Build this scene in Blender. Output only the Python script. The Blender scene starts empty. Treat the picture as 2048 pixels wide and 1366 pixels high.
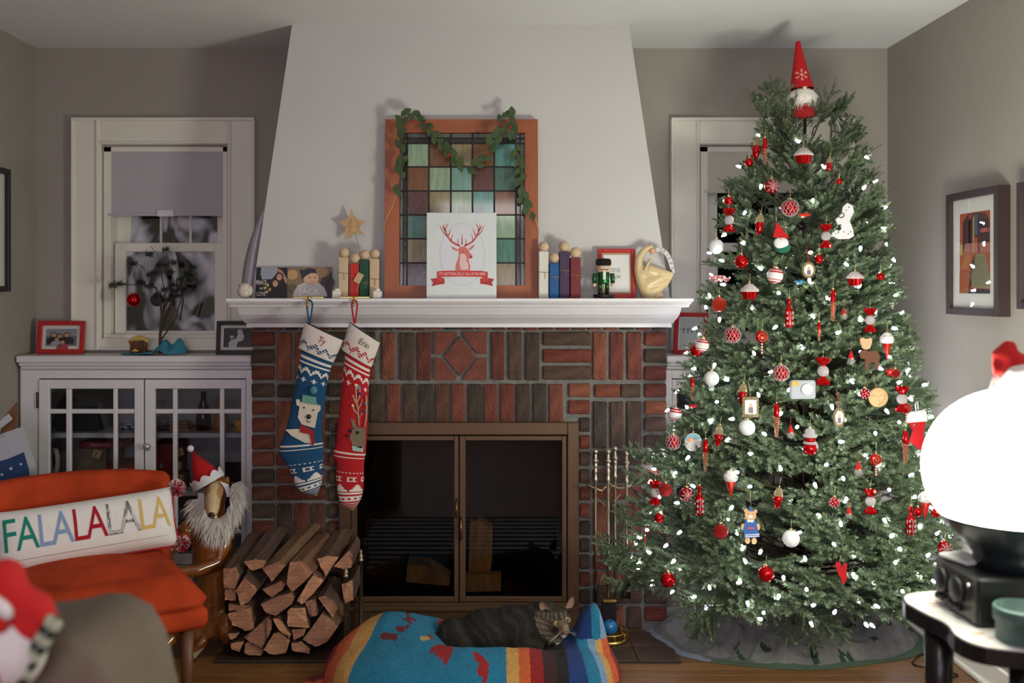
import bpy, bmesh, math, random
import numpy as np
from mathutils import Vector as V, Matrix as M, noise as NZ
from math import pi, sin, cos, sqrt, radians as R
random.seed(7)
rnd = random.Random(3)
sc = bpy.context.scene
COL = sc.collection
F = 1991.0          # focal length in pixels of the 2048 wide frame (35 mm lens)
EYE = 1.398         # eye height

# ------------------------------------------------------------------ camera, world, light, exposure
cam = bpy.data.cameras.new('camera')
cam.lens = 35; cam.sensor_width = 36; cam.shift_x = 0.0288; cam.shift_y = -0.0527
cam.clip_start = .05
cam.dof.use_dof = True; cam.dof.focus_distance = 3.9; cam.dof.aperture_fstop = 2.0
co = bpy.data.objects.new('camera', cam); COL.objects.link(co)
co.location = (0, 0, EYE); co.rotation_euler = (pi/2, 0, 0)
sc.camera = co
w = bpy.data.worlds.new('night'); sc.world = w; w.use_nodes = True
w.node_tree.nodes['Background'].inputs[0].default_value = (.02, .025, .04, 1)
w.node_tree.nodes['Background'].inputs[1].default_value = .5
vs = sc.view_settings
sc.display_settings.display_device = 'sRGB'
vs.view_transform = 'Standard'; vs.look = 'None'; vs.gamma = 1; vs.use_curve_mapping = False
vs.exposure = 0.38
GLOBE = 46.0
BULB = 44.0
def area(name, loc, rot, sx, sy, power, col):
    l = bpy.data.lights.new(name, 'AREA'); l.shape = 'RECTANGLE'; l.size = sx; l.size_y = sy
    l.energy = power; l.color = col
    o = bpy.data.objects.new(name, l); COL.objects.link(o); o.location = loc; o.rotation_euler = rot
    return o
# two unseen fill lights added behind the camera to brighten the room
area('rear_fill_light', (-.5, -2.6, 1.45), (R(90), 0, 0), 2.6, 1.3, 35, (.95, .83, 1.0))
area('overhead_fill_light', (.0, -.5, 2.40), (0, 0, 0), .7, .7, 24, (1.0, .92, .92))

# ------------------------------------------------------------------ helpers
def lin(c):
    out = []
    for x in c[:3]:
        x = x/255.0
        out.append(x/12.92 if x <= .04045 else ((x+.055)/1.055)**2.4)
    return tuple(out)+(1.0,)
def P(px, py, d): return V(((px-965)*d/F, d, EYE-(py-575)*d/F))
def S(d): return d/F
MATS = {}
def mat(name, col=(200,200,200), rough=.5, metal=0., bump=0., bs=150., var=0., vs_=6., coat=0., sheen=0., stretch=None, c2r=(.35,.65),
        emis=0., attr=False, rand=None, col2=None, wave=None, spec=None, alpha=None):
    """one procedural principled material"""
    if name in MATS: return MATS[name]
    m = bpy.data.materials.new(name); MATS[name] = m; m.use_nodes = True
    nt = m.node_tree; N = nt.nodes; L = nt.links; b = N['Principled BSDF']
    b.inputs['Roughness'].default_value = rough; b.inputs['Metallic'].default_value = metal
    b.inputs['Coat Weight'].default_value = coat; b.inputs['Coat Roughness'].default_value = .08
    b.inputs['Sheen Weight'].default_value = sheen
    if spec is not None: b.inputs['Specular IOR Level'].default_value = spec
    tc = N.new('ShaderNodeTexCoord'); mp = N.new('ShaderNodeMapping'); L.new(tc.outputs['Object'], mp.inputs[0])
    if stretch: mp.inputs['Scale'].default_value = stretch
    base = None
    if attr:
        a = N.new('ShaderNodeAttribute'); a.attribute_name = 'Col'; base = a.outputs['Color']
    if rand:
        oi = N.new('ShaderNodeObjectInfo'); cr = N.new('ShaderNodeValToRGB'); cr.color_ramp.interpolation = 'CONSTANT'
        els = cr.color_ramp.elements
        while len(els) < len(rand): els.new(.5)
        for i, c in enumerate(rand): els[i].position = i/len(rand); els[i].color = lin(c)
        L.new(oi.outputs['Random'], cr.inputs[0]); base = cr.outputs[0]
    if base is None:
        rgb = N.new('ShaderNodeRGB'); rgb.outputs[0].default_value = lin(col); base = rgb.outputs[0]
    if var or col2:
        n = N.new('ShaderNodeTexNoise'); n.inputs['Scale'].default_value = vs_; n.inputs['Detail'].default_value = 5
        L.new(mp.outputs[0], n.inputs['Vector'])
        fac = n.outputs['Fac']
        if wave:
            wv = N.new('ShaderNodeTexWave'); wv.inputs['Scale'].default_value = wave; wv.inputs['Distortion'].default_value = 6
            wv.inputs['Detail'].default_value = 3; L.new(mp.outputs[0], wv.inputs['Vector']); fac = wv.outputs['Fac']
        mx = N.new('ShaderNodeMix'); mx.data_type = 'RGBA'
        if col2:
            rr = N.new('ShaderNodeMapRange'); rr.inputs['From Min'].default_value = c2r[0]; rr.inputs['From Max'].default_value = c2r[1]
            L.new(fac, rr.inputs['Value']); L.new(rr.outputs[0], mx.inputs['Factor'])
            L.new(base, mx.inputs['A']); mx.inputs['B'].default_value = lin(col2)
        else:
            mx.blend_type = 'MULTIPLY'; mx.inputs['Factor'].default_value = 1
            rr = N.new('ShaderNodeMapRange'); rr.inputs['From Min'].default_value = .3; rr.inputs['From Max'].default_value = .7
            rr.inputs['To Min'].default_value = 1-var; rr.inputs['To Max'].default_value = 1+var*.5
            L.new(fac, rr.inputs['Value']); L.new(base, mx.inputs['A']); L.new(rr.outputs[0], mx.inputs['B'])
        base = mx.outputs['Result']
    L.new(base, b.inputs['Base Color'])
    if emis:
        L.new(base, b.inputs['Emission Color']); b.inputs['Emission Strength'].default_value = emis
    if bump:
        n2 = N.new('ShaderNodeTexNoise'); n2.inputs['Scale'].default_value = bs; n2.inputs['Detail'].default_value = 4
        L.new(mp.outputs[0], n2.inputs['Vector'])
        bp = N.new('ShaderNodeBump'); bp.inputs['Strength'].default_value = bump; bp.inputs['Distance'].default_value = .01
        L.new(n2.outputs['Fac'], bp.inputs['Height']); L.new(bp.outputs[0], b.inputs['Normal'])
    return m
def glass(name, tint=(255,255,255), refl=.10, rough=.02, bump=0., bs=12., refl_haze=0.):
    """thin pane: clear with a fresnel reflection"""
    if name in MATS: return MATS[name]
    m = bpy.data.materials.new(name); MATS[name] = m; m.use_nodes = True
    nt = m.node_tree; N = nt.nodes; L = nt.links
    N.remove(N['Principled BSDF']); out = N['Material Output']
    t = N.new('ShaderNodeBsdfTransparent'); t.inputs[0].default_value = lin(tint)
    g = N.new('ShaderNodeBsdfGlossy'); g.inputs['Roughness'].default_value = rough
    fr = N.new('ShaderNodeFresnel'); fr.inputs['IOR'].default_value = 1.5
    ad = N.new('ShaderNodeMath'); ad.operation = 'ADD'; ad.inputs[1].default_value = refl; L.new(fr.outputs[0], ad.inputs[0])
    ge = N.new('ShaderNodeNewGeometry'); iv = N.new('ShaderNodeMath'); iv.operation = 'SUBTRACT'; iv.inputs[0].default_value = 1; L.new(ge.outputs['Backfacing'], iv.inputs[1])
    ml = N.new('ShaderNodeMath'); ml.operation = 'MULTIPLY'; ml.use_clamp = True; L.new(ad.outputs[0], ml.inputs[0]); L.new(iv.outputs[0], ml.inputs[1])
    mx = N.new('ShaderNodeMixShader'); L.new(ml.outputs[0], mx.inputs[0]); L.new(t.outputs[0], mx.inputs[1]); L.new(g.outputs[0], mx.inputs[2])
    if bump:
        tc = N.new('ShaderNodeTexCoord'); n2 = N.new('ShaderNodeTexNoise'); n2.inputs['Scale'].default_value = bs
        L.new(tc.outputs['Object'], n2.inputs['Vector']); bp = N.new('ShaderNodeBump'); bp.inputs['Strength'].default_value = bump
        bp.inputs['Distance'].default_value = .05; L.new(n2.outputs['Fac'], bp.inputs['Height']); L.new(bp.outputs[0], g.inputs['Normal'])
    if refl_haze:                                     # reflections on the wrinkled plastic film, painted in as matt white patches
        df = N.new('ShaderNodeBsdfDiffuse'); df.inputs[0].default_value = lin((214,214,226)); tl = N.new('ShaderNodeTexCoord'); mp = N.new('ShaderNodeMapping')
        mp.inputs['Scale'].default_value = (1.4, 1, .7); mp.inputs['Rotation'].default_value = (0, .5, 0); L.new(tl.outputs['Object'], mp.inputs[0])
        nz = N.new('ShaderNodeTexNoise'); nz.inputs['Scale'].default_value = 5.5; nz.inputs['Detail'].default_value = 1.5; nz.inputs['Distortion'].default_value = 1.6; L.new(mp.outputs[0], nz.inputs['Vector'])
        rr = N.new('ShaderNodeMapRange'); rr.inputs['From Min'].default_value = .43; rr.inputs['From Max'].default_value = .60; rr.inputs['To Max'].default_value = refl_haze; L.new(nz.outputs['Fac'], rr.inputs['Value'])
        m2 = N.new('ShaderNodeMixShader'); L.new(rr.outputs[0], m2.inputs[0]); L.new(mx.outputs[0], m2.inputs[1]); L.new(df.outputs[0], m2.inputs[2]); mx = m2
    L.new(mx.outputs[0], out.inputs[0]); return m
def emit(name, col, strength):
    if name in MATS: return MATS[name]
    m = bpy.data.materials.new(name); MATS[name] = m; m.use_nodes = True
    b = m.node_tree.nodes['Principled BSDF']; b.inputs['Base Color'].default_value = lin(col)
    b.inputs['Emission Color'].default_value = lin(col); b.inputs['Emission Strength'].default_value = strength
    return m

class MB:
    """collects simple solids; build() links them as ONE mesh object"""
    def __init__(s): s.v = []; s.f = []; s.m = []; s.c = []; s.s = []
    def add(s, vs, fs, mi=0, col=None, T=None, sm=False):
        o = len(s.v)
        if T is not None: vs = [T @ V(p) for p in vs]
        s.v.extend([tuple(p) for p in vs])
        for i, f in enumerate(fs):
            s.f.append(tuple(o+k for k in f)); s.m.append(mi); s.s.append(sm)
            s.c.append(col[i] if isinstance(col, list) else col)
        return s
    def box(s, c, d, b=0., T=None, mi=0, col=None):
        x, y, z = [q/2 for q in d]; cx, cy, cz = c
        if b <= 0:
            vs = [(cx+i*x, cy+j*y, cz+k*z) for i in (-1,1) for j in (-1,1) for k in (-1,1)]
            fs = [(0,1,3,2),(4,6,7,5),(0,4,5,1),(2,3,7,6),(0,2,6,4),(1,5,7,3)]
            return s.add(vs, fs, mi, col, T)
        b = min(b, x*.95, y*.95, z*.95); h = (x, y, z); vs = []; ix = {}
        for sg in [(i,j,k) for i in (-1,1) for j in (-1,1) for k in (-1,1)]:
            for a in range(3):
                p = [sg[q]*(h[q]-(0 if q == a else b)) for q in range(3)]
                ix[(sg, a)] = len(vs); vs.append((cx+p[0], cy+p[1], cz+p[2]))
        fs = []
        for a in range(3):
            u, w_ = (a+1) % 3, (a+2) % 3
            for sa in (-1, 1):
                q = []
                for (su, sw) in ((-1,-1),(1,-1),(1,1),(-1,1)):
                    sg = [0,0,0]; sg[a] = sa; sg[u] = su; sg[w_] = sw; q.append(ix[(tuple(sg), a)])
                fs.append(q if sa > 0 else q[::-1])
            for su in (-1, 1):
                for sw in (-1, 1):
                    e = []
                    for sa in (-1, 1):
                        sg = [0,0,0]; sg[a] = sa; sg[u] = su; sg[w_] = sw; e.append(tuple(sg))
                    q = [ix[(e[0], u)], ix[(e[1], u)], ix[(e[1], w_)], ix[(e[0], w_)]]
                    fs.append(q if su*sw > 0 else q[::-1])
        for sg in [(i,j,k) for i in (-1,1) for j in (-1,1) for k in (-1,1)]:
            q = [ix[(sg, a)] for a in range(3)]
            fs.append(q if sg[0]*sg[1]*sg[2] > 0 else q[::-1])
        return s.add(vs, fs, mi, col, T)
    def bx(s, x0, x1, y0, y1, z0, z1, b=0., mi=0, col=None):
        return s.box(((x0+x1)/2, (y0+y1)/2, (z0+z1)/2), (abs(x1-x0), abs(y1-y0), abs(z1-z0)), b, None, mi, col)
    def lathe(s, prof, n=20, T=None, mi=0, col=None, sm=True):
        vs = []; fs = []
        for r, z in prof:
            for k in range(n): a = 2*pi*k/n; vs.append((r*cos(a), r*sin(a), z))
        for i in range(len(prof)-1):
            for k in range(n):
                k2 = (k+1) % n; fs.append((i*n+k, i*n+k2, (i+1)*n+k2, (i+1)*n+k))
        if prof[0][0] > 1e-5: fs.append(tuple(range(n))[::-1])
        if prof[-1][0] > 1e-5: fs.append(tuple((len(prof)-1)*n+k for k in range(n)))
        return s.add(vs, fs, mi, col, T, sm)
    def sph(s, c, r, n=14, T=None, mi=0, col=None, m=None):
        m = m or max(6, n//2+1)
        rx, ry, rz = (r, r, r) if not hasattr(r, '__len__') else r
        vs = [(c[0], c[1], c[2]-rz)]; fs = []
        for i in range(1, m):
            t = -pi/2+pi*i/m
            for k in range(n): a = 2*pi*k/n; vs.append((c[0]+rx*cos(t)*cos(a), c[1]+ry*cos(t)*sin(a), c[2]+rz*sin(t)))
        vs.append((c[0], c[1], c[2]+rz))
        for k in range(n):
            k2 = (k+1) % n; fs.append((0, 1+k2, 1+k))
            for i in range(m-2): o = 1+i*n; fs.append((o+k, o+k2, o+n+k2, o+n+k))
            o = 1+(m-2)*n; fs.append((o+k, o+k2, len(vs)-1))
        return s.add(vs, fs, mi, col, T, True)
    def tube(s, pts, r, n=6, T=None, mi=0, col=None, cap=True, sm=True):
        pts = [V(p) for p in pts]; k = len(pts); rs = r if hasattr(r, '__len__') else [r]*k
        vs = []; fs = []; up = None
        for i, p in enumerate(pts):
            t = (pts[min(i+1, k-1)]-pts[max(i-1, 0)]).normalized()
            if up is None: up = V((0,0,1)) if abs(t.z) < .9 else V((1,0,0))
            a = t.cross(up).normalized(); b = a.cross(t).normalized(); up = b
            for j in range(n):
                q = 2*pi*j/n; vs.append(p+(a*cos(q)+b*sin(q))*rs[i])
        for i in range(k-1):
            for j in range(n):
                j2 = (j+1) % n; fs.append((i*n+j, i*n+j2, (i+1)*n+j2, (i+1)*n+j))
        if cap: fs.append(tuple(range(n))[::-1]); fs.append(tuple((k-1)*n+j for j in range(n)))
        return s.add(vs, fs, mi, col, T, sm)
    def prism(s, poly, y0, y1, T=None, mi=0, col=None, mside=None):
        """polygon of (x,z) extruded from y0 to y1"""
        n = len(poly); a = sum(poly[i][0]*poly[(i+1) % n][1]-poly[(i+1) % n][0]*poly[i][1] for i in range(n))
        if a < 0: poly = poly[::-1]
        vs = [(x, y0, z) for x, z in poly]+[(x, y1, z) for x, z in poly]
        s.add(vs, [tuple(range(n)), tuple(range(n, 2*n))[::-1]], mi, col, T)
        o = len(s.v)-2*n
        for i in range(n):
            j = (i+1) % n; s.f.append((o+j, o+i, o+n+i, o+n+j)); s.m.append(mi if mside is None else mside); s.s.append(False); s.c.append(col)
        return s
    def stroke(s, pts, wd, y, th=.0004, T=None, mi=0, col=None):
        """flat inked line in the xz plane"""
        pts = [V((p[0], p[1])) for p in pts]; k = len(pts); ws = wd if hasattr(wd, '__len__') else [wd]*k
        A = []; B = []
        for i, p in enumerate(pts):
            t = (pts[min(i+1, k-1)]-pts[max(i-1, 0)]); t = t.normalized() if t.length > 0 else V((1, 0)); nn = V((-t.y, t.x))*ws[i]/2
            A.append(p+nn); B.append(p-nn)
        for i in range(k-1):
            s.add([(q.x, y, q.y) for q in (B[i], B[i+1], A[i+1], A[i])], [(0,1,2,3)], mi, col, T)
        return s
    def disc(s, c, rx, rz=None, y=0, n=20, T=None, mi=0, col=None):
        rz = rz or rx
        return s.add([(c[0]+rx*cos(2*pi*k/n), y, c[1]+rz*sin(2*pi*k/n)) for k in range(n)], [tuple(range(n))], mi, col, T)
    def poly(s, pts, y=0, T=None, mi=0, col=None):
        n = len(pts); a = sum(pts[i][0]*pts[(i+1) % n][1]-pts[(i+1) % n][0]*pts[i][1] for i in range(n))
        if a < 0: pts = pts[::-1]
        return s.add([(x, y, z) for x, z in pts], [tuple(range(n))], mi, col, T)
    def text(s, t, size, loc, T=None, mi=0, col=None, align='CENTER', ext=.0003, sx=1., rot=0., res=2):
        """lettering in the xz plane, facing -y"""
        vs, fs = text_mesh(t, align, res)
        c, q = cos(rot), sin(rot); out = []
        for x, y, z in vs:
            X = x*size*sx; Z = y*size
            out.append((loc[0]+X*c-Z*q, loc[1]-z*ext, loc[2]+X*q+Z*c))
        return s.add(out, fs, mi, col, T)
    def build(s, name, mats, parent=None, loc=None, rot=None):
        me = bpy.data.meshes.new(name); me.from_pydata(s.v, [], s.f)
        for m in (mats if isinstance(mats, (list, tuple)) else [mats]): me.materials.append(m)
        n = len(s.f)
        me.polygons.foreach_set('material_index', s.m); me.polygons.foreach_set('use_smooth', s.s)
        if any(c is not None for c in s.c):
            at = me.color_attributes.new('Col', 'FLOAT_COLOR', 'CORNER'); arr = np.ones((len(me.loops), 4), np.float32)
            cc = np.array([c if c is not None else (1,1,1,1) for c in s.c], np.float32)
            tot = np.array([len(f) for f in s.f]); arr[:] = np.repeat(cc, tot, axis=0); at.data.foreach_set('color', arr.ravel())
        me.update()
        o = bpy.data.objects.new(name, me); COL.objects.link(o); o.parent = parent
        if loc is not None: o.location = loc
        if rot is not None: o.rotation_euler = rot
        return o
_TX = {}
def text_mesh(t, align, res):
    k = (t, align, res)
    if k not in _TX:
        cu = bpy.data.curves.new('lettering', 'FONT'); cu.body = t; cu.align_x = align; cu.align_y = 'CENTER'; cu.size = 1; cu.extrude = 1
        cu.resolution_u = res
        ob = bpy.data.objects.new('lettering', cu); COL.objects.link(ob)
        dg = bpy.context.evaluated_depsgraph_get(); me = bpy.data.meshes.new_from_object(ob.evaluated_get(dg))
        _TX[k] = ([tuple(v.co) for v in me.vertices], [tuple(p.vertices) for p in me.polygons])
        bpy.data.objects.remove(ob); bpy.data.curves.remove(cu); bpy.data.meshes.remove(me)
    return _TX[k]
def blob(mb, voxel=.006, smooth=6, fac=.5):
    """closed pieces in mb merged into one continuous skin; gives (verts, faces)"""
    me = bpy.data.meshes.new('skin'); me.from_pydata(mb.v, [], mb.f); ob = bpy.data.objects.new('skin', me); COL.objects.link(ob)
    r = ob.modifiers.new('r', 'REMESH'); r.mode = 'VOXEL'; r.voxel_size = voxel
    if smooth:
        q = ob.modifiers.new('s', 'SMOOTH'); q.iterations = smooth; q.factor = fac
    dg = bpy.context.evaluated_depsgraph_get(); e = bpy.data.meshes.new_from_object(ob.evaluated_get(dg))
    vs = [tuple(v.co) for v in e.vertices]; fs = [tuple(p.vertices) for p in e.polygons]
    bpy.data.objects.remove(ob); bpy.data.meshes.remove(me); bpy.data.meshes.remove(e)
    return vs, fs
def skin(name, mb, mats, parent=None, voxel=.006, smooth=6, colf=None, loc=None, fac=.5):
    vs, fs = blob(mb, voxel, smooth, fac); o = MB(); col = None
    if colf:
        col = []
        for f in fs:
            c = V((0,0,0))
            for k in f: c += V(vs[k])
            col.append(colf(c/len(f)))
    o.add(vs, fs, 0, col, None, True)
    return o.build(name, mats, parent, loc), vs, fs
def thing(name, label, cat, loc=(0,0,0), rz=0., group=None, rot=None):
    o = bpy.data.objects.new(name, None); COL.objects.link(o); o.empty_display_size = .05
    o.location = loc; o.rotation_euler = rot if rot else (0, 0, rz)
    o['label'] = label; o['category'] = cat
    if group: o['group'] = group
    return o
def tag(o, label, cat, group=None):
    o['label'] = label; o['category'] = cat
    if group: o['group'] = group
    return o
def struct(o): o['kind'] = 'structure'; return o
def stuff(o): o['kind'] = 'stuff'; return o
def lerp(a, b, t): return a+(b-a)*t
def path(pts, n):
    """n points evenly along a polyline (catmull-rom rounded)"""
    pts = [V(p) for p in pts]; fine = []
    for i in range(len(pts)-1):
        p0 = pts[max(i-1, 0)]; p1 = pts[i]; p2 = pts[i+1]; p3 = pts[min(i+2, len(pts)-1)]
        for k in range(12):
            t = k/12; fine.append(.5*((2*p1)+(p2-p0)*t+(2*p0-5*p1+4*p2-p3)*t*t+(3*p1-p0-3*p2+p3)*t**3))
    fine.append(pts[-1]); d = [0]
    for i in range(1, len(fine)): d.append(d[-1]+(fine[i]-fine[i-1]).length)
    out = []; j = 0
    for k in range(n):
        s = d[-1]*k/(n-1)
        while j < len(d)-2 and d[j+1] < s: j += 1
        t = (s-d[j])/max(1e-9, d[j+1]-d[j]); out.append(fine[j].lerp(fine[j+1], min(1, t)))
    return out
def fur(mb, pts, nrm, n, length, wd, droop=None, cols=None, jit=.5, r=None):
    """thin tapering strands rooted at points with normals"""
    r = r or rnd
    for k in range(n):
        i = r.randrange(len(pts)); p = V(pts[i]); nn = V(nrm[i])
        d = nn+V((r.uniform(-1,1), r.uniform(-1,1), r.uniform(-1,1)))*jit
        if droop is not None: d = d*.6+V(droop)
        d.normalize(); side = d.cross(V((r.uniform(-1,1), r.uniform(-1,1), r.uniform(-1,1)))).normalized()*wd
        q = p+d*length*r.uniform(.6, 1.1); c = cols[r.randrange(len(cols))] if cols else None
        mid = p.lerp(q, .55)+side*.3
        mb.add([p-side, p+side, mid+side*.7, mid-side*.7, q], [(0,1,2,3),(3,2,4)], 0, c)
    return mb

# ------------------------------------------------------------------ shared materials
WHITE = mat('white_gloss_paint', (222,220,224), .35, bump=.05, bs=60, var=.04)
TRIMR = mat('white_trim_paint', (228,225,214), .4, bump=.05, bs=60, var=.04)
WALL = mat('taupe_wall_paint', (157,151,143), .8, bump=.08, bs=220, var=.05, vs_=3)
PLASTER = mat('chimney_plaster', (199,198,198), .85, bump=.08, bs=200, var=.03, vs_=3)
CEIL = mat('ceiling_paint', (222,222,224), .9, bump=.06, bs=180, var=.02)
BLACK = mat('black_paint', (18,18,20), .45)
PRINT = mat('printed_colour', attr=True, rough=.5)
CLOTHC = mat('coloured_cloth', attr=True, rough=.95, bump=.25, bs=700)
BRASS = mat('brass', (196,168,100), .3, metal=1)
DARKBRASS = mat('antique_brass', (160,146,122), .45, metal=1, var=.2, vs_=30)
def K(r, g, b): return lin((r, g, b))
# ------------------------------------------------------------------ the room
DW = 4.376; BR = 4.06; PL = 3.99
XL, XR, CZ = -1.963, 1.780, 2.45
def hole_wall(mb, xs, zs, holes, y0, y1):
    xs = sorted(xs); zs = sorted(zs)
    for i in range(len(xs)-1):
        for j in range(len(zs)-1):
            cx = (xs[i]+xs[i+1])/2; cz = (zs[j]+zs[j+1])/2
            if any(a < cx < b and c < cz < d for a, b, c, d in holes): continue
            mb.bx(xs[i], xs[i+1], y0, y1, zs[j], zs[j+1])
def X(px, d=DW): return (px-965)*d/F
def Z(py, d=DW): return EYE-(py-575)*d/F
CABZ = Z(711, 4.2)
WINS = {1: (X(208), X(454)), 2: (X(1397), X(1643))}
winz = (Z(676), Z(294))
m = MB()
cab1 = (XL, X(548), .03, CABZ-.03); cab2 = (X(1290), XR, .03, CABZ-.03)
hole_wall(m, [XL, X(548), X(1290), XR, WINS[1][0], WINS[1][1], WINS[2][0], WINS[2][1]], [0, .03, CABZ-.03, winz[0], winz[1], CZ],
          [(X(548), X(1290), 0, CABZ-.03), cab1, cab2, (WINS[1][0], WINS[1][1], *winz), (WINS[2][0], WINS[2][1], *winz)], DW, DW+.14)
struct(m.build('wall_back', WALL))
struct(MB().bx(XL-.12, XL, -3, DW+.14, 0, CZ).build('wall_left', WALL))
struct(MB().bx(XR, XR+.12, -3, DW+.14, 0, CZ).build('wall_right', WALL))
struct(MB().bx(XL-.12, XR+.12, -3.12, -3, 0, CZ).build('wall_front', WALL))
struct(MB().bx(XL-.12, XR+.12, -3.12, DW+.14, CZ, CZ+.1).build('ceiling', CEIL))
# floor: oak strips
OAK = mat('oak_strip', rough=.35, rand=[(118,80,44),(128,88,50),(110,75,42),(134,94,56),(122,84,46)], var=.25, vs_=9, stretch=(1.2, 14, 1), bump=.08, bs=40)
FL = MB().bx(XL-.12, XR+.12, -3.12, DW+.14, -.08, -.012).bx(XL-.12, XR+.12, -3.12, 2.95, -.012, 0).build('floor', mat('oak_floor_base', (120,80,45), .5, var=.2, vs_=10, stretch=(1,10,1)))
struct(FL)
y = 2.95; r_ = random.Random(5)
while y < DW-.01:
    x = XL-r_.uniform(0, 1.2)
    while x < XR:
        l = r_.uniform(.8, 1.6); a, b = max(x, XL), min(x+l, XR)
        if b-a > .02: MB().bx(a+.0006, b-.0006, y+.0006, min(y+.0574, DW), -.012, 0, .0012).build('plank', OAK, FL)
        x += l
    y += .058
# skirting
def skirt(name, x0, x1, y0, y1, ax):
    mb = MB().bx(x0, x1, y0, y1, 0, .095, .003)
    if ax == 'y': mb.bx(x0, x1, y0-.012, y1, 0, .02, .004)
    else:
        s = -1 if x0 > 0 else 1; mb.bx(min(x0, x0+s*.012), max(x1, x1+s*.012), y0, y1, 0, .02, .004)
    return struct(mb.build(name, TRIMR))
skirt('baseboard_right', XR-.016, XR, -3, DW, 'x'); skirt('baseboard_left', XL, XL+.016, -3, 4.1, 'x')

# chimney breast
zc0 = Z(640, PL); zt = CZ
m = MB().prism([(X(584, PL), zt), (X(1258, PL), zt), (X(1340, PL), Z(597, PL)), (X(1334, PL), zc0), (X(505, PL), zc0), (X(503, PL), Z(597, PL))], PL, DW-.001)
struct(m.build('wall_chimney', PLASTER))

# windows
FILM = glass('film_painted_reflections', (120,130,150), .12, .06, .5, 2.6, .95)
NIGHT = glass('night_window_glass', (70,80,90), .10, .02, .05, 6.)
def window(n, px0):
    o = px0-147     # shift from the first window in pixels
    d = DW
    W_ = lambda a: X(a+o)
    root = MB()
    # casing: flat boards with a moulded outer bead, mitred look
    z0, z1 = Z(700), Z(237)
    for a, b in ((147, 205), (457, 512)): root.bx(W_(a), W_(b), d-.022, d, z0, z1, .003)
    root.bx(W_(205), W_(457), d-.022, d, Z(290), z1, .003)
    root.bx(W_(147), W_(512), d-.034, d-.02, Z(243), z1, .003)
    for a, b in ((147, 153), (506, 512), (197, 201), (461, 465)): root.bx(W_(a), W_(b), d-.032, d-.02, z0, z1, .003)
    root.bx(W_(201), W_(461), d-.030, d-.02, Z(289), Z(285), .002)
    root.bx(W_(205), W_(457), d-.016, d, z0, Z(676), .002).bx(W_(205), W_(457), d-.024, d, Z(700), Z(692), .002)
    w_ = struct(root.build('window_%d' % n, TRIMR))
    # jamb liner inside the opening
    j = MB().bx(W_(208), W_(222), d, d+.12, winz[0], winz[1]).bx(W_(446), W_(454), d, d+.12, winz[0], winz[1])
    j.bx(W_(208), W_(454), d, d+.12, winz[1]-.02, winz[1]).bx(W_(208), W_(454), d-.01, d+.12, winz[0], Z(668), .003)
    j.build('window_jamb', TRIMR, w_)
    u = MB()                                       # upper sash
    u.bx(W_(222), W_(249), d+.07, d+.10, Z(490), Z(300), .002).bx(W_(426), W_(446), d+.07, d+.10, Z(490), Z(300), .002)
    u.bx(W_(249), W_(426), d+.07, d+.10, Z(496), Z(485), .002)
    u.build('upper_sash', TRIMR, w_)
    for a in (308, 368): MB().bx(W_(a), W_(a+5), d+.075, d+.095, Z(485), Z(300), .002).build('muntin', TRIMR, w_)
    for a, b in ((249, 308), (313, 368), (373, 426)):
        MB().bx(W_(a), W_(b), d+.084, d+.087, Z(485), Z(300)).build('pane', FILM if n == 1 else NIGHT, w_)  # left upper panes get the same painted reflections
    l = MB()
    l.bx(W_(224), W_(246), d+.03, d+.065, Z(668), Z(485), .003).bx(W_(425), W_(445), d+.03, d+.065, Z(668), Z(485), .003)
    l.bx(W_(246), W_(425), d+.03, d+.065, Z(503), Z(485), .003).bx(W_(246), W_(425), d+.03, d+.065, Z(676), Z(662), .003)
    l.build('lower_sash', TRIMR, w_)
    MB().bx(W_(246), W_(425), d+.045, d+.048, Z(662), Z(503)).build('pane', FILM if n == 1 else NIGHT, w_)
    return w_
window(1, 147); window(2, 1340)
# roller blinds
BLIND = mat('grey_blind_cloth', (178,176,184), .8, bump=.1, bs=400, var=.02)
BLIND2 = mat('cream_blind_cloth', (196,193,180), .8, bump=.1, bs=400, var=.02)
def blind(o, bot, bm, label):
    t = thing('roller_blind', label, 'blind', (X(331+o), DW+.02, Z(303)))
    hw = W1 = .236*1.1
    MB().lathe([(.0, -hw), (.016, -hw), (.016, hw), (0, hw)], 16, M.Rotation(pi/2, 4, 'Y')).build('roller_tube', bm, t)
    h = Z(bot)-Z(303)
    MB().bx(-hw+.006, hw-.006, -.0165, -.0155, h, 0).bx(-hw+.006, hw-.006, -.021, -.013, h, h+.014, .002).build('shade_cloth', bm, t)
    MB().bx(-.035, .035, -.0225, -.0215, h-.002, h+.026).build('pull_tab', mat('clear_tab', (215,214,220), .2), t)
    for sx in (-1, 1): MB().bx(sx*hw-.004, sx*hw+.004, -.018, .018, -.02, .02, .002).build('bracket', mat('bracket_steel', (120,118,115), .35, metal=1), t)
blind(0, 432, BLIND, 'grey roller blind half lowered in the left window')
blind(1193, 386, BLIND2, 'cream roller blind in the right window, partly behind the tree')
# dark garden fence outside gives the panes something to show
struct(MB().bx(-2.4, 2.2, 6.2, 6.25, -.1, 2.6).build('wall_outside', mat('night_hedge', (16,24,22), .9, var=.5, vs_=4)))

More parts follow.
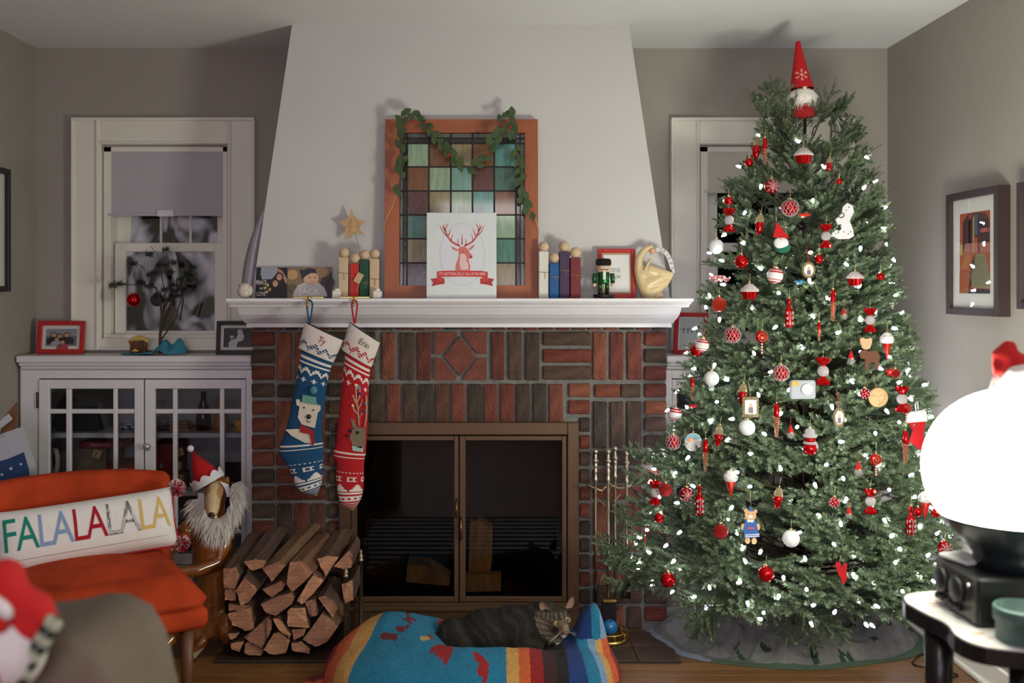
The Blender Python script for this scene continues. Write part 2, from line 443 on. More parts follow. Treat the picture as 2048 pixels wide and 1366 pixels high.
# ------------------------------------------------------------------ built-in cabinets
CF = 4.2
HING = mat('hinge_dark', (60,52,46), .4, metal=.8)
CGL = glass('cabinet_glass', (235,238,240), .02, .01)
CIN = mat('cabinet_interior', (196,192,196), .6, var=.03)
def cabinet(name, label, mirror, x0, x1):
    t = thing(name, label, 'cabinet', (0, 0, 0))
    if mirror: C = lambda px: X(2*918-px, CF)
    else: C = lambda px: X(px, CF)
    def bx(mb, pa, pb, *r, **k):
        p, q = sorted((C(pa), C(pb))); return mb.bx(p, q, *r, **k)
    zt = CABZ; zf = lambda py: Z(py, CF)
    xa, xb = x0, x1
    c = MB()
    lo, hi = sorted((xa, xb))
    # carcass: back, sides, bottom
    c.bx(lo, hi, CF+.40, CF+.42, .0, zt-.04, mi=1).bx(lo, lo+.018, CF+.02, CF+.4, 0, zt-.04, mi=1).bx(hi-.018, hi, CF+.02, CF+.4, 0, zt-.04, mi=1)
    c.bx(lo, hi, CF+.02, CF+.4, 0, zf(1118), mi=1).bx(lo, hi, CF+.02, CF+.4, zt-.05, zt-.04, mi=1)
    # face frame
    fl, fr = 41, 505
    bx(c, fl, 77, CF, CF+.02, 0, zt-.06, b=.002); bx(c, 492, fr, CF, CF+.02, 0, zt-.06, b=.002)
    bx(c, 77, 492, CF, CF+.02, zf(757), zt-.06, b=.002); bx(c, 77, 492, CF, CF+.02, 0, zf(1130), b=.002)
    c.build('carcass', [WHITE if not mirror else TRIMR, CIN], t)
    # top slab with stepped moulding
    s = MB()
    bx(s, 38, fr, CF-.03, DW-.001, zt-.028, zt, b=.004)
    bx(s, 40, fr, CF-.022, CF+.02, zt-.044, zt-.028, b=.006); bx(s, 42, fr, CF-.012, CF+.02, zt-.058, zt-.044, b=.005)
    s.build('top', WHITE if not mirror else TRIMR, t)
    for (py) in (876, 994):
        MB().bx(lo+.018, hi-.018, CF+.07, CF+.395, zf(py+5), zf(py-5), .002).build('shelf', CIN, t)
    for di, (a, b, cols, hx) in enumerate(((79, 288, ((100,133),(143,227),(235,270)), 77), (291, 492, ((311,346),(355,440),(449,483)), None))):
        d = MB(); y0, y1 = CF-.008, CF+.014
        rows = ((777, 818), (827, 1059), (1067, 1108)); top, bot = 759, 1128
        l, r = cols[0][0], cols[-1][1]
        bx(d, a, l, y0, y1, zf(bot), zf(top), b=.002); bx(d, r, b, y0, y1, zf(bot), zf(top), b=.002)
        bx(d, l, r, y0, y1, zf(rows[0][0]), zf(top), b=.002); bx(d, l, r, y0, y1, zf(bot), zf(rows[2][1]), b=.002)
        dr = d.build('door', WHITE if not mirror else TRIMR, t)
        mu = MB()
        for i in range(2):
            bx(mu, cols[i][1], cols[i+1][0], y0+.002, y1, zf(rows[2][1]), zf(rows[0][0]), b=.003)
            bx(mu, l, r, y0+.003, y1-.001, zf(rows[i+1][0]), zf(rows[i][1]), b=.003)
        mu.build('muntin', WHITE if not mirror else TRIMR, dr)
        for ca, cb in cols:
            for ra, rb in rows: bx(MB(), ca, cb, CF+.004, CF+.006, zf(rb), zf(ra)).build('pane', CGL, dr)
        if di == 0:
            for hz in (800, 1080): bx(MB(), 74, 77.5, CF-.010, CF+.002, zf(hz+16), zf(hz-16), b=.002).build('hinge', HING, dr)
        else:
            k = MB().lathe([(.006, 0), (.006, .014), (.013, .02), (.016, .03), (.011, .036), (0, .037)], 14, M.Translation((C(299), CF-.008, zf(891))) @ M.Rotation(pi/2, 4, 'X'))
            k.build('knob', mat('glass_knob', (190,188,190), .1, metal=.6), dr)
    if mirror:
        q = MB(); bx(q, 41, 505, CF-.006, CF+.001, 0, zf(1140)); q.build('base_panel', WALL, t)
        q = MB(); bx(q, 41, 505, CF-.014, CF+.001, zf(1141), zf(1136), b=.002); q.build('base_ledge', TRIMR, t)
        q = MB(); bx(q, 41, 505, CF-.018, CF-.006, 0, .055, b=.003); q.build('base_skirting', TRIMR, t)
    return t
cabinet('display_cabinet', 'white built-in cabinet with glazed doors left of the fireplace', False, XL+.002, X(503, CF)-.012)
cabinet('display_cabinet', 'white built-in cabinet right of the fireplace, mostly hidden by the tree', True, X(1333, CF)+.012, XR-.002)

# ------------------------------------------------------------------ brick fireplace
FP = thing('brick_fireplace', 'brick fireplace front of red and brown bricks in basket-weave panels', 'fireplace', (X(918, BR), BR, 0))
fx = FP.location.x
B = lambda px: X(px, BR)-fx
zb = lambda py: Z(py, BR)
MORT = mat('grey_mortar', (128,127,122), .95, bump=.8, bs=160, var=.2, vs_=40)
c = MB(); xl, xr = B(504), B(1332); zt_ = zb(655.5)
c.bx(xl, B(700), .012, .30, 0, zt_).bx(B(1136), xr, .012, .30, 0, zt_).bx(B(700), B(1136), .012, .30, zb(850), zt_)
c.build('mortar_bed', MORT, FP)
SOOT = mat('sooty_firebox', (22,19,17), .95, bump=.4, bs=60, var=.4)
c = MB().bx(B(700), B(1136), .5, .52, 0, zb(850)).bx(B(700), B(700)+.01, .02, .5, 0, zb(850)).bx(B(1136)-.01, B(1136), .02, .5, 0, zb(850))
c.bx(B(700), B(1136), .02, .5, .0, .012).bx(B(700), B(1136), .02, .5, zb(851), zb(850))
c.build('firebox', SOOT, FP)
def brickmat(name, stretch):
    return mat(name, rough=.9, rand=[(104,56,46),(74,60,50),(122,68,54),(84,66,56),(112,58,48),(68,58,50),(134,80,60),(88,68,56),(98,64,52),(78,64,54),(116,62,50)],
               var=.45, vs_=14, stretch=stretch, bump=1.0, bs=55)
BH = brickmat('brick_laid_flat', (1, 1, 2.6)); BV = brickmat('brick_on_end', (2.6, 1, 1))
MATS['brick_laid_flat'].node_tree.nodes['Principled BSDF'].inputs['Specular IOR Level'].default_value = .35
rb_ = random.Random(11)
def brick(x0, x1, y0, y1, vert=None):
    if vert is None: vert = (y1-y0) > (x1-x0)
    dx, dz = (B(x1)-B(x0)), (zb(y0)-zb(y1)); j = lambda: rb_.uniform(-.0012, .0012)
    pr = rb_.uniform(.0, .005)
    o = MB().box((0, 0, 0), (dx+j(), .05, dz+j()), .004).build('brick', BV if vert else BH, FP, ((B(x0)+B(x1))/2+j(), .025-.003-pr, (zb(y0)+zb(y1))/2+j()), (0, R(rb_.uniform(-.4, .4)), 0))
def rows(x0, x1, ys, h=27):
    for y_ in ys: brick(x0, x1, y_, y_+h)
ye = [664+34.4*i for i in range(18)]
rows(504, 548, [q for q in ye if q < 1240]); rows(1289, 1332, [q for q in ye if q < 1240])
# brick ends just under the mantel
for i in range(26): brick(505+i*32, 505+i*32+26, 656, 660, False)
def weave(x0, mir):
    fl = (lambda a, b: (1836-b, 1836-a)) if mir else (lambda a, b: (a, b))
    v3 = ((1186,1213),(1220,1247),(1254,1283))
    for a, b in v3: brick(*fl(a, b), 665, 760)
    for y_ in (664, 698, 732): brick(*fl(1086, 1182), y_, y_+27)
    brick(*fl(1189, 1240), 769, 795); brick(*fl(1242, 1281), 769, 795)
    for a, b in v3: brick(*fl(a, b), 803, 896)
    for y_ in (904, 938, 972): brick(*fl(1186, 1283), y_, y_+27)
    for a, b in v3: brick(*fl(a, b), 1008, 1103)
    for y_ in (1111, 1145, 1179): brick(*fl(1186, 1283), y_, y_+27)
    for a, b in v3: brick(*fl(a, b), 1214, 1256)
    for q in ye[3:]:
        if q < 1240: brick(*fl(1137 if q < 835 else 1160, 1180), q, q+27, False)
weave(0, False); weave(0, True)
for a, b in ((764,791),(800,828),(834,861),(983,1009),(1017,1044),(1051,1079)): brick(a, b, 665, 760)
# soldier course over the opening
for i in range(13): brick(708+32.5*i, 708+32.5*i+27.5, 768, 844)
# the diamond square
def cut(poly):
    pr = .003+rb_.uniform(0, .004); cx = sum(p[0] for p in poly)/len(poly); cy = sum(p[1] for p in poly)/len(poly)
    MB().prism([(B(a)-B(cx), zb(b)-zb(cy)) for a, b in poly], -pr, .04).build('brick', mat('brick_cut_red', (118,66,54), .9, var=.35, vs_=18, bump=.7, bs=70), FP, (B(cx), 0, zb(cy)))
cut([(920,673),(951,713),(920,752),(889,713)])
cut([(869,664),(913,664),(913,672),(884,709),(869,709)]); cut([(927,664),(973,664),(973,708),(956,708),(927,672)])
cut([(869,715),(884,717),(912,753),(912,760),(869,760)]); cut([(956,716),(973,716),(973,760),(928,760),(928,753)])

# metal surround with two glass doors
DSC = thing('fireplace_doors', 'brown metal fireplace screen with two glass doors', 'fireplace screen', (fx, BR-.03, 0))
BRZ = mat('bronze_enamel', (92,68,48), .42, metal=.35, bump=.06, bs=300, var=.08)
zd = lambda py: Z(py, BR-.03); D_ = lambda px: X(px, BR-.03)-fx
c = MB().bx(D_(678), D_(701), 0, .028, 0, zd(845), .003).bx(D_(1135), D_(1158), 0, .028, 0, zd(845), .003)
c.bx(D_(701), D_(1135), 0, .028, zd(870), zd(845), .003).bx(D_(701), D_(1135), .002, .028, 0, zd(1206), .003)
c.bx(D_(690), D_(1146), -.01, .002, zd(1222), zd(1214), .002)
c.build('surround_frame', BRZ, DSC)
FGL = glass('smoked_door_glass', (206,202,196), -.005, .015)
for a, b in ((702, 917), (919, 1133)):
    d = MB().bx(D_(a), D_(a+12), .0, .02, zd(1204), zd(872), .002).bx(D_(b-9), D_(b), .0, .02, zd(1204), zd(872), .002)
    d.bx(D_(a+12), D_(b-9), .0, .02, zd(881), zd(872), .002).bx(D_(a+12), D_(b-9), .0, .02, zd(1204), zd(1194), .002)
    dr = d.build('door', BRZ, DSC)
    MB().bx(D_(a+12), D_(b-9), .009, .012, zd(1194), zd(881)).build('glass', FGL, dr)
    hx, h0, h1 = (913, 998, 1036) if a == 702 else (922, 1034, 1080)
    MB().tube([(D_(hx), .002, zd(h0)), (D_(hx), -.02, zd(h0+8)), (D_(hx), -.024, zd((h0+h1)/2)), (D_(hx), -.02, zd(h1-8)), (D_(hx), .002, zd(h1))], [.004,.006,.006,.006,.004], 8).build('handle', mat('bronze_handle', (120,84,60), .3, metal=.8), dr)
# logs inside
LOGY = mat('split_wood_face', (170,128,82), .85, var=.3, vs_=10, stretch=(6,1,1), bump=.3, bs=40)
LOGB = mat('log_bark', (92,70,54), .95, var=.4, vs_=14, bump=.8, bs=40)
def inlog(label, poly, d0, d1):
    m = MB().prism([(X(a, d0), Z(b, d0)) for a, b in poly], d0, d1)
    tag(m.build('firewood_log', LOGY), label, 'firewood')
inlog('upright split log standing behind the right glass door', [(940,1045),(958,1040),(985,1058),(984,1120),(975,1180),(936,1180)], 4.22, 4.32)
inlog('split log lying behind the left glass door', [(815,1130),(856,1133),(900,1160),(898,1172),(812,1164)], 4.20, 4.34)
inlog('squared log chunk behind the right glass door, beside the upright one', [(927,1150),(1002,1148),(1002,1182),(927,1184)], 4.16, 4.21)
g = thing('fire_grate', 'dark iron grate under the logs inside the fireplace', 'grate', (fx, 4.25, .012))
for k in range(7): MB().bx(-.22+k*.07, -.205+k*.07, -.10, .12, .10, .115).build('bar', BLACK, g)
for sx in (-.2, .2): MB().bx(sx-.01, sx+.01, -.1, .12, .085, .1).bx(sx-.01, sx+.01, -.1, -.08, 0, .09).bx(sx-.01, sx+.01, .1, .12, 0, .09).build('leg', BLACK, g)

# mantel
MT = Z(597, 3.81)
me_ = MB(); yb = DW-.03
prof = [(0, Z(656, 4.0)), (.2, Z(655, 3.99)), (.2, Z(647.5, 3.98)), (.27, Z(646, 3.96)), (.34, Z(641, 3.95)), (.42, Z(636, 3.94)), (.50, Z(629, 3.93)), (.55, Z(620, 3.92)), (.57, Z(615, 3.92)),
        (.84, Z(614.5, 3.83)), (.87, Z(609, 3.83)), (.93, Z(607, 3.82)), (.95, Z(604, 3.82)), (1, Z(603, 3.81)), (1, MT)]
bl, brr = X(503, BR), X(1333, BR); eL = bl-X(452, 3.81); eR = X(1387, 3.81)-brr
ring = []
for t, z in prof: ring.append([(bl-t*eL, yb, z), (bl-t*eL, BR-t*.25, z), (brr+t*eR, BR-t*.25, z), (brr+t*eR, yb, z)])
vs = [p for q in ring for p in q]; fs = []
for i in range(len(ring)-1):
    for k in range(3): fs.append((i*4+k, i*4+k+1, i*4+k+5, i*4+k+4))
n = len(ring)-1; fs.append((n*4, n*4+1, n*4+2, n*4+3)); fs.append((3, 2, 1, 0))
me_.add(vs, fs)
tag(me_.build('mantel_shelf', WHITE), 'white moulded mantel shelf above the brick fireplace', 'mantel')

# hearth tiles
HT = thing('hearth', 'flat hearth of dark brown square tiles in front of the fireplace', 'hearth', (-.13, 3.88, 0))
TIL = mat('hearth_tile', rough=.6, rand=[(66,46,34),(76,54,40),(60,42,32),(84,60,44)], var=.3, vs_=12, bump=.2, bs=50)
MB().bx(-.87, .87, -.18, .16, 0.0005, .004).build('grout_bed', mat('dark_grout', (44,36,30), .9), HT)
for i in range(11):
    for j in range(2):
        MB().box((-.79+i*.158, -.092+j*.158, .005), (.154, .154, .006), .0015).build('tile', TIL, HT)
# ------------------------------------------------------------------ things on the left cabinet
TOPZ = CABZ
def picture(name, label, cat, loc, w, h, fw, fd, fmat, matw, rot=(0,0,0), matc=(228,226,220), draw=None, glassy=True, stand=False, group=None):
    """a framed picture: origin at the bottom centre of the frame, facing -y"""
    t = thing(name, label, cat, loc, group=group, rot=rot)
    f = MB()
    f.bx(-w/2, -w/2+fw, -fd, 0, 0, h, .0015).bx(w/2-fw, w/2, -fd, 0, 0, h, .0015).bx(-w/2+fw, w/2-fw, -fd, 0, 0, fw, .0015).bx(-w/2+fw, w/2-fw, -fd, 0, h-fw, h, .0015)
    f.build('frame', fmat, t)
    off = (0, -max(0, fd-.020), 0)
    MB().bx(-w/2+fw, w/2-fw, -.004, -.0005, fw, h-fw, 0, 0, lin(matc)).build('mount', mat('mount_card', attr=True, rough=.9), t, off)
    p = MB(); draw(p, -w/2+fw+matw, w/2-fw-matw, fw+matw, h-fw-matw); p.build('print', PRINT, t, off)
    if glassy: MB().bx(-w/2+fw, w/2-fw, -.0072, -.0062, fw, h-fw).build('glass', glass('picture_glass', (250,250,250), .0, .01), t, off)
    if stand: MB().add([(-.02, 0, h*.75), (.02, 0, h*.75), (.03, h*.35, 0), (-.03, h*.35, 0), (-.02, .004, h*.75), (.02, .004, h*.75), (.03, h*.35+.004, 0.0), (-.03, h*.35+.004, 0)], [(0,1,2,3),(7,6,5,4),(0,3,7,4),(1,5,6,2),(0,4,5,1),(3,2,6,7)]).build('easel_back', BLACK, t)
    return t
RED = mat('red_lacquer', (176,28,30), .4, var=.06)
def sub(x0, x1, z0, z1):
    return lambda a, b: (lerp(x0, x1, a), lerp(z0, z1, b))
def person_print(p, T, cx, base, hs, coat, skin=(196,150,126), hair=(40,30,28), y=-.0052):
    """a flat printed half figure: coat, face, hair"""
    pts = [(cx-.95*hs, base), (cx-.9*hs, base+1.3*hs), (cx-.4*hs, base+1.75*hs), (cx+.4*hs, base+1.75*hs), (cx+.9*hs, base+1.3*hs), (cx+.95*hs, base)]
    p.poly([T(a, b) for a, b in pts], y, None, 0, lin(coat))
    def el(x, z, rx, rz, c, yy): p.poly([T(x+rx*cos(2*pi*k/14), z+rz*sin(2*pi*k/14)) for k in range(14)], yy, None, 0, lin(c))
    el(cx, base+2.25*hs, .45*hs, .62*hs, hair, y-.0002); el(cx, base+2.15*hs, .36*hs, .5*hs, skin, y-.0004)
def family(p, x0, x1, z0, z1):
    p.poly([(x0,z0),(x1,z0),(x1,z1),(x0,z1)], -.0045, None, 0, K(150,150,160))
    T = sub(x0, x1, z0, z1)
    p.poly([T(0,.0),T(1,.0),T(1,.55),T(.7,.6),T(.3,.52),T(0,.6)], -.0048, None, 0, K(112,110,118))
    person_print(p, T, .26, .12, .24, (32,30,36)); person_print(p, T, .68, .12, .24, (38,36,40)); person_print(p, T, .45, .1, .22, (92,52,48))
    for cx, c, b in ((.36,(176,166,186),-.05),(.55,(190,70,78),-.22)): person_print(p, T, cx, b, .2, c, y=-.0056)
d = 4.30
picture('framed_photo', 'red photo frame with a family portrait on the left cabinet', 'picture frame', (X(122, d), d, TOPZ), W1 if False else 94*S(d), 66*S(d), 9*S(d), .014, RED, 7*S(d), (R(-7), 0, 0), draw=family, stand=True)
def rabbit(p, x0, x1, z0, z1):
    p.poly([(x0,z0),(x1,z0),(x1,z1),(x0,z1)], -.0045, None, 0, K(42,42,44)); T = sub(x0, x1, z0, z1)
    p.poly([T(*q) for q in [(.18,.0),(.16,.2),(.24,.38),(.4,.45),(.46,.7),(.42,.85),(.5,.95),(.58,.92),(.6,.8),(.66,.55),(.62,.35),(.45,.25),(.42,0)]], -.005, None, 0, K(206,206,208))
    p.poly([T(*q) for q in [(.22,.42),(.2,.6),(.3,.62),(.34,.5)]], -.0051, None, 0, K(190,190,192))
picture('framed_photo', 'black photo frame with a black and white print beside the mantel end', 'picture frame', (X(478, 4.28), 4.28, TOPZ), 90*S(d), 66*S(d), 8*S(d), .014, BLACK, 6*S(d), (R(-7), 0, 0), draw=rabbit, stand=True)

def beach(p, x0, x1, z0, z1):
    p.poly([(x0,z0),(x1,z0),(x1,z1),(x0,z1)], -.0045, None, 0, K(196,202,196)); T = sub(x0, x1, z0, z1)
    p.poly([T(0,.62),T(1,.60),T(1,.64),T(0,.66)], -.0047, None, 0, K(150,164,160))
    for k, cc in enumerate(((60,70,80),(50,80,70),(120,60,60),(70,70,90))): p.poly([T(.14+.2*k,.52),T(.19+.2*k,.52),T(.185+.2*k,.7),T(.15+.2*k,.7)], -.0049, None, 0, K(*cc))
picture('framed_photo', 'red framed pale photo on the right cabinet, partly behind the tree', 'picture frame', (X(1380, 4.27), 4.27, TOPZ), 66*S(4.27), 84*S(4.27), 8*S(4.27), .014, RED, 3*S(4.27), (R(-12), 0, R(-24)), draw=beach, stand=True)

# manger and blue cloth
d = 4.27; s = S(d)
t = thing('nativity_stable', 'tiny yellow-roofed nativity stable with a manger on the left cabinet', 'ornament', (X(277, d), d, TOPZ))
BRN = mat('painted_brown', (104,62,40), .6, var=.1); YEL = mat('straw_yellow', (196,168,74), .7, var=.1)
MB().bx(-.034,-.026,-.012,.014,0,.055,.002).bx(.026,.034,-.012,.014,0,.055,.002).bx(-.03,.03,.012,.016,0,.058).bx(-.03,.03,-.01,-.006,.03,.034).build('walls', BRN, t)
MB().tube([(-.042,0,.052),(-.024,0,.066),(0,0,.073),(.024,0,.066),(.042,0,.052)], [.006,.008,.009,.008,.006], 8).build('roof', YEL, t)
MB().lathe([(.012,0),(.018,.012),(.020,.016)], 10, M.Translation((-.006,-.026,0))).build('manger', BRN, t)
MB().sph((-.006,-.026,.017), (.018,.012,.005), 10).sph((-.006,-.028,.022), (.009,.006,.004), 8).build('straw', YEL, t)
# felt cloth: a crumpled blue sheet
BLF = mat('turquoise_felt', (58,140,166), .95, bump=.3, bs=300)
c = MB(); n1, n2 = 26, 14; vs = []
for i in range(n1):
    for j in range(n2):
        u, v = i/(n1-1), j/(n2-1); x = lerp(245, 374, u); a = V((u*4.2, v*3.1, 2.0))
        hump = 26*math.exp(-((u-.62)/.09)**2)*(.3+.7*v)+30*math.exp(-((u-.86)/.12)**2)*v+5*abs(NZ.noise(a*1.7))
        vs.append((X(x, d)-X(318, d), lerp(-.075, .035, v)*(.35+.65*sin(pi*min(1, u*1.05))**.5 if 0 < u < .96 else .3)+.006*NZ.noise(a*2), max(.001, hump*s*(min(1, u*3))+.0015)))
fs = [(i*n2+j, (i+1)*n2+j, (i+1)*n2+j+1, i*n2+j+1) for i in range(n1-1) for j in range(n2-1)]
c.add(vs, fs, 0, None, None, True)
o = c.build('felt_cloth', BLF, None, (X(318, d), d, TOPZ+.001)); sm = o.modifiers.new('t', 'SOLIDIFY'); sm.thickness = .002; sm.offset = 1
tag(o, 'crumpled turquoise felt cloth around the foot of the twig tree', 'cloth')
# bare twig tree
d = 4.28
t = thing('twig_tree', 'small bare twig tree with sparse pine tufts on the left cabinet', 'twig tree', (X(320, d), d, TOPZ))
q = lambda px, py, dy=0: (X(px, d)-X(320, d), dy, Z(py, d)-TOPZ)
BARK = mat('twig_bark', (70,56,42), .9, bump=.5, bs=120)
br = [[(320,706),(322,670),(327,630),(325,600),(318,575),(300,571),(262,569),(228,571)],
      [(327,620),(330,585),(321,540),(316,510),(300,492)], [(323,600),(312,580),(296,560),(282,535),(270,528)], [(326,625),(340,590),(352,560),(338,540),(345,520),(338,505)],
      [(322,655),(345,600),(360,565),(372,540),(385,535)], [(323,665),(338,620),(350,590)], [(360,640),(368,600),(365,575),(378,560)], [(322,680),(350,640),(362,600)]]
m = MB()
for i, b in enumerate(br): m.tube([q(a, b_, .01*((i % 3)-1)*k) for k, (a, b_) in enumerate(b)], [max(.0012, (.007 if i == 0 else .0035)-.0009*k) for k in range(len(b))], 6)
m.build('branches', BARK, t)
NEED = mat('pine_needle_dark', (30,46,38), .7, var=.3, vs_=60)
tufts = [(228,571),(240,568),(282,566),(300,572),(300,550),(306,545),(270,528),(340,545),(345,570),(352,582),(360,560),(325,530),(300,510),(345,525),(372,548),(385,535),(365,578),(378,560),(316,590),(338,600),(350,592),(333,500),(330,580),(318,600)]
m = MB(); r_ = random.Random(4)
for k, (a, b) in enumerate(tufts):
    for _ in range(60):
        p = V(q(a+r_.uniform(-7,7), b+r_.uniform(-3,3), .012*((k % 3)-1))); dd = V((r_.gauss(-.3 if a < 300 else .2, 1), r_.gauss(0, .8), r_.gauss(.25, 1))).normalized()
        e = p+dd*r_.uniform(.014, .032); sd = dd.cross(V((0,1,.2))).normalized()*.0013
        m.add([p-sd, p+sd, e], [(0,1,2)])
stuff(m.build('needles', NEED, t))
BALLR = mat('red_glass_ball', (190,18,22), .08, metal=.85)
def bauble(label, cat, loc, r, m_, hang=.03, group=None, glit=False):
    t = thing('bauble', label, cat, loc, group=group)
    MB().sph((0,0,0), r, 24).build('ball', m_, t)
    MB().lathe([(r*.22, r*.93), (r*.22, r*1.13), (r*.12, r*1.18)], 12).build('cap', mat('gold_cap', (220,196,140), .25, metal=1), t)
    MB().tube([(0,0,r*1.15), (0,0,r*1.3), (.001,0,r+hang)], .0006, 4).build('hook', mat('gold_thread', (200,186,140), .4, metal=.6), t)
    return t
bauble('shiny red ball hanging from the twig tree by the left window', 'bauble', (X(267, 4.26), 4.26, Z(600, 4.26)), 14*S(d), BALLR)
bauble('dark grey ball hanging from the twig tree in front of the window', 'bauble', (X(314, 4.30), 4.30, Z(600, 4.30)), 13*S(d), mat('grey_felt_ball', (58,60,62), .9, bump=.5, bs=200))

# things inside the left cabinet
zs_ = {'u': Z(871, CF), 'l': Z(989, CF)}      # shelf tops
def zsh(px): return px
d = 4.40; s = S(d)
SH1 = Z(871, CF)
def boxy(name, label, cat, px0, px1, d0, d1, z0, z1, m_, b=.002):
    o = MB().bx(X(px0, d0)-X((px0+px1)/2, d0), X(px1, d0)-X((px0+px1)/2, d0), 0, d1-d0, 0, z1-z0, b).build(name, m_, None, (X((px0+px1)/2, d0), d0, z0))
    return tag(o, label, cat)
boxy('storage_box', 'black storage box on the top shelf of the left cabinet', 'box', 112, 196, 4.32, 4.52, SH1, SH1+.16, mat('black_card', (22,22,24), .7))
t = thing('candle_stick', 'dark wine bottle on the top shelf behind the right glazed door', 'bottle', (X(407, 4.36), 4.36, SH1))
t.name = 'wine_bottle'
MB().lathe([(.0,0),(.033,0),(.034,.05),(.030,.085),(.013,.125),(.012,.165),(0,.166)], 20).build('body', mat('dark_bottle_glass', (14,18,16), .12), t)
t.scale = (.95, .95, 1.02)
t = thing('vase', 'ochre tapered vase on the top shelf beside the wine bottle', 'vase', (X(442, 4.38), 4.38, SH1))
MB().lathe([(0,0),(.036,0),(.034,.03),(.022,.09),(.016,.12),(.018,.145),(.015,.143)], 20).build('body', mat('ochre_glaze', (172,112,26), .3), t)
t = thing('gourd', 'orange yellow round ornament at the right end of the top shelf', 'ornament', (X(478, 4.36), 4.36, SH1))
MB().sph((0,0,.028), .028, 16).lathe([(.03,0),(.012,.01)], 12).build('body', mat('marigold_glaze', (206,142,24), .35), t)
for k in range(4):
    boxy('coaster', ['lowest of the wooden coasters stacked on the top shelf','second wooden coaster up in the stack on the top shelf','third wooden coaster up in the stack on the top shelf','topmost wooden coaster of the stack on the top shelf'][k],
         'coaster', 340-(k % 2)*3, 378-(k*2), 4.34, 4.43, SH1+k*.0095, SH1+k*.0095+.005, mat('coaster_wood', (196,160,116), .6), .001)['group'] = 'wooden coasters on the top shelf'
t = thing('wine_glass', 'upturned clear goblet on the top shelf at the left of the right door', 'glass', (X(326, 4.36), 4.36, SH1))
MB().lathe([(.03,.0),(.032,.03),(.022,.06),(.004,.07),(.004,.12),(.028,.128),(.028,.13)], 18).build('bowl', glass('goblet_glass', (225,228,232), .06, .02), t)
t = thing('toy_car', 'small blue and white toy car on the top shelf of the left cabinet', 'toy', (X(256, 4.36), 4.36, SH1))
MB().bx(-.03,.025,-.012,.012,.006,.02,.004).bx(-.012,.02,-.011,.011,.02,.03,.004).build('body', mat('toy_white', (190,196,206), .4), t)
MB().bx(.0,.02,-.0125,-.0115,.008,.024).build('side_panel', mat('toy_blue', (40,60,110), .4), t)
for sx in (-.018,.014): MB().lathe([(.007,-.014),(.007,.014)], 10, M.Translation((sx,0,.007)) @ M.Rotation(pi/2,4,'X')).build('wheel', BLACK, t)
# lower shelf: round white mirror, games
SH2 = Z(989, CF)
t = thing('round_mirror', 'cream oval standing mirror behind the left glazed door', 'mirror', (X(114, 4.33), 4.33, SH2), R(-40))
zc = Z(921, 4.33)-SH2
MB().add(*[[V((cos(a)*(r0)*.022*1.25, -y_, zc+sin(a)*r0*.055)) for r0, y_ in ((.86,0),(1,0),(1,.02),(.86,.02)) for a in [2*pi*k/32 for k in range(32)]],
     [(i*32+k, i*32+(k+1) % 32, ((i+1) % 4)*32+(k+1) % 32, ((i+1) % 4)*32+k) for i in range(4) for k in range(32)]], 0, None, None, True).build('frame', mat('cream_enamel', (206,198,178), .5), t)
MB().poly([(cos(2*pi*k/32)*.0235, zc+sin(2*pi*k/32)*.047) for k in range(32)], -.008).build('mirror_glass', mat('mirror_silver', (120,124,120), .05, metal=1), t)
MB().lathe([(.03,0),(.028,.008),(.006,.014),(.005,zc-.054)], 16).build('stand', mat('cream_enamel'), t)
def gamebox(label, px0, px1, z0, h, col, txt, tcol, dd=4.34, ts=1., align='CENTER'):
    t = thing('board_game_box', label, 'board game', (X((px0+px1)/2, dd), dd, z0)); w_ = (px1-px0)*S(dd)
    MB().bx(-w_/2, w_/2, 0, .2, 0, h, .002).build('box', mat('game_%d_%d_%d' % col, col, .5), t)
    if txt: MB().text(txt, h*.62*ts, (0, -.0006, h*.5), col=lin(tcol), sx=1.25).build('lettering', PRINT, t)
    return t
gz = SH2
gamebox('dark board game box at the bottom of the games stack', 165, 272, gz, .045, (60,40,38), '', (0,0,0))
gamebox('red board game box lettered SCRABBLE on the lower shelf, left door', 212, 276, gz+.046, .052, (150,36,38), 'SCR', (226,220,216), 4.345)
gamebox('red board game box lettered MONOPOLY topmost on the lower shelf', 158, 244, gz+.170, .03, (138,34,40), 'MONOPOLY', (206,186,190), 4.342, .72)
gamebox('cream board game box under the red MONOPOLY box on the lower shelf', 150, 212, gz+.046, .123, (150,132,112), '', (0,0,0), 4.36)
gamebox('red board game box seen behind the hat of the dog statue', 300, 347, gz+.0, .19, (128,36,40), 'E', (196,176,172), 4.34, .22)
# letter tiles
for k, (px, py, ch, rt) in enumerate(((192, 909, 'T', .3), (357, 905, 'W', 1.3), (353, 932, 'P', .1), (357, 958, 'E', .1))):
    t = thing('letter_block', 'wooden letter block marked %s behind the cabinet glass' % ch, 'letter block', (X(px, 4.31), 4.31, Z(py, 4.31)), rot=(0, rt, 0))
    MB().box((0,.012,0), (.036,.024,.036), .003).build('block', mat('coaster_wood'), t)
    MB().text(ch, .03, (0,-.0005,0), col=K(50,36,28)).build('letter', PRINT, t)
MB_ = MB().bx(-.06,.05,0,.03,0,.075,.003); o = MB_.build('game_rack', mat('game_rack_wood', (92,66,48), .6), None, (X(352,4.34), 4.345, SH2)); tag(o, 'dark wooden rack of letter blocks on the lower shelf, right door', 'rack')
boxy('storage_box', 'black speaker-like box on the lower shelf behind the dog statue', 'box', 425, 486, 4.33, 4.5, SH2, SH2+.085, mat('black_card'))
boxy('storage_box', 'low black box on the bottom shelf behind the dog statue', 'box', 356, 420, 4.33, 4.5, Z(1118, CF)+.001, Z(1118, CF)+.12, mat('black_card'))
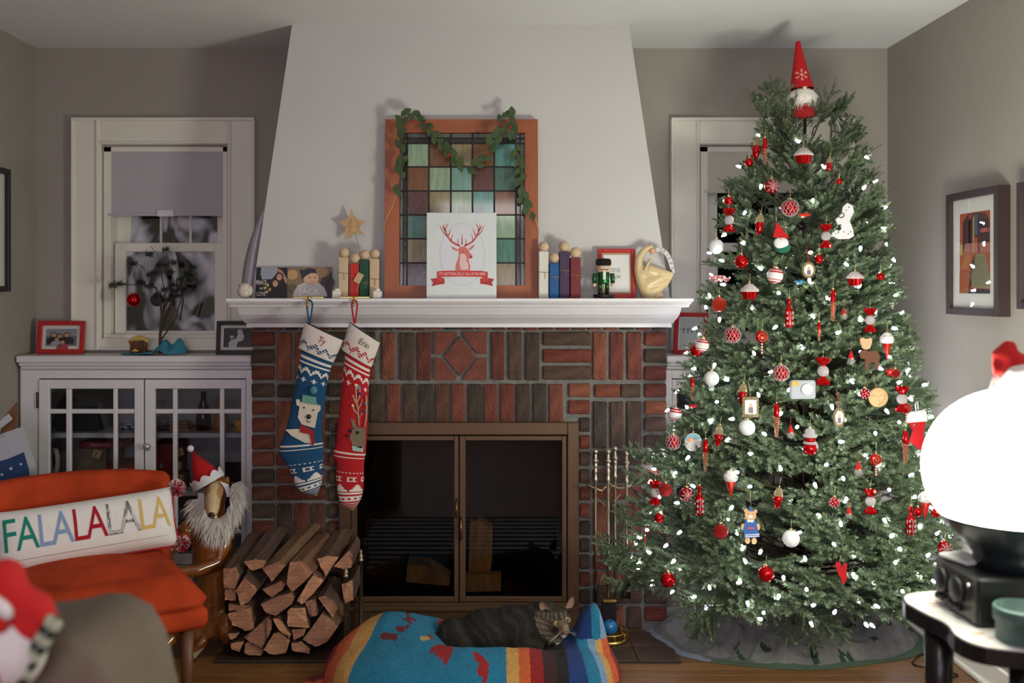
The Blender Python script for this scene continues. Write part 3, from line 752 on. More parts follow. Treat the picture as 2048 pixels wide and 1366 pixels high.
boxy('storage_box', 'dark box on the bottom shelf behind the chair', 'box', 240, 300, 4.33, 4.5, Z(1118, CF)+.001, Z(1118, CF)+.16, mat('black_card'))

# boxes leaning by the left wall
t = thing('cardboard_box', 'brown open cardboard box with a white strap by the left wall', 'box', (X(-2, 3.95), 3.95, 0))
CARD = mat('cardboard', (128,90,62), .85, var=.08)
c = MB(); zt1 = Z(855, 3.95)
c.prism([(X(-6,3.95)-X(-2,3.95), .3), (X(34,3.95)-X(-2,3.95), .3), (X(34,3.95)-X(-2,3.95), Z(803,3.95)), (X(10,3.95)-X(-2,3.95), Z(830,3.95)), (X(-6,3.95)-X(-2,3.95), Z(890,3.95))], 0, .005)
c.bx(X(-6,3.95)-X(-2,3.95), X(34,3.95)-X(-2,3.95), -.1, .1, 0, .42)
c.build('box_body', CARD, t)
MB().box((0,0,0), (.10,.006,.028), .003, M.Translation((X(4,3.9)-X(-2,3.95), -.06, Z(848,3.9))) @ M.Rotation(R(-40), 4, 'Y')).build('handle_strap', mat('strap_white', (196,196,204), .5), t)
t = thing('gift_bag', 'white and blue box with white stars leaning behind the orange chair', 'box', (X(25, 3.78), 3.78, 0))
bx_ = lambda a, b: (X(a, 3.78)-X(25, 3.78), Z(b, 3.78))
c = MB(); o_ = [bx_(-60,890), bx_(33,857), bx_(58,938), bx_(75,1100), bx_(-60,1100)]
c.prism(o_, 0, .06, None, 0, K(186,188,200))
c.build('box_body', mat('carton_print', attr=True, rough=.5), t)
c = MB(); c.poly([bx_(-60,930), bx_(-10,925), bx_(15,918), bx_(48,904), bx_(58,938), bx_(75,1098), bx_(-60,1098)], -.0006, None, 0, K(32,66,110))
for a, b, rr in ((22,937,4.5),(42,928,3.5),(4,949,4)):
    c.poly([bx_(a+rr*(1 if k % 2 == 0 else .45)*sin(pi*k/5+.3), b-rr*(1 if k % 2 == 0 else .45)*cos(pi*k/5+.3)) for k in range(10)], -.001, None, 0, K(220,222,232))
for a, b in ((0,872),(4,875)): c.stroke([bx_(a-8,b+2), bx_(a+8,b-4)], .0012, -.001, col=K(60,60,70))
c.build('print', PRINT, t)

# ------------------------------------------------------------------ on the mantel
MZ = MT
def mx(px, d): return X(px, d)
d = 3.87
t = thing('baseball', 'white baseball with red stitching at the left end of the mantel', 'baseball', (mx(490, d), d, MZ+.0301))
MB().sph((0,0,0), .030, 26).build('ball', mat('baseball_leather', (214,204,190), .6, bump=.1, bs=300), t)
m = MB()
for sg in (-1, 1):
    pts = [V((sg*.021+sg*.004*cos(a*2), -.0255*sin(a) if True else 0, .0262*cos(a))) for a in [pi*k/22-.2 for k in range(23)]]
    for p in pts:
        p = p.normalized()*.0303; m.tube([p+V((-.0022,0,.0012)), p, p+V((.0022,0,.0012))], .0004, 4)
m.build('stitching', mat('red_thread', (160,50,44), .7), t)
MB().text('9', .009, (.006,-.0306,.0), col=K(40,40,44)).build('ink_mark', PRINT, t)
# curved metal piece behind the baseball
t = thing('metal_sculpture', 'tall curved brushed steel sculpture at the left end of the mantel', 'sculpture', (mx(497, 4.08), 4.08, MZ))
vs = []; n = 18
for i in range(n):
    u = i/(n-1); py = lerp(596, 418, u); xl = lerp(482, 527, u**2.1); xr = lerp(508, 531, u**1.05)
    for px, yy in ((xl, 0), ((xl+xr)/2, -.004), (xr, 0), ((xl+xr)/2, .02*(1-u*.6))): vs.append((X(px, 4.08)-X(497, 4.08), yy, max(0, Z(py, 4.08)-MZ)))
fs = [(i*4+k, i*4+(k+1) % 4, (i+1)*4+(k+1) % 4, (i+1)*4+k) for i in range(n-1) for k in range(4)]+[(3,2,1,0), tuple((n-1)*4+k for k in range(4))]
MB().add(vs, fs, 0, None, None, True).build('curved_blade', mat('brushed_steel', (186,183,190), .4, metal=.15, var=.1, vs_=30, stretch=(8,8,.5)), t)

# photo cards
def peace(p, T, w, h):
    p.poly([T(0,0),T(1,0),T(1,1),T(0,1)], -.0024, None, 0, K(24,22,24))
    p.poly([T(*q) for q in [(.16,1),(.14,.78),(.2,.6),(.5,.62),(.68,.84),(.66,1)]], -.0026, None, 0, K(150,154,170))
    p.poly([T(*q) for q in [(.66,.98),(.82,.9),(.99,.62),(1,.45),(.94,.5),(.8,.78),(.7,.86)]], -.0026, None, 0, K(178,130,110))
    for cx, cz in ((.74,.70),(.62,.49)):
        p.poly([T(cx+.13*cos(2*pi*k/14), cz+.14*sin(2*pi*k/14)) for k in range(14)], -.0027, None, 0, K(52,34,30))
        p.poly([T(cx+.085*cos(2*pi*k/14), cz-.02+.105*sin(2*pi*k/14)) for k in range(14)], -.0029, None, 0, K(190,140,118))
        p.stroke([T(cx-.04,cz-.06), T(cx,cz-.075), T(cx+.04,cz-.06)], .0014, -.0031, col=K(235,225,220))
    for tx, z, sz in (('PEACE',.5,.19),('and',.32,.12),('LOVE',.13,.2)):
        a = T(.18, z); p.text(tx, sz*h, (a[0], -.0030, a[1]), col=K(236,234,230), sx=.62)
    for cx, cz in ((.38,.42),(.45,.28),(.36,.2),(.30,.33)):
        p.poly([T(cx+.06*(1 if k % 2 == 0 else .45)*sin(pi*k/5), cz+.075*(1 if k % 2 == 0 else .45)*cos(pi*k/5)) for k in range(10)], -.0030, None, 0, K(216,196,104))
def baby(p, T, w, h):
    p.poly([T(0,0),T(1,0),T(1,1),T(0,1)], -.0024, None, 0, K(134,108,84))
    for cx, cz, rr, c in ((.1,.75,.16,(186,148,100)),(.75,.85,.2,(168,140,104)),(.9,.5,.2,(70,56,48)),(.1,.3,.16,(96,88,64)),(.55,.9,.15,(150,120,86))):
        p.poly([T(cx+rr*.8*cos(2*pi*k/16), max(0, min(1, cz+rr*sin(2*pi*k/16)))) for k in range(16)], -.0025, None, 0, K(*c))
    p.poly([T(*q) for q in [(.84,.0),(.85,.45),(.95,.8),(1,.85),(1,0)]], -.0026, None, 0, K(44,44,54))
    p.poly([T(*q) for q in [(.12,.0),(.14,.2),(.24,.42),(.42,.52),(.68,.5),(.82,.36),(.9,.12),(.9,0)]], -.0027, None, 0, K(196,192,196))
    p.poly([T(.53+.17*cos(2*pi*k/18), .62+.2*sin(2*pi*k/18)) for k in range(18)], -.0029, None, 0, K(214,170,146))
    p.poly([T(*q) for q in [(.32,.6),(.28,.82),(.26,.92),(.36,.9),(.48,.97),(.6,.94),(.66,.8),(.52,.8),(.42,.72)]], -.0031, None, 0, K(36,40,60))
    for cx in (.5,.62): p.poly([T(cx+.018*cos(2*pi*k/10), .66+.02*sin(2*pi*k/10)) for k in range(10)], -.0032, None, 0, K(30,30,36))
    p.stroke([T(.54,.53), T(.58,.52), T(.62,.53)], .0012, -.0032, col=K(150,80,76))
    a = T(.5, .2); p.text('JACK', .24*h, (a[0], -.0034, a[1]), col=K(238,236,232), sx=1.15)
def card(label, px0, px1, py0, d, draw):
    t = thing('photo_card', label, 'photo card', (mx((px0+px1)/2, d), d, MZ), rot=(R(-8), 0, 0)); w_ = (px1-px0)*S(d); h = (596-py0)*S(d)
    MB().bx(-w_/2, w_/2, -.002, 0, 0, h).build('card', mat('card_white', (220,218,214), .6), t)
    p = MB(); draw(p, sub(-w_/2, w_/2, 0, h), w_, h); p.build('print', PRINT, t)
card('dark photo card lettered PEACE and LOVE on the mantel', 511, 574, 534, 3.95, peace)
card('photo card of a baby in a navy knit cap on the mantel', 575, 663, 533, 3.955, baby)
# stocking holders
GOLD = mat('pale_gold_metal', (206,196,140), .25, metal=1)
def holder(label, px, hw):
    d = 3.84; t = thing('stocking_holder', label, 'stocking holder', (mx(px, d), d, MZ)); w_ = hw*S(d)
    MB().bx(-w_, w_, -.02, .05, 0, .008, .003).build('base', GOLD, t)
    MB().bx(-.011, .011, -.036, -.018, -.0045, .0075, .002).tube([(0,-.034,.004),(0,-.040,-.004),(0,-.043,-.018),(0,-.047,-.026),(0,-.053,-.026),(0,-.056,-.020)], .0045, 8).build('hook', BRASS, t)
holder('gold stocking holder carrying the blue stocking', 619, 31); holder('gold stocking holder carrying the red stocking', 710, 31)
# white tealight cubes
for px, lb in ((674, 'white cube tealight holder left of the wooden peg figures'), (755, 'white cube tealight holder beside the stained glass frame')):
    t = thing('tealight_holder', lb, 'candle holder', (mx(px, 3.86), 3.86, MZ), group=None)
    MB().bx(-.017,.017,-.016,.016,0,.030,.003).build('cube', mat('white_wax', (222,216,208), .5), t)
    MB().lathe([(.011,.029),(.011,.034),(.008,.038),(0,.039)], 14).build('candle', mat('candle_white', (236,234,230), .4), t)
# peg figures
RAWW = mat('raw_beech', (206,180,150), .7, var=.1, vs_=20, stretch=(1,1,.2))
TWINE = mat('jute_twine', (158,126,88), .9)
TAGM = mat('kraft_tag', (200,168,128), .8)
def peg(label, x0, x1, top, hy, hr, m_, d, tagged):
    t = thing('peg_figure', label, 'wooden figure', (mx((x0+x1)/2, d), d, MZ)); w_ = (x1-x0)*S(d); h = (596-top)*S(d); hr = hr*S(d)
    MB().bx(-w_/2, w_/2, -w_/2, w_/2, 0, h, .0025).build('body', m_, t)
    MB().sph((.001, 0, (596-hy)*S(d)), hr, 20).lathe([(.005,h),(.005,(596-hy)*S(d)-hr*.8)], 8).build('head', RAWW, t)
    zz = h*tagged; k = w_/2+.0012
    MB().tube([(-k,-k,zz),(k,-k,zz-.003),(k,k,zz),(-k,k,zz+.003),(-k,-k,zz)], .0011, 5).tube([(0,-k,zz),(.006,-k-.002,zz-.012),(.004,-k-.002,zz-.028)], .0009, 4).build('twine', TWINE, t)
    return t
def pm(n, c): return mat('pegpaint_'+n, c, .7, var=.08)
peg('bare beech peg figure at the left of the red one on the mantel', 678, 697, 514, 505, 10.5, RAWW, 3.90, .62)
peg('red peg figure with a kraft tag on the mantel', 701, 718.5, 527, 516, 10.5, pm('red', (196,44,40)), 3.90, .52)
peg('dark green peg figure on the mantel', 720, 738, 519, 509, 10.5, pm('green', (24,74,58)), 3.90, .42)
peg('bare beech peg figure beside the dark green one on the mantel', 740, 758, 517, 507, 10, RAWW, 3.90, .5)
o = MB().box((0,0,0), (.026,.002,.04), .001, M.Rotation(R(30), 4, 'Y')).tube([(.005,-.001,-.018),(-.003,-.002,-.04),(-.012,-.002,-.055)], .0008, 4).build('gift_tag', [TAGM], None, (mx(717, 3.875), 3.8765, Z(556, 3.875)))
tag(o, 'kraft paper tag tied between the red and green peg figures', 'tag')
peg('white peg figure next to the stained glass frame', 1077, 1096.5, 502, 493, 10.5, pm('white', (214,212,206)), 3.90, .56)
peg('bright blue peg figure, shortest of the right mantel group', 1098.5, 1117, 526, 515, 10, pm('blue', (20,84,146)), 3.89, .62)
peg('dark purple peg figure on the mantel', 1118, 1139, 503, 493, 11, pm('purple', (66,46,78)), 3.90, .6)
peg('maroon peg figure at the right end of its group on the mantel', 1140, 1160.5, 515, 505, 11.5, pm('maroon', (112,34,44)), 3.89, .58)
# wooden star on a stick
t = thing('wooden_star', 'pale wooden star on a thin wire above the peg figures', 'ornament', (mx(716, 3.955), 3.955, MZ))
c = lambda px, py: (X(px, 3.955)-X(716, 3.955), Z(py, 3.955)-MZ)
star = [(702,417),(710,437),(728,442),(716,455),(729,472),(709,465),(690,480),(691,455),(679,443),(697,437)]
MB().prism([c(*q) for q in star], -.004, .004).build('star', mat('pale_ply', (198,160,118), .7, var=.12, vs_=14), t)
m = MB()
for a, b in (((700,440),(697,468)),((704,436),(701,466)),((712,440),(716,466)),((716,441),(721,466)),((694,455),(718,452))):
    p, q_ = c(*a), c(*b); m.tube([(p[0],-.0045,p[1]),(q_[0],-.0045,q_[1])], .0005, 4)
p, q_, e = c(709,465), c(715,482), c(719,500); m.tube([(p[0],.003,p[1]),(q_[0],.004,q_[1]),(e[0],.004,e[1]),(e[0],.004,.0)], .0009, 5)
m.build('wire', mat('gold_wire', (168,140,80), .4, metal=.8), t)

# stained glass panel
d = 3.94
SG = thing('stained_glass_panel', 'wood-framed stained glass window panel leaning on the chimney', 'stained glass', (mx(923, d), d, MZ), rot=(R(-2.2), 0, 0))
g = lambda px: X(px, d)-X(923, d)
h_ = lambda py: (596-py)*S(d)
CHER = mat('cherry_wood', (158,86,48), .45, var=.2, vs_=7, stretch=(3,3,.6), bump=.05, bs=60)
CHERH = mat('cherry_wood_flat', (158,86,48), .45, var=.2, vs_=7, stretch=(.6,3,3), bump=.05, bs=60)
FR = (769.5, 1076, 237, 596, 799, 1050, 264, 571)
def side(poly, m_, sl): 
    MB().prism([(g(a), h_(b)) for a, b in poly], -.014, .016).build('frame_rail', m_, SG)
side([(FR[0],FR[2]),(FR[4],FR[6]),(FR[4],FR[7]),(FR[0],FR[3])], CHER, 0); side([(FR[1],FR[2]),(FR[5],FR[6]),(FR[5],FR[7]),(FR[1],FR[3])], CHER, 0)
side([(FR[0],FR[2]),(FR[1],FR[2]),(FR[5],FR[6]),(FR[4],FR[6])], CHERH, 0); side([(FR[0],FR[3]),(FR[1],FR[3]),(FR[5],FR[7]),(FR[4],FR[7])], CHERH, 0)
def pane_mat(n, c):
    m_ = mat('glass_'+n, c, .12, var=.25, vs_=12, stretch=(6,1,1), bump=.25, bs=40, coat=.5)
    return m_
PC = {'pg': pane_mat('pale_green', (142,168,142)), 'ob': pane_mat('amber_brown', (116,74,40)), 'ol': pane_mat('olive_tan', (136,126,88)), 'tq': pane_mat('turquoise', (84,142,138)),
      'tg': pane_mat('teal_green', (66,104,90)), 'mr': pane_mat('maroon', (86,50,44)), 'pt': pane_mat('pale_teal', (118,160,150)), 'te': pane_mat('teal', (64,122,108)), 'db': pane_mat('dark_brown', (54,34,26)), 'bk': pane_mat('smoke', (30,28,26)), 'gy': pane_mat('ripple_grey', (92,94,88))}
cols = [(815,856),(859,900),(903,943.5),(946.7,987),(990.5,1031)]; rows_ = [(286,331),(334,379),(383,427.5),(431,475.5),(478.5,524.5),(526.5,571)]
lay = [['pg','ob','ol','ob','tq'],['ob','pg','pt','mr','tg'],['mr','ol','pg','tq','ob'],['te','pg','ob','pt','pg'],['ol','tq','mr','ob','te'],['db','ol','te','pg','ol']]
for j, (r0, r1) in enumerate(rows_):
    for i, (c0, c1) in enumerate(cols):
        MB().bx(g(c0-.6), g(c1+.6), -.0035, .0005, h_(r1+.6), h_(r0-.6)).build('pane', PC[lay[j][i]], SG, None, (0, 0, 0))
for c0, c1, nm in ((800,806,'gy'),(807.5,813,'bk'),(1033,1040,'bk'),(1041.5,1049.5,'gy')):
    for j, (r0, r1) in enumerate(rows_): MB().bx(g(c0), g(c1), -.003, .0005, h_(r1), h_(r0)).build('pane', PC[nm], SG)
for r0, r1, nm in ((265,273,'gy'),(275,284,'bk')):
    for c0, c1 in cols: MB().bx(g(c0), g(c1), -.003, .0005, h_(r1), h_(r0)).build('pane', PC[nm], SG)
LEAD = mat('lead_came', (52,52,50), .5, metal=.6, bump=.3, bs=200)
def came(x0, x1, y0, y1): MB().bx(g(x0), g(x1), -.0055, .002, h_(y1), h_(y0), .001).build('lead_came', LEAD, SG)
for a in (814, 857.5, 901.5, 945, 988.7, 1032): came(a-1.7, a+1.7, 265, 571)
for a in (806.7, 1040.7): came(a-1, a+1, 265, 571)
for b in (285, 332.5, 381, 429.3, 477, 525.5): came(800, 1050, b-1.6, b+1.6)
came(800, 1050, 273, 275.5)
for px in (833, 1015):
    MB().tube([(g(px),0,h_(238)),(g(px),0,h_(234)),(g(px-3),0,h_(230)),(g(px),0,h_(225)),(g(px+4),0,h_(229)),(g(px+2),0,h_(234))], .0012, 6).build('screw_eye', mat('steel_eye', (200,200,205), .25, metal=1), SG)
# garland
d = 3.905
GA = thing('leaf_garland', 'green felt leaf garland with red berries draped over the stained glass panel', 'garland', (mx(923, d), d, MZ))
cr = lambda a, b, y=0: V((X(740+.3076*a, d)-X(923, d), y, Z(200+.3076*b, d)-MZ))
A = [(180,575),(200,480),(185,450),(210,390),(198,320),(212,265),(205,150),(206,85),(260,92),(300,100),(350,125),(390,190),(430,250),(480,310),(520,360),(570,405),(630,440),(690,415),(740,380),(770,330),(805,260),(840,190),(860,100),(897,98),(935,130),(925,190),(945,250),(955,330),(970,420),(980,500),(992,560),(1000,640),(1030,700),(1060,735)]
pts = path([cr(a, b, (.012 if b < 130 else (-.004*sin(k)))) for k, (a, b) in enumerate(A)], 150)
MB().tube(pts, .0012, 5).build('stem', mat('garland_stem', (74,84,52), .9), GA)
LEAF = mat('felt_leaf', (70,88,58), .95, var=.2, vs_=40, bump=.2, bs=300)
lv = MB(); L_ = .041
prof_ = [(0,0),(.25,.24),(.5,.31),(.75,.2),(1,0)]
vs = [];
for t_, w_ in prof_: vs += [(t_, -w_, .05*sin(t_*3)+.08*w_), (t_, 0, .0+.06*sin(t_*3)), (t_, w_, .05*sin(t_*3)+.08*w_)]
fs = [(i*3+k, (i+1)*3+k, (i+1)*3+k+1, i*3+k+1) for i in range(4) for k in range(2)]
lm = MB().add([tuple(q*L_ for q in v) for v in vs], fs, 0, None, None, True); lo = None; r_ = random.Random(8)
for k in range(0, 149, 2):
    p = pts[k]; tdir = (pts[k+1]-pts[k]).normalized(); sd = 1 if (k//2) % 2 == 0 else -1
    ang = r_.uniform(.25, .7)*sd; yv = V((0,-1,0)); side_ = tdir.cross(yv).normalized()
    ax = (tdir*cos(ang)*(1 if r_.random() < .8 else -1)+side_*sin(ang)+yv*r_.uniform(-.1,.25)).normalized(); nz = (yv+side_*r_.uniform(-.5,.5)).normalized(); bx2 = nz.cross(ax).normalized(); nz = ax.cross(bx2)
    if lo is None: lo = lm.build('leaf', LEAF, GA); o = lo; sm = None
    else: o = lo.copy(); COL.objects.link(o)
    mm = M((ax, bx2, nz)).transposed().to_4x4(); o.matrix_local = M.Translation(p+V((0,-.003,0))) @ mm @ M.Scale(r_.uniform(.85,1.25), 4)
for a, b in ((363,152),(512,360),(915,178)): MB().sph(cr(a, b, -.012), .0052, 12).build('berry', mat('red_berry', (200,20,24), .5), GA)
TW = mat('pale_twine', (188,166,136), .9)
MB().tube(path([cr(180,578), cr(150,680,-.004), cr(100,790,-.004), cr(88,850,.006), cr(95,878,.02)], 24), .0014, 5).build('twine', TW, GA)
MB().tube(path([cr(1060,735,-.004), cr(1082,790,0), cr(1100,850,.02), cr(1098,890,.03)], 16), .0014, 5).build('twine', TW, GA)

# deer board
d = 3.865
DB = thing('deer_sign', 'pale green board printed with a red deer and banner on the mantel', 'sign', (mx(923, d), d, MZ), rot=(R(-3.5), 0, 0))
w_ = 140*S(d); hh = 172*S(d)
MB().bx(-w_/2, w_/2, -.006, .006, 0, hh, .001).build('board', mat('pale_board', (204,214,216), .7, col2=(222,226,230), wave=9, vs_=5, stretch=(6,1,.7)), DB)
T = lambda a, b: ((a-595)*.3076*S(d), (1286-b)*.3076*S(d))      # crop pixels to the board
p = MB(); DR = K(188,72,66)
p.poly([T(600+148*cos(2*pi*k/40), 1000+205*sin(2*pi*k/40)) for k in range(40)], -.0063, None, 0, K(168,196,200))
p.poly([T(600+145*cos(2*pi*k/40), 1000+202*sin(2*pi*k/40)) for k in range(40)], -.0065, None, 0, K(214,216,226))
def ink(pts, w0, w1): n = len(pts); p.stroke([T(*q) for q in pts], [lerp(w0, w1, k/(n-1))*.3076*S(d) for k in range(n)], -.0068, col=DR)
def both(pts, w0, w1):
    ink(pts, w0, w1); ink([(1196-a, b) for a, b in pts], w0, w1)
both([(585,945),(560,935),(528,915),(505,885),(490,850),(478,830)], 13, 7)
for q in ([(528,915),(530,890),(538,865)],[(505,885),(480,860),(462,835),(452,808)],[(490,850),(492,825),(505,805),(510,795)],[(490,850),(480,825),(488,800)],[(575,940),(570,915),(575,895)],[(600,935),(597,905),(598,868)],[(478,830),(470,818),(474,805)],[(510,880),(520,850),(528,835)]): both(q, 8, 2)
# head and neck drawn in ink with paper highlights
p.poly([T(*q) for q in [(572,968),(580,955),(598,948),(618,950),(634,962),(645,985),(664,1005),(667,1018),(658,1028),(640,1030),(640,1045),(652,1070),(650,1105),(555,1105),(558,1065),(572,1030),(578,1000)]], -.0069, None, 0, K(205,112,104))
p.poly([T(*q) for q in [(585,1005),(600,990),(618,1000),(630,1020),(625,1040),(640,1060),(640,1100),(590,1100),(582,1060)]], -.0071, None, 0, K(226,190,190))
for q in ([(572,968),(530,948),(528,955),(545,972),(574,978)],[(640,965),(668,940),(682,936),(672,955),(648,975)]): p.poly([T(*k) for k in q], -.007, None, 0, K(205,112,104))
for q in ([(560,1060),(580,1090),(600,1080),(620,1095),(645,1075)],[(575,1040),(585,1065),(590,1085)],[(590,970),(600,965),(612,972)],[(640,1010),(655,1015)],[(600,990),(590,1010),(592,1030)],[(615,985),(626,1000),(640,1020)],[(562,1080),(570,1100)],[(640,1040),(645,1070),(640,1100)]): ink(q, 5, 3)
for a, b, rr in ((606,985,5),(657,1016,7),(632,980,4)): p.poly([T(a+rr*cos(2*pi*k/10), b+rr*.8*sin(2*pi*k/10)) for k in range(10)], -.0072, None, 0, K(120,30,30))
BN = K(196,52,50)
p.poly([T(*q) for q in [(436,1112),(480,1107),(600,1106),(720,1107),(766,1114),(766,1152),(720,1147),(600,1144),(480,1146),(436,1152)]], -.0075, None, 0, BN)
for f in (lambda a: a, lambda a: 1202-a):
    p.poly([T(f(a), b) for a, b in [(394,1160),(440,1154),(485,1158),(485,1192),(440,1198),(402,1208),(410,1184)]], -.0073, None, 0, K(170,40,42))
    p.poly([T(f(a), b) for a, b in [(436,1150),(440,1176),(470,1176),(482,1160),(470,1150)]], -.0077, None, 0, BN)
a = T(600, 1128); p.text("IT'S GETTING JOLLY ALL UP IN HERE", 19.5*.3076*S(d)*1.25, (a[0], -.0078, a[1]), col=K(236,214,212), sx=.76)
p.build('print', PRINT, DB)

# nutcracker
d = 3.89
t = thing('nutcracker', 'green nutcracker soldier with a black fur hat on the mantel', 'nutcracker', (mx(1207, d), d, MZ)); u = S(d)
GRN = mat('metallic_green', (36,96,52), .25, metal=.6); SKN = mat('painted_skin', (222,186,160), .5); BLK = mat('gloss_black', (16,16,18), .25)
MB().lathe([(21*u,0),(21*u,7*u),(20*u,8*u),(0,8*u)], 24).build('base', BLK, t)
for sx in (-7,7):
    MB().sph((sx*u,-3*u,11*u), (5*u,8*u,4*u), 10).lathe([(4.5*u,10*u),(4.5*u,18*u)], 10, M.Translation((sx*u,0,0))).build('boot', BLK, t)
    MB().lathe([(4.5*u,18*u),(4.5*u,30*u)], 10, M.Translation((sx*u,0,0))).build('leg', GRN, t)
    MB().tube([(sx*2.45*u,0,50*u),(sx*2.6*u,0,40*u),(sx*2.6*u,-1*u,30*u)], [4.6*u,4.6*u,4.2*u], 10).build('arm', GRN, t)
    MB().sph((sx*2.6*u,-1*u,27*u), 4*u, 10).build('hand', SKN, t)
MB().lathe([(11*u,29*u),(12*u,32*u),(11*u,40*u),(13*u,51*u),(9*u,53*u)], 18).build('coat', GRN, t)
MB().lathe([(12*u,53*u),(13*u,55*u),(13*u,66*u),(11*u,67*u)], 18).build('head', SKN, t)
MB().lathe([(13*u,65*u),(15.5*u,68*u),(15.5*u,75*u),(13*u,79*u),(0,80*u)], 18).build('fur_hat', mat('black_fur', (14,14,15), .95, bump=1, bs=300), t)
m = MB().box((0,-12.5*u,46*u), (6*u,4*u,18*u), .002); m.build('beard', mat('white_hair', (220,216,208), .9), t)
m = MB()
for sx in (-1,1): m.sph((sx*5*u,-12.5*u,62*u), (2.6*u,1*u,2.2*u), 10)
m.build('eye', mat('eye_white', (236,236,236), .3), t)
m = MB()
for sx in (-1,1): m.sph((sx*5*u,-13.3*u,62*u), (1.2*u,.6*u,1.2*u), 8).tube([(sx*3*u,-12.5*u,65*u),(sx*8*u,-11.5*u,66*u)], .0009, 4).tube([(sx*.5*u,-13.3*u,57.5*u),(sx*5*u,-13*u,56.5*u),(sx*8.5*u,-11*u,58.5*u)], .0016, 5)
m.build('painted_face', BLK, t)
MB().sph((0,-13.5*u,60*u), 1.8*u, 8).build('nose', SKN, t)
# red frame with card
def mistle(p, x0, x1, z0, z1):
    p.poly([(x0,z0),(x1,z0),(x1,z1),(x0,z1)], -.0045, None, 0, K(216,216,216)); T = sub(x0, x1, z0, z1)
    a = T(.36, .58); p.text('MISTLETOE', .020, (a[0], -.0047, a[1]), col=K(60,60,62), sx=.55); a = T(.4, .40); p.text('ME. NOW.', .020, (a[0], -.0047, a[1]), col=K(60,60,62), sx=.62)
d = 3.945
t = picture('framed_card', 'red frame with a lettered mistletoe card behind the nutcracker', 'picture frame', (mx(1233.5, d), d, MZ), 75*S(d), 99*S(d), 8*S(d), .012, RED, 4*S(d), (R(-5), 0, 0), matc=(176,148,118), draw=mistle, glassy=False)
# ceramic celebrating figure
d = 3.92
t = thing('ceramic_figurine', 'cream ceramic figurine arching with a lettered scarf at the mantel end', 'figurine', (mx(1310, d), d, MZ)); u = S(d)
q = lambda a, b, y=0: V(((1060+.205*a-1310)*u, y, (596-(440+.205*b))*u))
m = MB().tube([q(1200,750), q(1150,700), q(1100,600), q(1060,480), q(1060,390), q(1100,310), q(1150,270), q(1200,255)], [.030,.030,.026,.018,.016,.014,.012,.010], 12)
m.tube([q(1080,520), q(1160,500), q(1240,520), q(1330,530), q(1400,520)], [.024,.03,.026,.018,.004], 12).tube([q(1150,700), q(1240,660), q(1320,600), q(1390,530)], [.03,.026,.018,.006], 12).tube([q(1130,640), q(1200,600), q(1280,560)], .03, 10)
m.sph(q(1190,735), (.03,.024,.014), 12).sph(q(1270,735), (.016,.016,.01), 10)
cream = mat('cream_glaze', (206,184,140), .35, var=.12, vs_=30)
skin('body', m, cream, t, .0035, 5)
MB().sph(q(1190,300,-.006), (.013,.012,.013), 14).build('head', mat('terracotta_skin', (208,160,124), .5), t)
MB().tube([q(1120,480,-.02), q(1135,440,-.024), q(1165,380,-.02)], [.006,.006,.006], 8).sph(q(1118,478,-.022), .008, 8).build('arm', mat('cream_glaze'), t)
pts = path([q(1225,290,-.004), q(1280,290,-.006), q(1330,330,-.006), q(1365,400,-.006), q(1385,470,-.004), q(1405,515,0)], 20); sc_ = MB(); vs = []
for k, p in enumerate(pts):
    tt = (pts[min(k+1,19)]-pts[max(k-1,0)]).normalized(); nn = V((-tt.z,0,tt.x))*(.0085 if k < 17 else .004)
    for yy in (-.004, .004): vs += [p+nn+V((0,yy,0)), p-nn+V((0,yy,0))]
fs = []
for k in range(19):
    a = k*4; b = a+4; fs += [(a+1,b+1,b,a),(a+2,b+2,b+3,a+3),(a,b,b+2,a+2),(a+3,b+3,b+1,a+1)]
sc_.add(vs, fs).build('scarf', mat('grey_white_scarf', (196,194,194), .5), t)
p = MB()
for k, ch in enumerate('CELEBR'):
    i = 3+int(k*2.6); tt = (pts[i+1]-pts[i-1]).normalized(); p.text(ch, .017, (pts[i].x, pts[i].y-.0043, pts[i].z), col=K(50,46,48), rot=math.atan2(tt.z, tt.x), sx=.8)
p.build('lettering', PRINT, t)

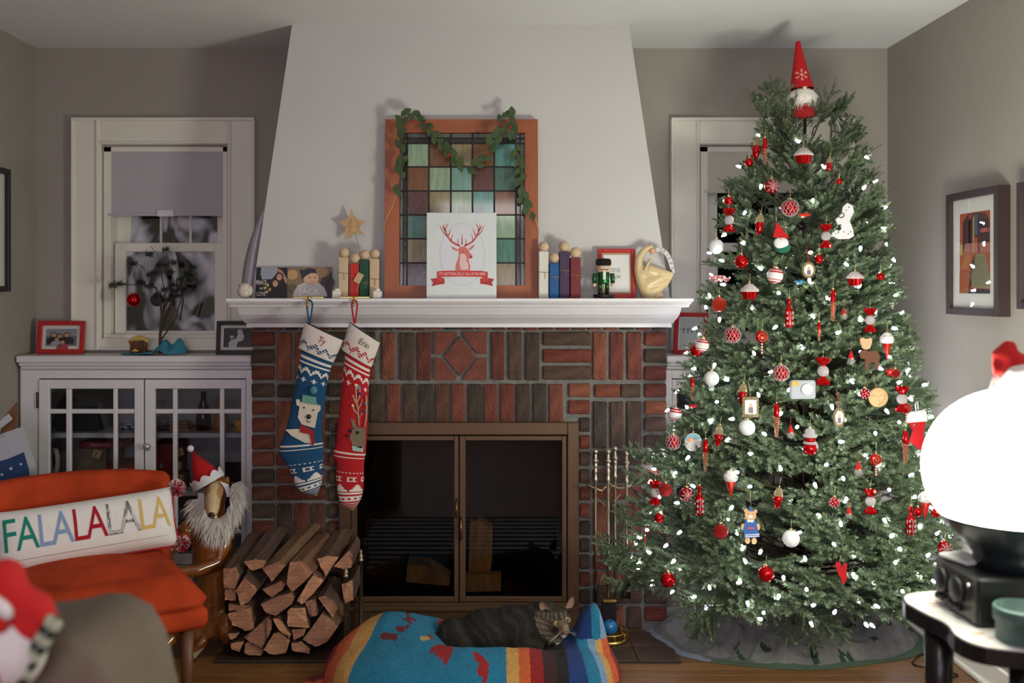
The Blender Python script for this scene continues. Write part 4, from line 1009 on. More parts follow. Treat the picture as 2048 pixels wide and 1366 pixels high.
# ------------------------------------------------------------------ stockings
def pl(pts, v):
    for i in range(len(pts)-1):
        (a0, b0), (a1, b1) = pts[i], pts[i+1]
        if b0 <= v <= b1: return lerp(a0, a1, (v-b0)/(b1-b0))
    return pts[-1][0] if v > pts[-1][1] else pts[0][0]
def stocking(name, label, d, Lp, Rp, cuff, main, colf, cuffcol, word, wcol, loop, heel):
    """outline given in crop pixels: x = 540+.3077a, y = 620+.3077b"""
    gx = lambda a: (540+.3077*a); gy = lambda b: (620+.3077*b)
    ox = X(gx(loop[0]), d); oz = Z(gy(loop[1]), d)
    t = thing(name, label, 'stocking', (ox, d, oz))
    c = lambda a, b: (X(gx(a), d)-ox, Z(gy(b), d)-oz)
    n = 170; k = 44; vs = []; col = []; fs = []
    # rows run along slanted knit courses: parameter v from the cuff to the toe
    rowsL = path([V((a, 0, b)) for a, b in Lp], n+1); rowsR = path([V((a, 0, b)) for a, b in Rp], n+1)
    for i in range(n+1):
        a, b = rowsL[i], rowsR[i]
        for j in range(k):
            th = 2*pi*j/k; u = .5-.5*cos(th); x = lerp(a.x, b.x, u); z = lerp(a.z, b.z, u); p = c(x, z)
            thick = .03*min(1, (n-i)/14+.12)
            vs.append((p[0], -thick*sin(th)-.0, p[1]))
    for i in range(n):
        for j in range(k):
            j2 = (j+1) % k; fs.append((i*k+j, (i+1)*k+j, (i+1)*k+j2, i*k+j2)); col.append(lin(colf(i, j if j < k//2 else k-1-j, j < k//2)))
    fs.append(tuple(range(k))); col.append(lin(main)); fs.append(tuple(n*k+j for j in range(k))[::-1]); col.append(lin(main))
    KN = mat('knitted_wool', attr=True, rough=1, bump=.5, bs=420)
    MB().add(vs, fs, 0, col, None, True).build('leg', KN, t)
    # cuff: folded band with zigzag
    (tl, tr, brr_, bl_) = cuff; n2, k2 = 26, 64; vs = []; fs = []; col = []
    for i in range(n2+1):
        v = i/n2
        for j in range(k2):
            th = 2*pi*j/k2; u = .5-.5*cos(th); top = (lerp(tl[0], tr[0], u), lerp(tl[1], tr[1], u)); bot = (lerp(bl_[0], brr_[0], u), lerp(bl_[1], brr_[1], u))
            p = c(lerp(top[0], bot[0], v), lerp(top[1], bot[1], v)); bul = .034+.006*sin(pi*v)
            vs.append((p[0], -bul*sin(th), p[1]))
    for i in range(n2):
        for j in range(k2):
            j2 = (j+1) % k2; fs.append((i*k2+j, (i+1)*k2+j, (i+1)*k2+j2, i*k2+j2))
            u = .5-.5*cos(2*pi*(j+.5)/k2); zz = abs(((u*3.4) % 1)-.5)*2; vv = 15.5+zz*6; w_ = (222,212,206)
            if abs(i-vv) < 2.0 and (i+int(u*40)) % 3 != 0: w_ = main
            col.append(lin(w_))
    fs.append(tuple(range(k2))); col.append(K(60,50,50)); fs.append(tuple(n2*k2+j for j in range(k2))[::-1]); col.append(K(222,212,206))
    MB().add(vs, fs, 0, col, None, True).build('cuff', KN, t)
    wc = c(*word[1]); MB().text(word[0], .034, (wc[0], -.0425, wc[1]), col=lin(wcol), rot=R(word[2]), sx=.85).build('name_embroidery', PRINT, t)
    # hanging loop
    s0 = c(*loop); lp = [(s0[0]-.001, 0, -.004), (-.009, 0, .05), (-.0095, 0, .075), (0, -.002, .0865), (.0095, 0, .075), (.009, 0, .05), (s0[0]+.001, 0, -.004)]
    MB().tube(path([V(q) for q in lp], 24), .0033, 7).build('hanging_loop', mat(name+'_loop_%d' % main[0], main, .9), t)
    return t, c
W_ = (224,216,208)
def fair(main):
    def f(i, j, front):
        u = j
        if 2 < i < 6 or 8 < i < 11: return W_
        if 13 < i < 22:                                                   # zigzag
            z = abs((u*2 % 10)-5); return W_ if abs((i-14)-z*1.2) < 2 else main
        if 24 < i < 30:                                                   # small crosses
            m_ = u % 5; return W_ if (m_ == 2 or (m_ in (1,3) and i == 27)) else main
        if 100 < i < 103 or 105 < i < 107: return W_
        if i > 122:
            k = i-122
            if k in (1,): return W_ if u % 2 else main
            if 4 <= k < 13:                                               # flowers
                a, b = u % 8, k-4; return W_ if (a in (2,5) and 1 < b < 7) or (b in (2,6) and 1 < a < 7) else main
            if 13 <= k < 22: z = abs((u % 10)-5); return W_ if (k-13) > z*1.7 else main
            if k in (23,24,27,28,31,32,35,38,41): return W_
            if k in (29,30): return W_ if u % 4 < 2 else main
            if k > 43: return (150,140,120)
        return main
    return f
BLU = (20,72,112); RDD = (176,22,30)
Lb = [(205,262),(150,560),(105,775),(64,890),(75,960),(125,1035),(185,1165),(292,1208)]
Rb = [(405,345),(372,480),(352,640),(338,760),(345,880),(345,1000),(338,1110),(306,1208)]
sb, cb = stocking('christmas_stocking', 'blue knitted stocking with a polar bear, named Ty on its cuff', 3.80, Lb, Rb, ((226,78),(480,198),(412,342),(184,244)), BLU, fair(BLU), None, ('Ty', (350,196), -27), (150,40,40), (258,82), 0)
Lr = [(490,275),(455,600),(430,850),(412,940),(432,1000),(430,1090),(442,1200),(466,1266),(520,1300)]
Rr = [(652,370),(642,500),(636,700),(625,900),(612,1000),(610,1100),(604,1180),(585,1240),(545,1302)]
sr, cr_ = stocking('christmas_stocking', 'red knitted stocking with a reindeer, named Erin on its cuff', 3.80, Lr, Rr, ((515,78),(716,212),(660,372),(468,256)), RDD, fair(RDD), None, ('Erin', (622,216), -33), (96,96,70), (550,82), 0)
CR = mat('cream_knit', (214,204,188), 1, bump=.5, bs=420); 
def patch(t, c, nm, poly, y, m_, th=.004): return MB().prism([c(*q) for q in poly], y-th, y).build(nm, m_, t)
def dot(t, c, nm, a, b, r, y, m_): p = c(a, b); return MB().sph((p[0], y, p[1]), r, 12).build(nm, m_, t)
patch(sb, cb, 'bear_head', [(205,600),(230,570),(300,590),(325,620),(315,680),(300,760),(215,735),(190,690)], -.026, CR, .006)
patch(sb, cb, 'bear_body', [(110,770),(205,765),(290,800),(290,860),(235,855),(150,810)], -.026, CR)
for q in ([(180,575),(200,575),(210,605),(195,620),(182,610)],[(312,620),(335,610),(338,640),(322,660),(310,650)]): patch(sb, cb, 'bear_ear', q, -.027, CR)
patch(sb, cb, 'bear_hat', [(222,545),(310,560),(312,612),(218,595)], -.031, mat('teal_knit', (104,160,146), 1, bump=.5, bs=420))
patch(sb, cb, 'bear_scarf', [(208,738),(290,770),(300,850),(285,880),(268,800),(205,785)], -.031, mat('scarf_red', (158,36,40), 1, bump=.5, bs=420))
dot(sb, cb, 'pompom', 295, 515, .0155, -.04, mat('teal_pompom', (84,158,178), 1, bump=1, bs=300))
for a, b, r in ((232,628,.0035),(291,643,.0035),(262,686,.0095)): dot(sb, cb, 'bear_face_button', a, b, r, -.034, BLACK)
MB().tube([(*cb(245,708)[:1], -.0335, cb(245,708)[1]), (cb(258,722)[0], -.0335, cb(258,722)[1]), (cb(272,716)[0], -.0335, cb(272,716)[1])], .0016, 5).build('bear_mouth', BLACK, sb)
TAUP = mat('taupe_knit', (128,112,92), 1, bump=.5, bs=420)
patch(sr, cr_, 'reindeer_head', [(545,760),(575,750),(628,765),(622,870),(600,890),(545,872),(525,820)], -.026, TAUP, .007)
patch(sr, cr_, 'reindeer_ear', [(530,700),(555,705),(570,750),(548,765)], -.029, TAUP)
patch(sr, cr_, 'reindeer_scarf', [(538,875),(615,880),(610,915),(545,905)], -.029, mat('mint_knit', (170,196,184), 1, bump=.5, bs=420))
for a, b, r in ((532,776,.0065),(510,808,.0065),(577,788,.006)): dot(sr, cr_, 'reindeer_face_button', a, b, r, -.034, BLACK)
m = MB()
for q in ([(585,745),(580,690),(578,640),(568,580),(563,490)],[(578,640),(600,600),(605,580)],[(572,610),(555,575),(545,555)],[(572,670),(550,640),(545,615)],[(620,755),(632,690),(634,620),(632,550)],[(582,700),(600,665),(605,650)],[(571,600),(588,560),(590,500)]):
    m.tube([(cr_(*k)[0], -.0295, cr_(*k)[1]) for k in q], .0032, 6)
m.build('reindeer_antlers', mat('antler_yarn', (190,160,130), 1, bump=.6, bs=300), sr)
for a, b, cc in ((563,482,(222,190,160)),(588,496,(96,150,176)),(591,538,(24,60,120)),(545,553,(214,96,110)),(604,585,(200,60,60)),(545,615,(222,190,160)),(617,650,(24,60,110)),(605,668,(206,80,96)),(630,600,(90,160,170))):
    dot(sr, cr_, 'antler_bauble', a, b, .0058, -.034, mat('wool_%d_%d_%d' % cc, cc, 1))
# ------------------------------------------------------------------ log rack and firewood
FD = 3.80
lx = lambda a: X(440+.2049*a, FD); lz = lambda b: Z(1040+.2049*b, FD)
t = thing('log_rack', 'dark metal log rack with brass-finialled posts beside the fireplace', 'log rack', (lx(600), FD+.1, 0)); ox = lx(600)
IRON = mat('blackened_iron', (40,38,36), .45, metal=.7, var=.2)
tr = [(80,620),(82,900),(95,1130),(150,1195),(250,1255),(600,1268),(980,1262),(1110,1195),(1190,1120)]
vs = []
for a, b in tr:
    for y_ in (-.095, .10): vs.append((lx(a)-ox, y_, max(.004, lz(b))))
fs = [(2*i, 2*i+1, 2*i+3, 2*i+2) for i in range(len(tr)-1)]
o = MB().add(vs, fs).build('sling_tray', IRON, t); sm = o.modifiers.new('t', 'SOLIDIFY'); sm.thickness = .004; sm.offset = -1
def post(a, dy, top, m_):
    h = top; c_ = M.Translation((a-ox, dy, 0))
    o = MB().lathe([(.013,0),(.010,.012),(.0085,.02),(.0085,h-.05),(.0125,h-.048),(.0125,h-.04),(.009,h-.036),(.013,h-.028),(.008,h-.02),(.006,h-.016),(.0085,h-.008),(.004,h-.001),(0,h)], 14, c_).build('post', m_, t)
post(lx(1225), -.10, Z(1040+.2049*435, FD), DARKBRASS); post(X(720, 3.98), .10, Z(1101, 3.98), DARKBRASS)
post(lx(70), -.10, lz(560), IRON); post(lx(70), .10, lz(560), IRON)
for a, hh in ((lx(1225), lz(620)), (lx(70), lz(650))): MB().bx(a-.004-ox, a+.004-ox, -.10, .10, hh-.012, hh+.012, .001).build('side_strap', IRON, t)
ENDG = mat('split_log_end', rough=.85, rand=[(196,142,112),(176,126,100),(206,152,116),(168,120,98),(188,136,106)], var=.35, vs_=16, stretch=(1,.4,5), bump=.5, bs=50)
SIDE = mat('split_log_side', rough=.9, rand=[(112,80,60),(96,70,56),(120,92,66),(88,66,56)], var=.45, vs_=12, stretch=(1,.25,1), bump=.8, bs=35)
logs = [
 ('long brown split log at the top left of the log pile', [(90,412),(215,395),(250,470),(205,600),(95,600)], (120,-215)),
 ('chunky split log on top of the pile beside the left one', [(282,345),(400,320),(505,340),(470,400),(365,435)], (120,-190)),
 ('long split log slanting up to the right across the top of the pile', [(460,405),(620,345),(690,380),(555,535)], (260,-255)),
 ('large pale log with a broad flat end, upper middle of the pile', [(725,345),(850,330),(960,440),(830,570),(745,640),(690,555)], (160,-145)),
 ('grey-barked log with a wedge end at the top right of the pile', [(975,330),(1080,300),(1185,315),(1060,500)], (85,-140)),
 ('reddish wedge log above the brass post', [(1140,395),(1290,240),(1325,290),(1315,405),(1230,420)], (10,-14)),
 ('dark log end against the left side of the rack, under the long brown one', [(92,605),(198,615),(200,735),(92,725)], (15,-10)),
 ('bark-faced log leaning in the left middle of the pile', [(205,625),(290,490),(420,612),(330,740),(252,775)], (140,-165)),
 ('small split log below the long slanting one', [(452,620),(640,538),(682,570),(640,632),(540,700)], (30,-36)),
 ('wide curved orange-brown log in the centre of the pile', [(440,760),(560,700),(735,645),(770,690),(740,760),(590,868),(490,850)], (20,-40)),
 ('slanted reddish log with a ridged face right of centre', [(790,720),(900,535),(960,452),(1055,522),(960,640),(840,755)], (40,-20)),
 ('pale upright wedge right of the curved log', [(862,735),(965,700),(980,865),(915,888)], (10,-20)),
 ('half-round log at the right edge beside the brass post', [(988,690),(1050,672),(1150,730),(1180,800),(1132,888)], (20,-40)),
 ('squarish log under the pale upright wedge', [(700,812),(740,785),(868,785),(912,978),(700,965)], (5,-12)),
 ('quarter-round log at the left, with fine vertical grain', [(120,852),(350,787),(375,1005),(290,1020),(170,960)], (20,-16)),
 ('thin strip of yellow wood on the quarter-round log', [(132,757),(335,762),(345,778),(250,818),(140,820)], (16,-10)),
 ('triangular brown log low in the left half of the pile', [(285,1068),(370,1004),(488,895),(490,1118),(452,1178),(340,1110)], (8,-12)),
 ('curved strip of bark between two low logs', [(492,890),(542,920),(545,1000),(500,1100),(492,1040)], (6,-10)),
 ('crooked dark bark strip in the lower middle of the pile', [(555,890),(620,882),(735,1040),(722,1075),(630,1012)], (6,-12)),
 ('big flat-ended log at the bottom middle of the pile', [(465,1195),(560,1042),(622,1022),(725,1102),(682,1230),(540,1243)], (6,-10)),
 ('small block beneath the squarish log', [(737,1000),(880,992),(850,1060),(752,1104)], (8,-8)),
 ('large diagonal log at the lower right of the pile', [(845,1090),(1030,842),(1100,890),(1182,970),(1080,1120),(960,1168)], (20,-20)),
 ('rounded small log on the tray at the right', [(733,1132),(830,1117),(912,1190),(905,1235),(740,1205)], (10,-8)),
 ('curved slab on the tray left of the big flat-ended log', [(296,1122),(340,1114),(462,1205),(455,1240),(295,1228)], (6,-6)),
 ('short dark log in the bottom left corner of the rack', [(150,1132),(288,1104),(240,1210),(165,1182)], (10,-8)),
 ('thin dark split log above the bottom left corner', [(120,1050),(240,1032),(205,1080),(150,1108)], (12,-8)),
 ('pale log behind the brass front post', [(1195,610),(1300,565),(1310,760),(1225,800)], (6,-8)),
]
lr = random.Random(21)
for lab, poly, off in logs:
    cx = sum(p[0] for p in poly)/len(poly); cy = sum(p[1] for p in poly)/len(poly); d0 = FD-.095+.03*lr.random()
    if 'behind the brass' in lab: d0 += .07
    # subdivide and roughen the outline
    fine = []
    for i in range(len(poly)):
        a, b = V(poly[i]), V(poly[(i+1) % len(poly)])
        for k in range(4): fine.append(a.lerp(b, k/4)+V((lr.uniform(-3,3), lr.uniform(-3,3))))
    n = len(fine); vs = []; steps = 5
    for s_ in range(steps):
        u = s_/(steps-1); sc2 = 1 if s_ else .985
        for q in fine:
            j = 0 if s_ == 0 else 2.5
            p = (q-V((cx, cy)))*sc2*(1-.06*u)+V((off[0]*u, off[1]*u))
            vs.append(((p.x+lr.uniform(-j,j))*.2049*S(FD), .205*u+(.004*lr.uniform(-1,1) if s_ == 0 else 0), max(.006-lz(cy), -(p.y+lr.uniform(-j,j))*.2049*S(FD))))
    m = MB(); m.add(vs, [tuple(range(n))], 0); m.f = []; m.m = []; m.s = []; m.c = []
    ar = sum(fine[i].x*fine[(i+1) % n].y-fine[(i+1) % n].x*fine[i].y for i in range(n))
    cap = tuple(range(n)); fl = ar > 0
    m.f.append(cap if not fl else cap); m.m.append(0); m.s.append(False); m.c.append(None)
    m.f.append(tuple((steps-1)*n+k for k in cap)); m.m.append(0); m.s.append(False); m.c.append(None)
    for s_ in range(steps-1):
        for k in range(n):
            k2 = (k+1) % n; m.f.append((s_*n+k, (s_+1)*n+k, (s_+1)*n+k2, s_*n+k2)); m.m.append(1); m.s.append(False); m.c.append(None)
    o = m.build('firewood_log', [ENDG, SIDE], None, (lx(cx), d0, lz(cy)))
    tag(o, lab, 'firewood', 'split logs in the rack')

# ------------------------------------------------------------------ fireplace tools
TX, TY = X(1217, 3.95), 3.935
t = thing('fire_tool_stand', 'antique brass stand holding the fireplace tools right of the doors', 'fireplace tools', (TX, TY, 0))
tz = lambda b: Z(860+.337*b, 3.95); txx = lambda a: X(1130+.337*a, 3.95)-TX
MB().lathe([(.078,0.008),(.080,.014),(.078,.022),(.070,.024),(.064,.016),(0,.016)], 30).build('base', BRASS, t)
for k in range(9):
    a = 2*pi*k/9
    MB().lathe([(.004,.016),(.003,.03),(.0045,.036),(.003,.042)], 8, M.Translation((.072*cos(a), .072*sin(a), 0))).build('gallery_spindle', BRASS, t)
MB().tube([(.072*cos(2*pi*k/24), .072*sin(2*pi*k/24), .044) for k in range(25)], .003, 6).build('gallery_rail', BRASS, t)
MB().tube([(0,.02,.016),(0,.02,tz(360)),(0,.02,tz(315))], [.0065,.0065,.006], 10).build('post', DARKBRASS, t)
m = MB().tube([(txx(130),.0,tz(322)),(txx(215),.01,tz(360)),(0,.02,tz(320)),(txx(320),.01,tz(345)),(txx(395),0,tz(325))], [.006,.007,.006,.007,.006], 8)
m.tube([(-.022*cos(2*pi*k/16)*.45, .012, tz(330)+.013*sin(2*pi*k/16)) for k in range(17)], .003, 6); m.build('hanger_arms', DARKBRASS, t)
MB().tube([(-.05,.015,tz(400)),(-.02,.02,tz(440)),(0,.02,tz(460))], .004, 6).build('brace', DARKBRASS, t); MB().tube([(.05,.015,tz(380)),(.03,.02,tz(410)),(0,.02,tz(440))], .004, 6).build('brace', DARKBRASS, t)
def tool(lab, a, top, shaft_end, dy):
    x = txx(a); t = thing('fire_tool', lab, 'fireplace tool', (TX+x, TY+dy, 0)); zt = tz(top); u = .337*S(3.95)
    pr = [(0,0),(9,3),(15,10),(15,18),(9,26),(6,30),(9,36),(9,60),(17,66),(17,72),(10,78),(10,88),(14,94),(10,102),(9,120),(13,130),(9,140),(9,165),(13,175),(12,185),(8,192),(6,215)]
    MB().lathe([(r*u, zt-z*u) for r, z in pr][::-1], 14).build('handle', mat('pale_brass', (206,194,168), .4, metal=1), t)
    MB().tube([(0,0,zt-210*u),(0,0,tz(shaft_end))], .0052, 10).build('shaft', DARKBRASS, t); return t
a1 = tool('leftmost fire tool, tongs with pale brass turned handle', 178, 108, 900, -.005)
MB().tube([(0,0,tz(895)),(.003,0,tz(940)),(0,0,tz(1010))], [.007,.009,.004], 8).build('tong_tip', BLACK, a1)
MB().tube([(.008,0,tz(945)),(.02,0,tz(890)),(.03,0,tz(850))], .003, 6).build('tong_arm', DARKBRASS, a1)
a2 = tool('fireplace brush with black bristles, second fire tool from the left', 248, 103, 975, -.026)
MB().box((.004,-.0,tz(992)), (.056,.03,.013), .004).build('brush_head', BRASS, a2)
r_ = random.Random(2); m = MB()
for k in range(420):
    x, y_ = r_.uniform(-.024,.030), r_.uniform(-.012,.012); m.add([(x-.0008,y_,tz(1003)),(x+.0008,y_,tz(1003)),(x*1.12+r_.uniform(-.004,.004),y_*1.2+r_.uniform(-.003,.003),tz(1160)+r_.uniform(0,.01))], [(0,1,2)])
stuff(m.build('bristles', BLACK, a2))
a3 = tool('back fire tool with a darker turned handle, a poker', 303, 103, 1130, .045)
MB().tube([(0,0,tz(1060)),(.006,0,tz(1080)),(.016,0,tz(1072))], [.005,.005,.002], 6).build('poker_hook', BLACK, a3)
a4 = tool('rightmost fire tool, a small black shovel', 360, 118, 885, -.005)
m = MB(); vs = []
for i in range(9):
    u = i/8; w_ = .022 if u > .2 else .012+.05*u
    for j in range(7): v = j/6*2-1; vs.append((v*w_-.004, -.008+.018*(1-v*v)-.012*(1-u)*0, tz(880)-u*.075))
fs = [(i*7+j, i*7+j+1, i*7+j+8, i*7+j+7) for i in range(8) for j in range(6)]
o = m.add(vs, fs, 0, None, None, True).build('shovel_pan', mat('pan_steel', (70,66,64), .35, metal=.9), a4); q = o.modifiers.new('t','SOLIDIFY'); q.thickness = .002
t = thing('rubber_ball', 'glossy blue ball resting on the base of the fire tool stand', 'ball', (X(1219, 3.90), 3.893, Z(1254, 3.893)))
MB().sph((0,0,0), 15.5*S(3.9), 26).build('ball', mat('blue_gloss', (24,104,160), .15, coat=.5), t)
MB().tube([(.006*cos(2*pi*k/14)+.004,-.014+.006*sin(2*pi*k/14)*.6,.0265+.001*cos(2*pi*k/14)) for k in range(15)], .0012, 5).build('hole_rim', BLACK, t)

# ------------------------------------------------------------------ pet bed blanket and cat
def proj(p): return (965+p[0]*F/p[1], 575+(EYE-p[2])*F/p[1])
def inpoly(x, y, P_):
    c = False; j = len(P_)-1
    for i in range(len(P_)):
        xi, yi = P_[i]; xj, yj = P_[j]
        if (yi > y) != (yj > y) and x < (xj-xi)*(y-yi)/(yj-yi)+xi: c = not c
        j = i
    return c
BX, BY = -.036, 3.56
pb = lambda a, b: (640+.3223*a, 1120+.3223*b)
MAR = (112,26,34); DRED = (168,24,30)
motif = []
def mo(pts, c): motif.append(([pb(*q) for q in pts], c))
for pts in ([(375,462),(392,448),(480,458),(482,482),(470,503),(440,494),(400,494),(372,486)],[(470,408),(520,412),(530,440),(500,450),(475,440),(468,425)],[(545,398),(560,410),(545,430),(520,420)],
            [(540,320),(560,330),(552,348),(600,372),(598,385),(560,372),(575,396),(562,402),(540,378),(510,370),(512,362),(540,360),(532,330)]): mo(pts, MAR)
for pts in ([(556,278),(590,285),(600,298),(565,300)],[(600,300),(636,302),(630,326),(604,330)]): mo(pts, (22,66,140))
mo([(735,370),(790,338),(800,352),(796,380),(760,405),(728,400)], DRED)
mo([(780,315),(825,320),(820,340),(790,338)], (206,170,96))
mo([(622,474),(660,470),(690,490),(640,502),(624,490)], (206,170,96)); mo([(660,460),(700,470),(705,492),(690,490)], DRED); mo([(875,318),(905,316),(908,330),(880,335)], (214,90,60))
mo([(690,545),(735,520),(825,540),(815,590),(780,655),(765,640),(760,612),(738,620),(735,590),(715,600),(712,572),(680,578)], DRED)
mo([(945,575),(965,565),(1015,600),(1040,635),(1050,640),(1045,690),(1035,760),(1005,762),(1010,720),(980,716),(975,680),(990,640),(965,625)], DRED)
def bedh(x, y):
    e = (abs(x)/.53)**2.6+(abs(y)/.31)**2.4
    if e >= 1: return 0
    h = .165*(1-e)**.34
    h += .05*math.exp(-((x+.30)/.16)**2-((y-.12)/.14)**2)
    h -= .115*math.exp(-((x-.09)/.21)**4-((y-.05)/.13)**4)
    h += .12*math.exp(-((x-.43)/.055)**4-((y-.05)/.075)**4)*(1+.15*sin(x*60))
    h += .012*NZ.noise(V((x*6, y*7, 1.3)))+.006*NZ.noise(V((x*17, y*17, 4)))
    return max(h, .004)
STR = [(-9,-.49,DRED),(-.49,-.43,(224,104,50)),(-.43,-.361,(222,170,92)),(-.361,.118,(26,134,176)),(.118,.158,(222,170,92)),(.158,.196,(224,104,50)),(.196,.24,(160,20,26)),(.24,.285,(62,20,26)),(.285,.325,(14,12,16)),
       (.325,.372,(10,56,124)),(.372,.41,(28,128,168)),(.41,.437,(134,172,208)),(.437,.462,(222,170,92)),(.462,.495,(226,100,46)),(.495,.52,(160,20,26)),(.52,9,(62,20,26))]
def bedcol(x, y, z):
    u = x-.26*y if x < 0 else x-.26*y*max(0, 1-x/.12)+.10*max(0, x-.2)*0-(.14*max(0, y-.0) if x > .3 else 0)*0
    if x > .33: u = x+.18*(y+.05)*min(1, (x-.33)/.1)
    if x > .10 and z > .15 and x > .37 and y > -.08: u = .33 if x < .425 else (.385 if x < .455 else .42)
    for a, b, c in STR:
        if a <= u < b: break
    if -.361 < u < .118:
        q = proj((BX+x, BY+y, z))
        for P_, cc in motif:
            if inpoly(q[0], q[1], P_): return lin(cc)
    j = .9+.2*NZ.noise(V((x*90, y*90, z*90)))
    k = lin(c); return (k[0]*j, k[1]*j, k[2]*j, 1)
t = thing('pet_bed', 'pet bed covered with a striped turquoise and orange blanket before the fireplace', 'pet bed', (BX, BY, 0))
nx, ny = 330, 170; vs = []; fs = []; col = []
for i in range(nx):
    for j in range(ny):
        # superelliptic polar-ish remap of the square to the outline
        a, b = i/(nx-1)*2-1, j/(ny-1)*2-1
        mx_ = max(abs(a), abs(b)); e = (abs(a)**2.6+abs(b)**2.4)**(1/2.5) if mx_ else 1
        k = mx_/e if e else 1
        x, y_ = a*.53*k, b*.31*k
        tt = mx_
        bulge = 1+.035*sin(pi*min(1, tt))*0
        vs.append((x*bulge, y_*bulge, bedh(x*.998, y_*.998)))
for i in range(nx-1):
    for j in range(ny-1):
        f = (i*ny+j, (i+1)*ny+j, (i+1)*ny+j+1, i*ny+j+1); fs.append(f)
        c_ = [sum(vs[k][q] for k in f)/4 for q in range(3)]; col.append(bedcol(*c_))
bl = MB().add(vs, fs, 0, col, None, True).build('blanket', mat('terry_cloth', attr=True, rough=1, bump=1, bs=260, sheen=.05), t)
# loose folded corner at the left
vs = []; fs = []; col = []
for i in range(14):
    for j in range(8):
        u, v = i/13, j/7; vs.append((-.47-.115*u, -.13+.16*v*(1-.5*u)+.02*u, .006+.045*sin(pi*v)*(1-u*.6)+.01*NZ.noise(V((u*5, v*5, 3)))))
for i in range(13):
    for j in range(7): fs.append((i*8+j, i*8+j+1, (i+1)*8+j+1, (i+1)*8+j)); col.append(lin((206,84,44) if j < 2 else (120,18,26)))
MB().add(vs, fs, 0, col, None, True).build('blanket_corner', mat('terry_cloth'), t)

# cat: one continuous body
CY = 3.67
cq = lambda px, py, dy=0.: V((X(px, CY)-X(1000, CY), dy, Z(py, CY)))
t = thing('tabby_cat', 'dark tabby cat curled on the pet bed with its head raised', 'cat', (X(1000, CY), CY, 0))
CZ0 = cq(0, 1300)[2]
m = MB()
m.sph(cq(925,1278), (.088,.085,.075), 18).sph(cq(975,1264), (.105,.09,.085), 18).sph(cq(1030,1258), (.105,.085,.088), 18).sph(cq(1070,1254,-.01), (.070,.07,.078), 18)
m.tube([cq(1060,1240,-.0), cq(1090,1230,-.015), cq(1108,1226,-.025)], [.06,.052,.048], 14)
m.sph(cq(1113,1229,-.032), (.046,.048,.041), 18)
m.sph(cq(1101,1237,-.045), (.030,.03,.025), 12).sph(cq(1129,1235,-.042), (.024,.03,.025), 12)
m.tube([cq(1118,1230,-.06), cq(1124,1243,-.082), cq(1125,1249,-.092)], [.028,.021,.016], 12)
m.sph(cq(1119,1250,-.082), (.014,.014,.012), 10).sph(cq(1130,1247,-.082), (.013,.014,.012), 10).sph(cq(1124,1257,-.076), (.013,.014,.009), 10)
m.sph(cq(1108,1270,-.04), (.035,.035,.03), 12)
m.tube([cq(885,1285), cq(862,1278,-.03), cq(870,1262,-.06)], [.03,.026,.02], 10)       # tail root tucked round
m.sph(cq(905,1262,-.03), (.055,.05,.06), 14).sph(cq(1055,1282,-.06), (.06,.04,.03), 12)
hc = cq(1113,1230,-.04)
def catcol(p):
    n = NZ.noise(p*26)+.5*NZ.noise(p*60)
    h = p-hc
    if h.length < .085:
        # tabby face: grey brown, dark bars on the brow and faint ones on the cheeks
        base = (98,86,72); dx = h.x-.006+h.z*.12
        if h.z > .010 and sin(abs(dx)*420+1.2*NZ.noise(p*30)) > .35: base = (48,41,34)
        elif h.z <= .010 and abs(dx) > .020 and sin(h.z*330+dx*120) > .55: base = (62,53,44)
        if h.z > .030 or (h.y > .0 and h.z > -.02): base = (46,40,34)
        if h.y < -.045 and h.z < -.004: base = (136,120,100)
        if abs(h.x-.008) < .008 and h.y < -.035 and -.026 < h.z < .006: base = (118,84,60)
        if (p-cq(1124,1258,-.085)).length < .013: base = (226,222,214)
        if n > .35: base = tuple(int(q*.8) for q in base)
        return lin(base)
    if (p-cq(1117,1266,-.066)).length < .021: return lin((226,222,214))
    w_ = sin(p.x*120+p.z*70+6*NZ.noise(p*12))
    c = (25,22,19) if w_+n*.6 > -.5 else (44,39,32)
    return lin(c)
body, bv, bf = skin('body', m, mat('cat_coat', attr=True, rough=.9, bump=.6, bs=260), t, .0055, 5, catcol)
def ear(base, tip, w_, turn):
    base = V(base); tip = V(tip); ax = tip-base; sd = V((w_, turn, 0)); o = MB(); fr_ = V((0,-.012,0))
    A_ = base-sd; B_ = base+sd; mid = base+fr_*-.9; T_ = tip
    k1 = A_.lerp(T_, .6)-sd*.42; k2 = B_.lerp(T_, .6)+sd*.42
    o.add([A_, k1, T_, k2, B_, mid, mid.lerp(T_, .5)+V((0,.006,0))], [(0,5,6,1),(1,6,2),(5,4,3,6),(6,3,2)], 0, None, None, True)
    e = o.build('ear', mat('cat_ear', (104,86,72), .9), t); so = e.modifiers.new('t','SOLIDIFY'); so.thickness = .0025; sb_ = e.modifiers.new('s','SUBSURF'); sb_.levels = 1; sb_.render_levels = 2
    i_ = MB(); g2 = lambda p: p*.84+(base*.5+T_*.5)*.16+V((0,-.003,0))
    i_.add([g2(q) for q in (A_, k1, T_, k2, B_, mid, mid.lerp(T_, .5)+V((0,.006,0)))], [(0,5,6,1),(1,6,2),(5,4,3,6),(6,3,2)], 0, None, None, True)
    i2 = i_.build('inner_ear', mat('cat_inner_ear', (150,116,102), .9), e); sb_ = i2.modifiers.new('s','SUBSURF'); sb_.levels = 1; sb_.render_levels = 2
ear(cq(1092,1217,-.052), cq(1080,1190,-.055), .024, -.004); ear(cq(1134,1211,-.048), cq(1144,1180,-.052), .018, .006)
EYEM = mat('cat_eye', (176,160,84), .08, coat=1)
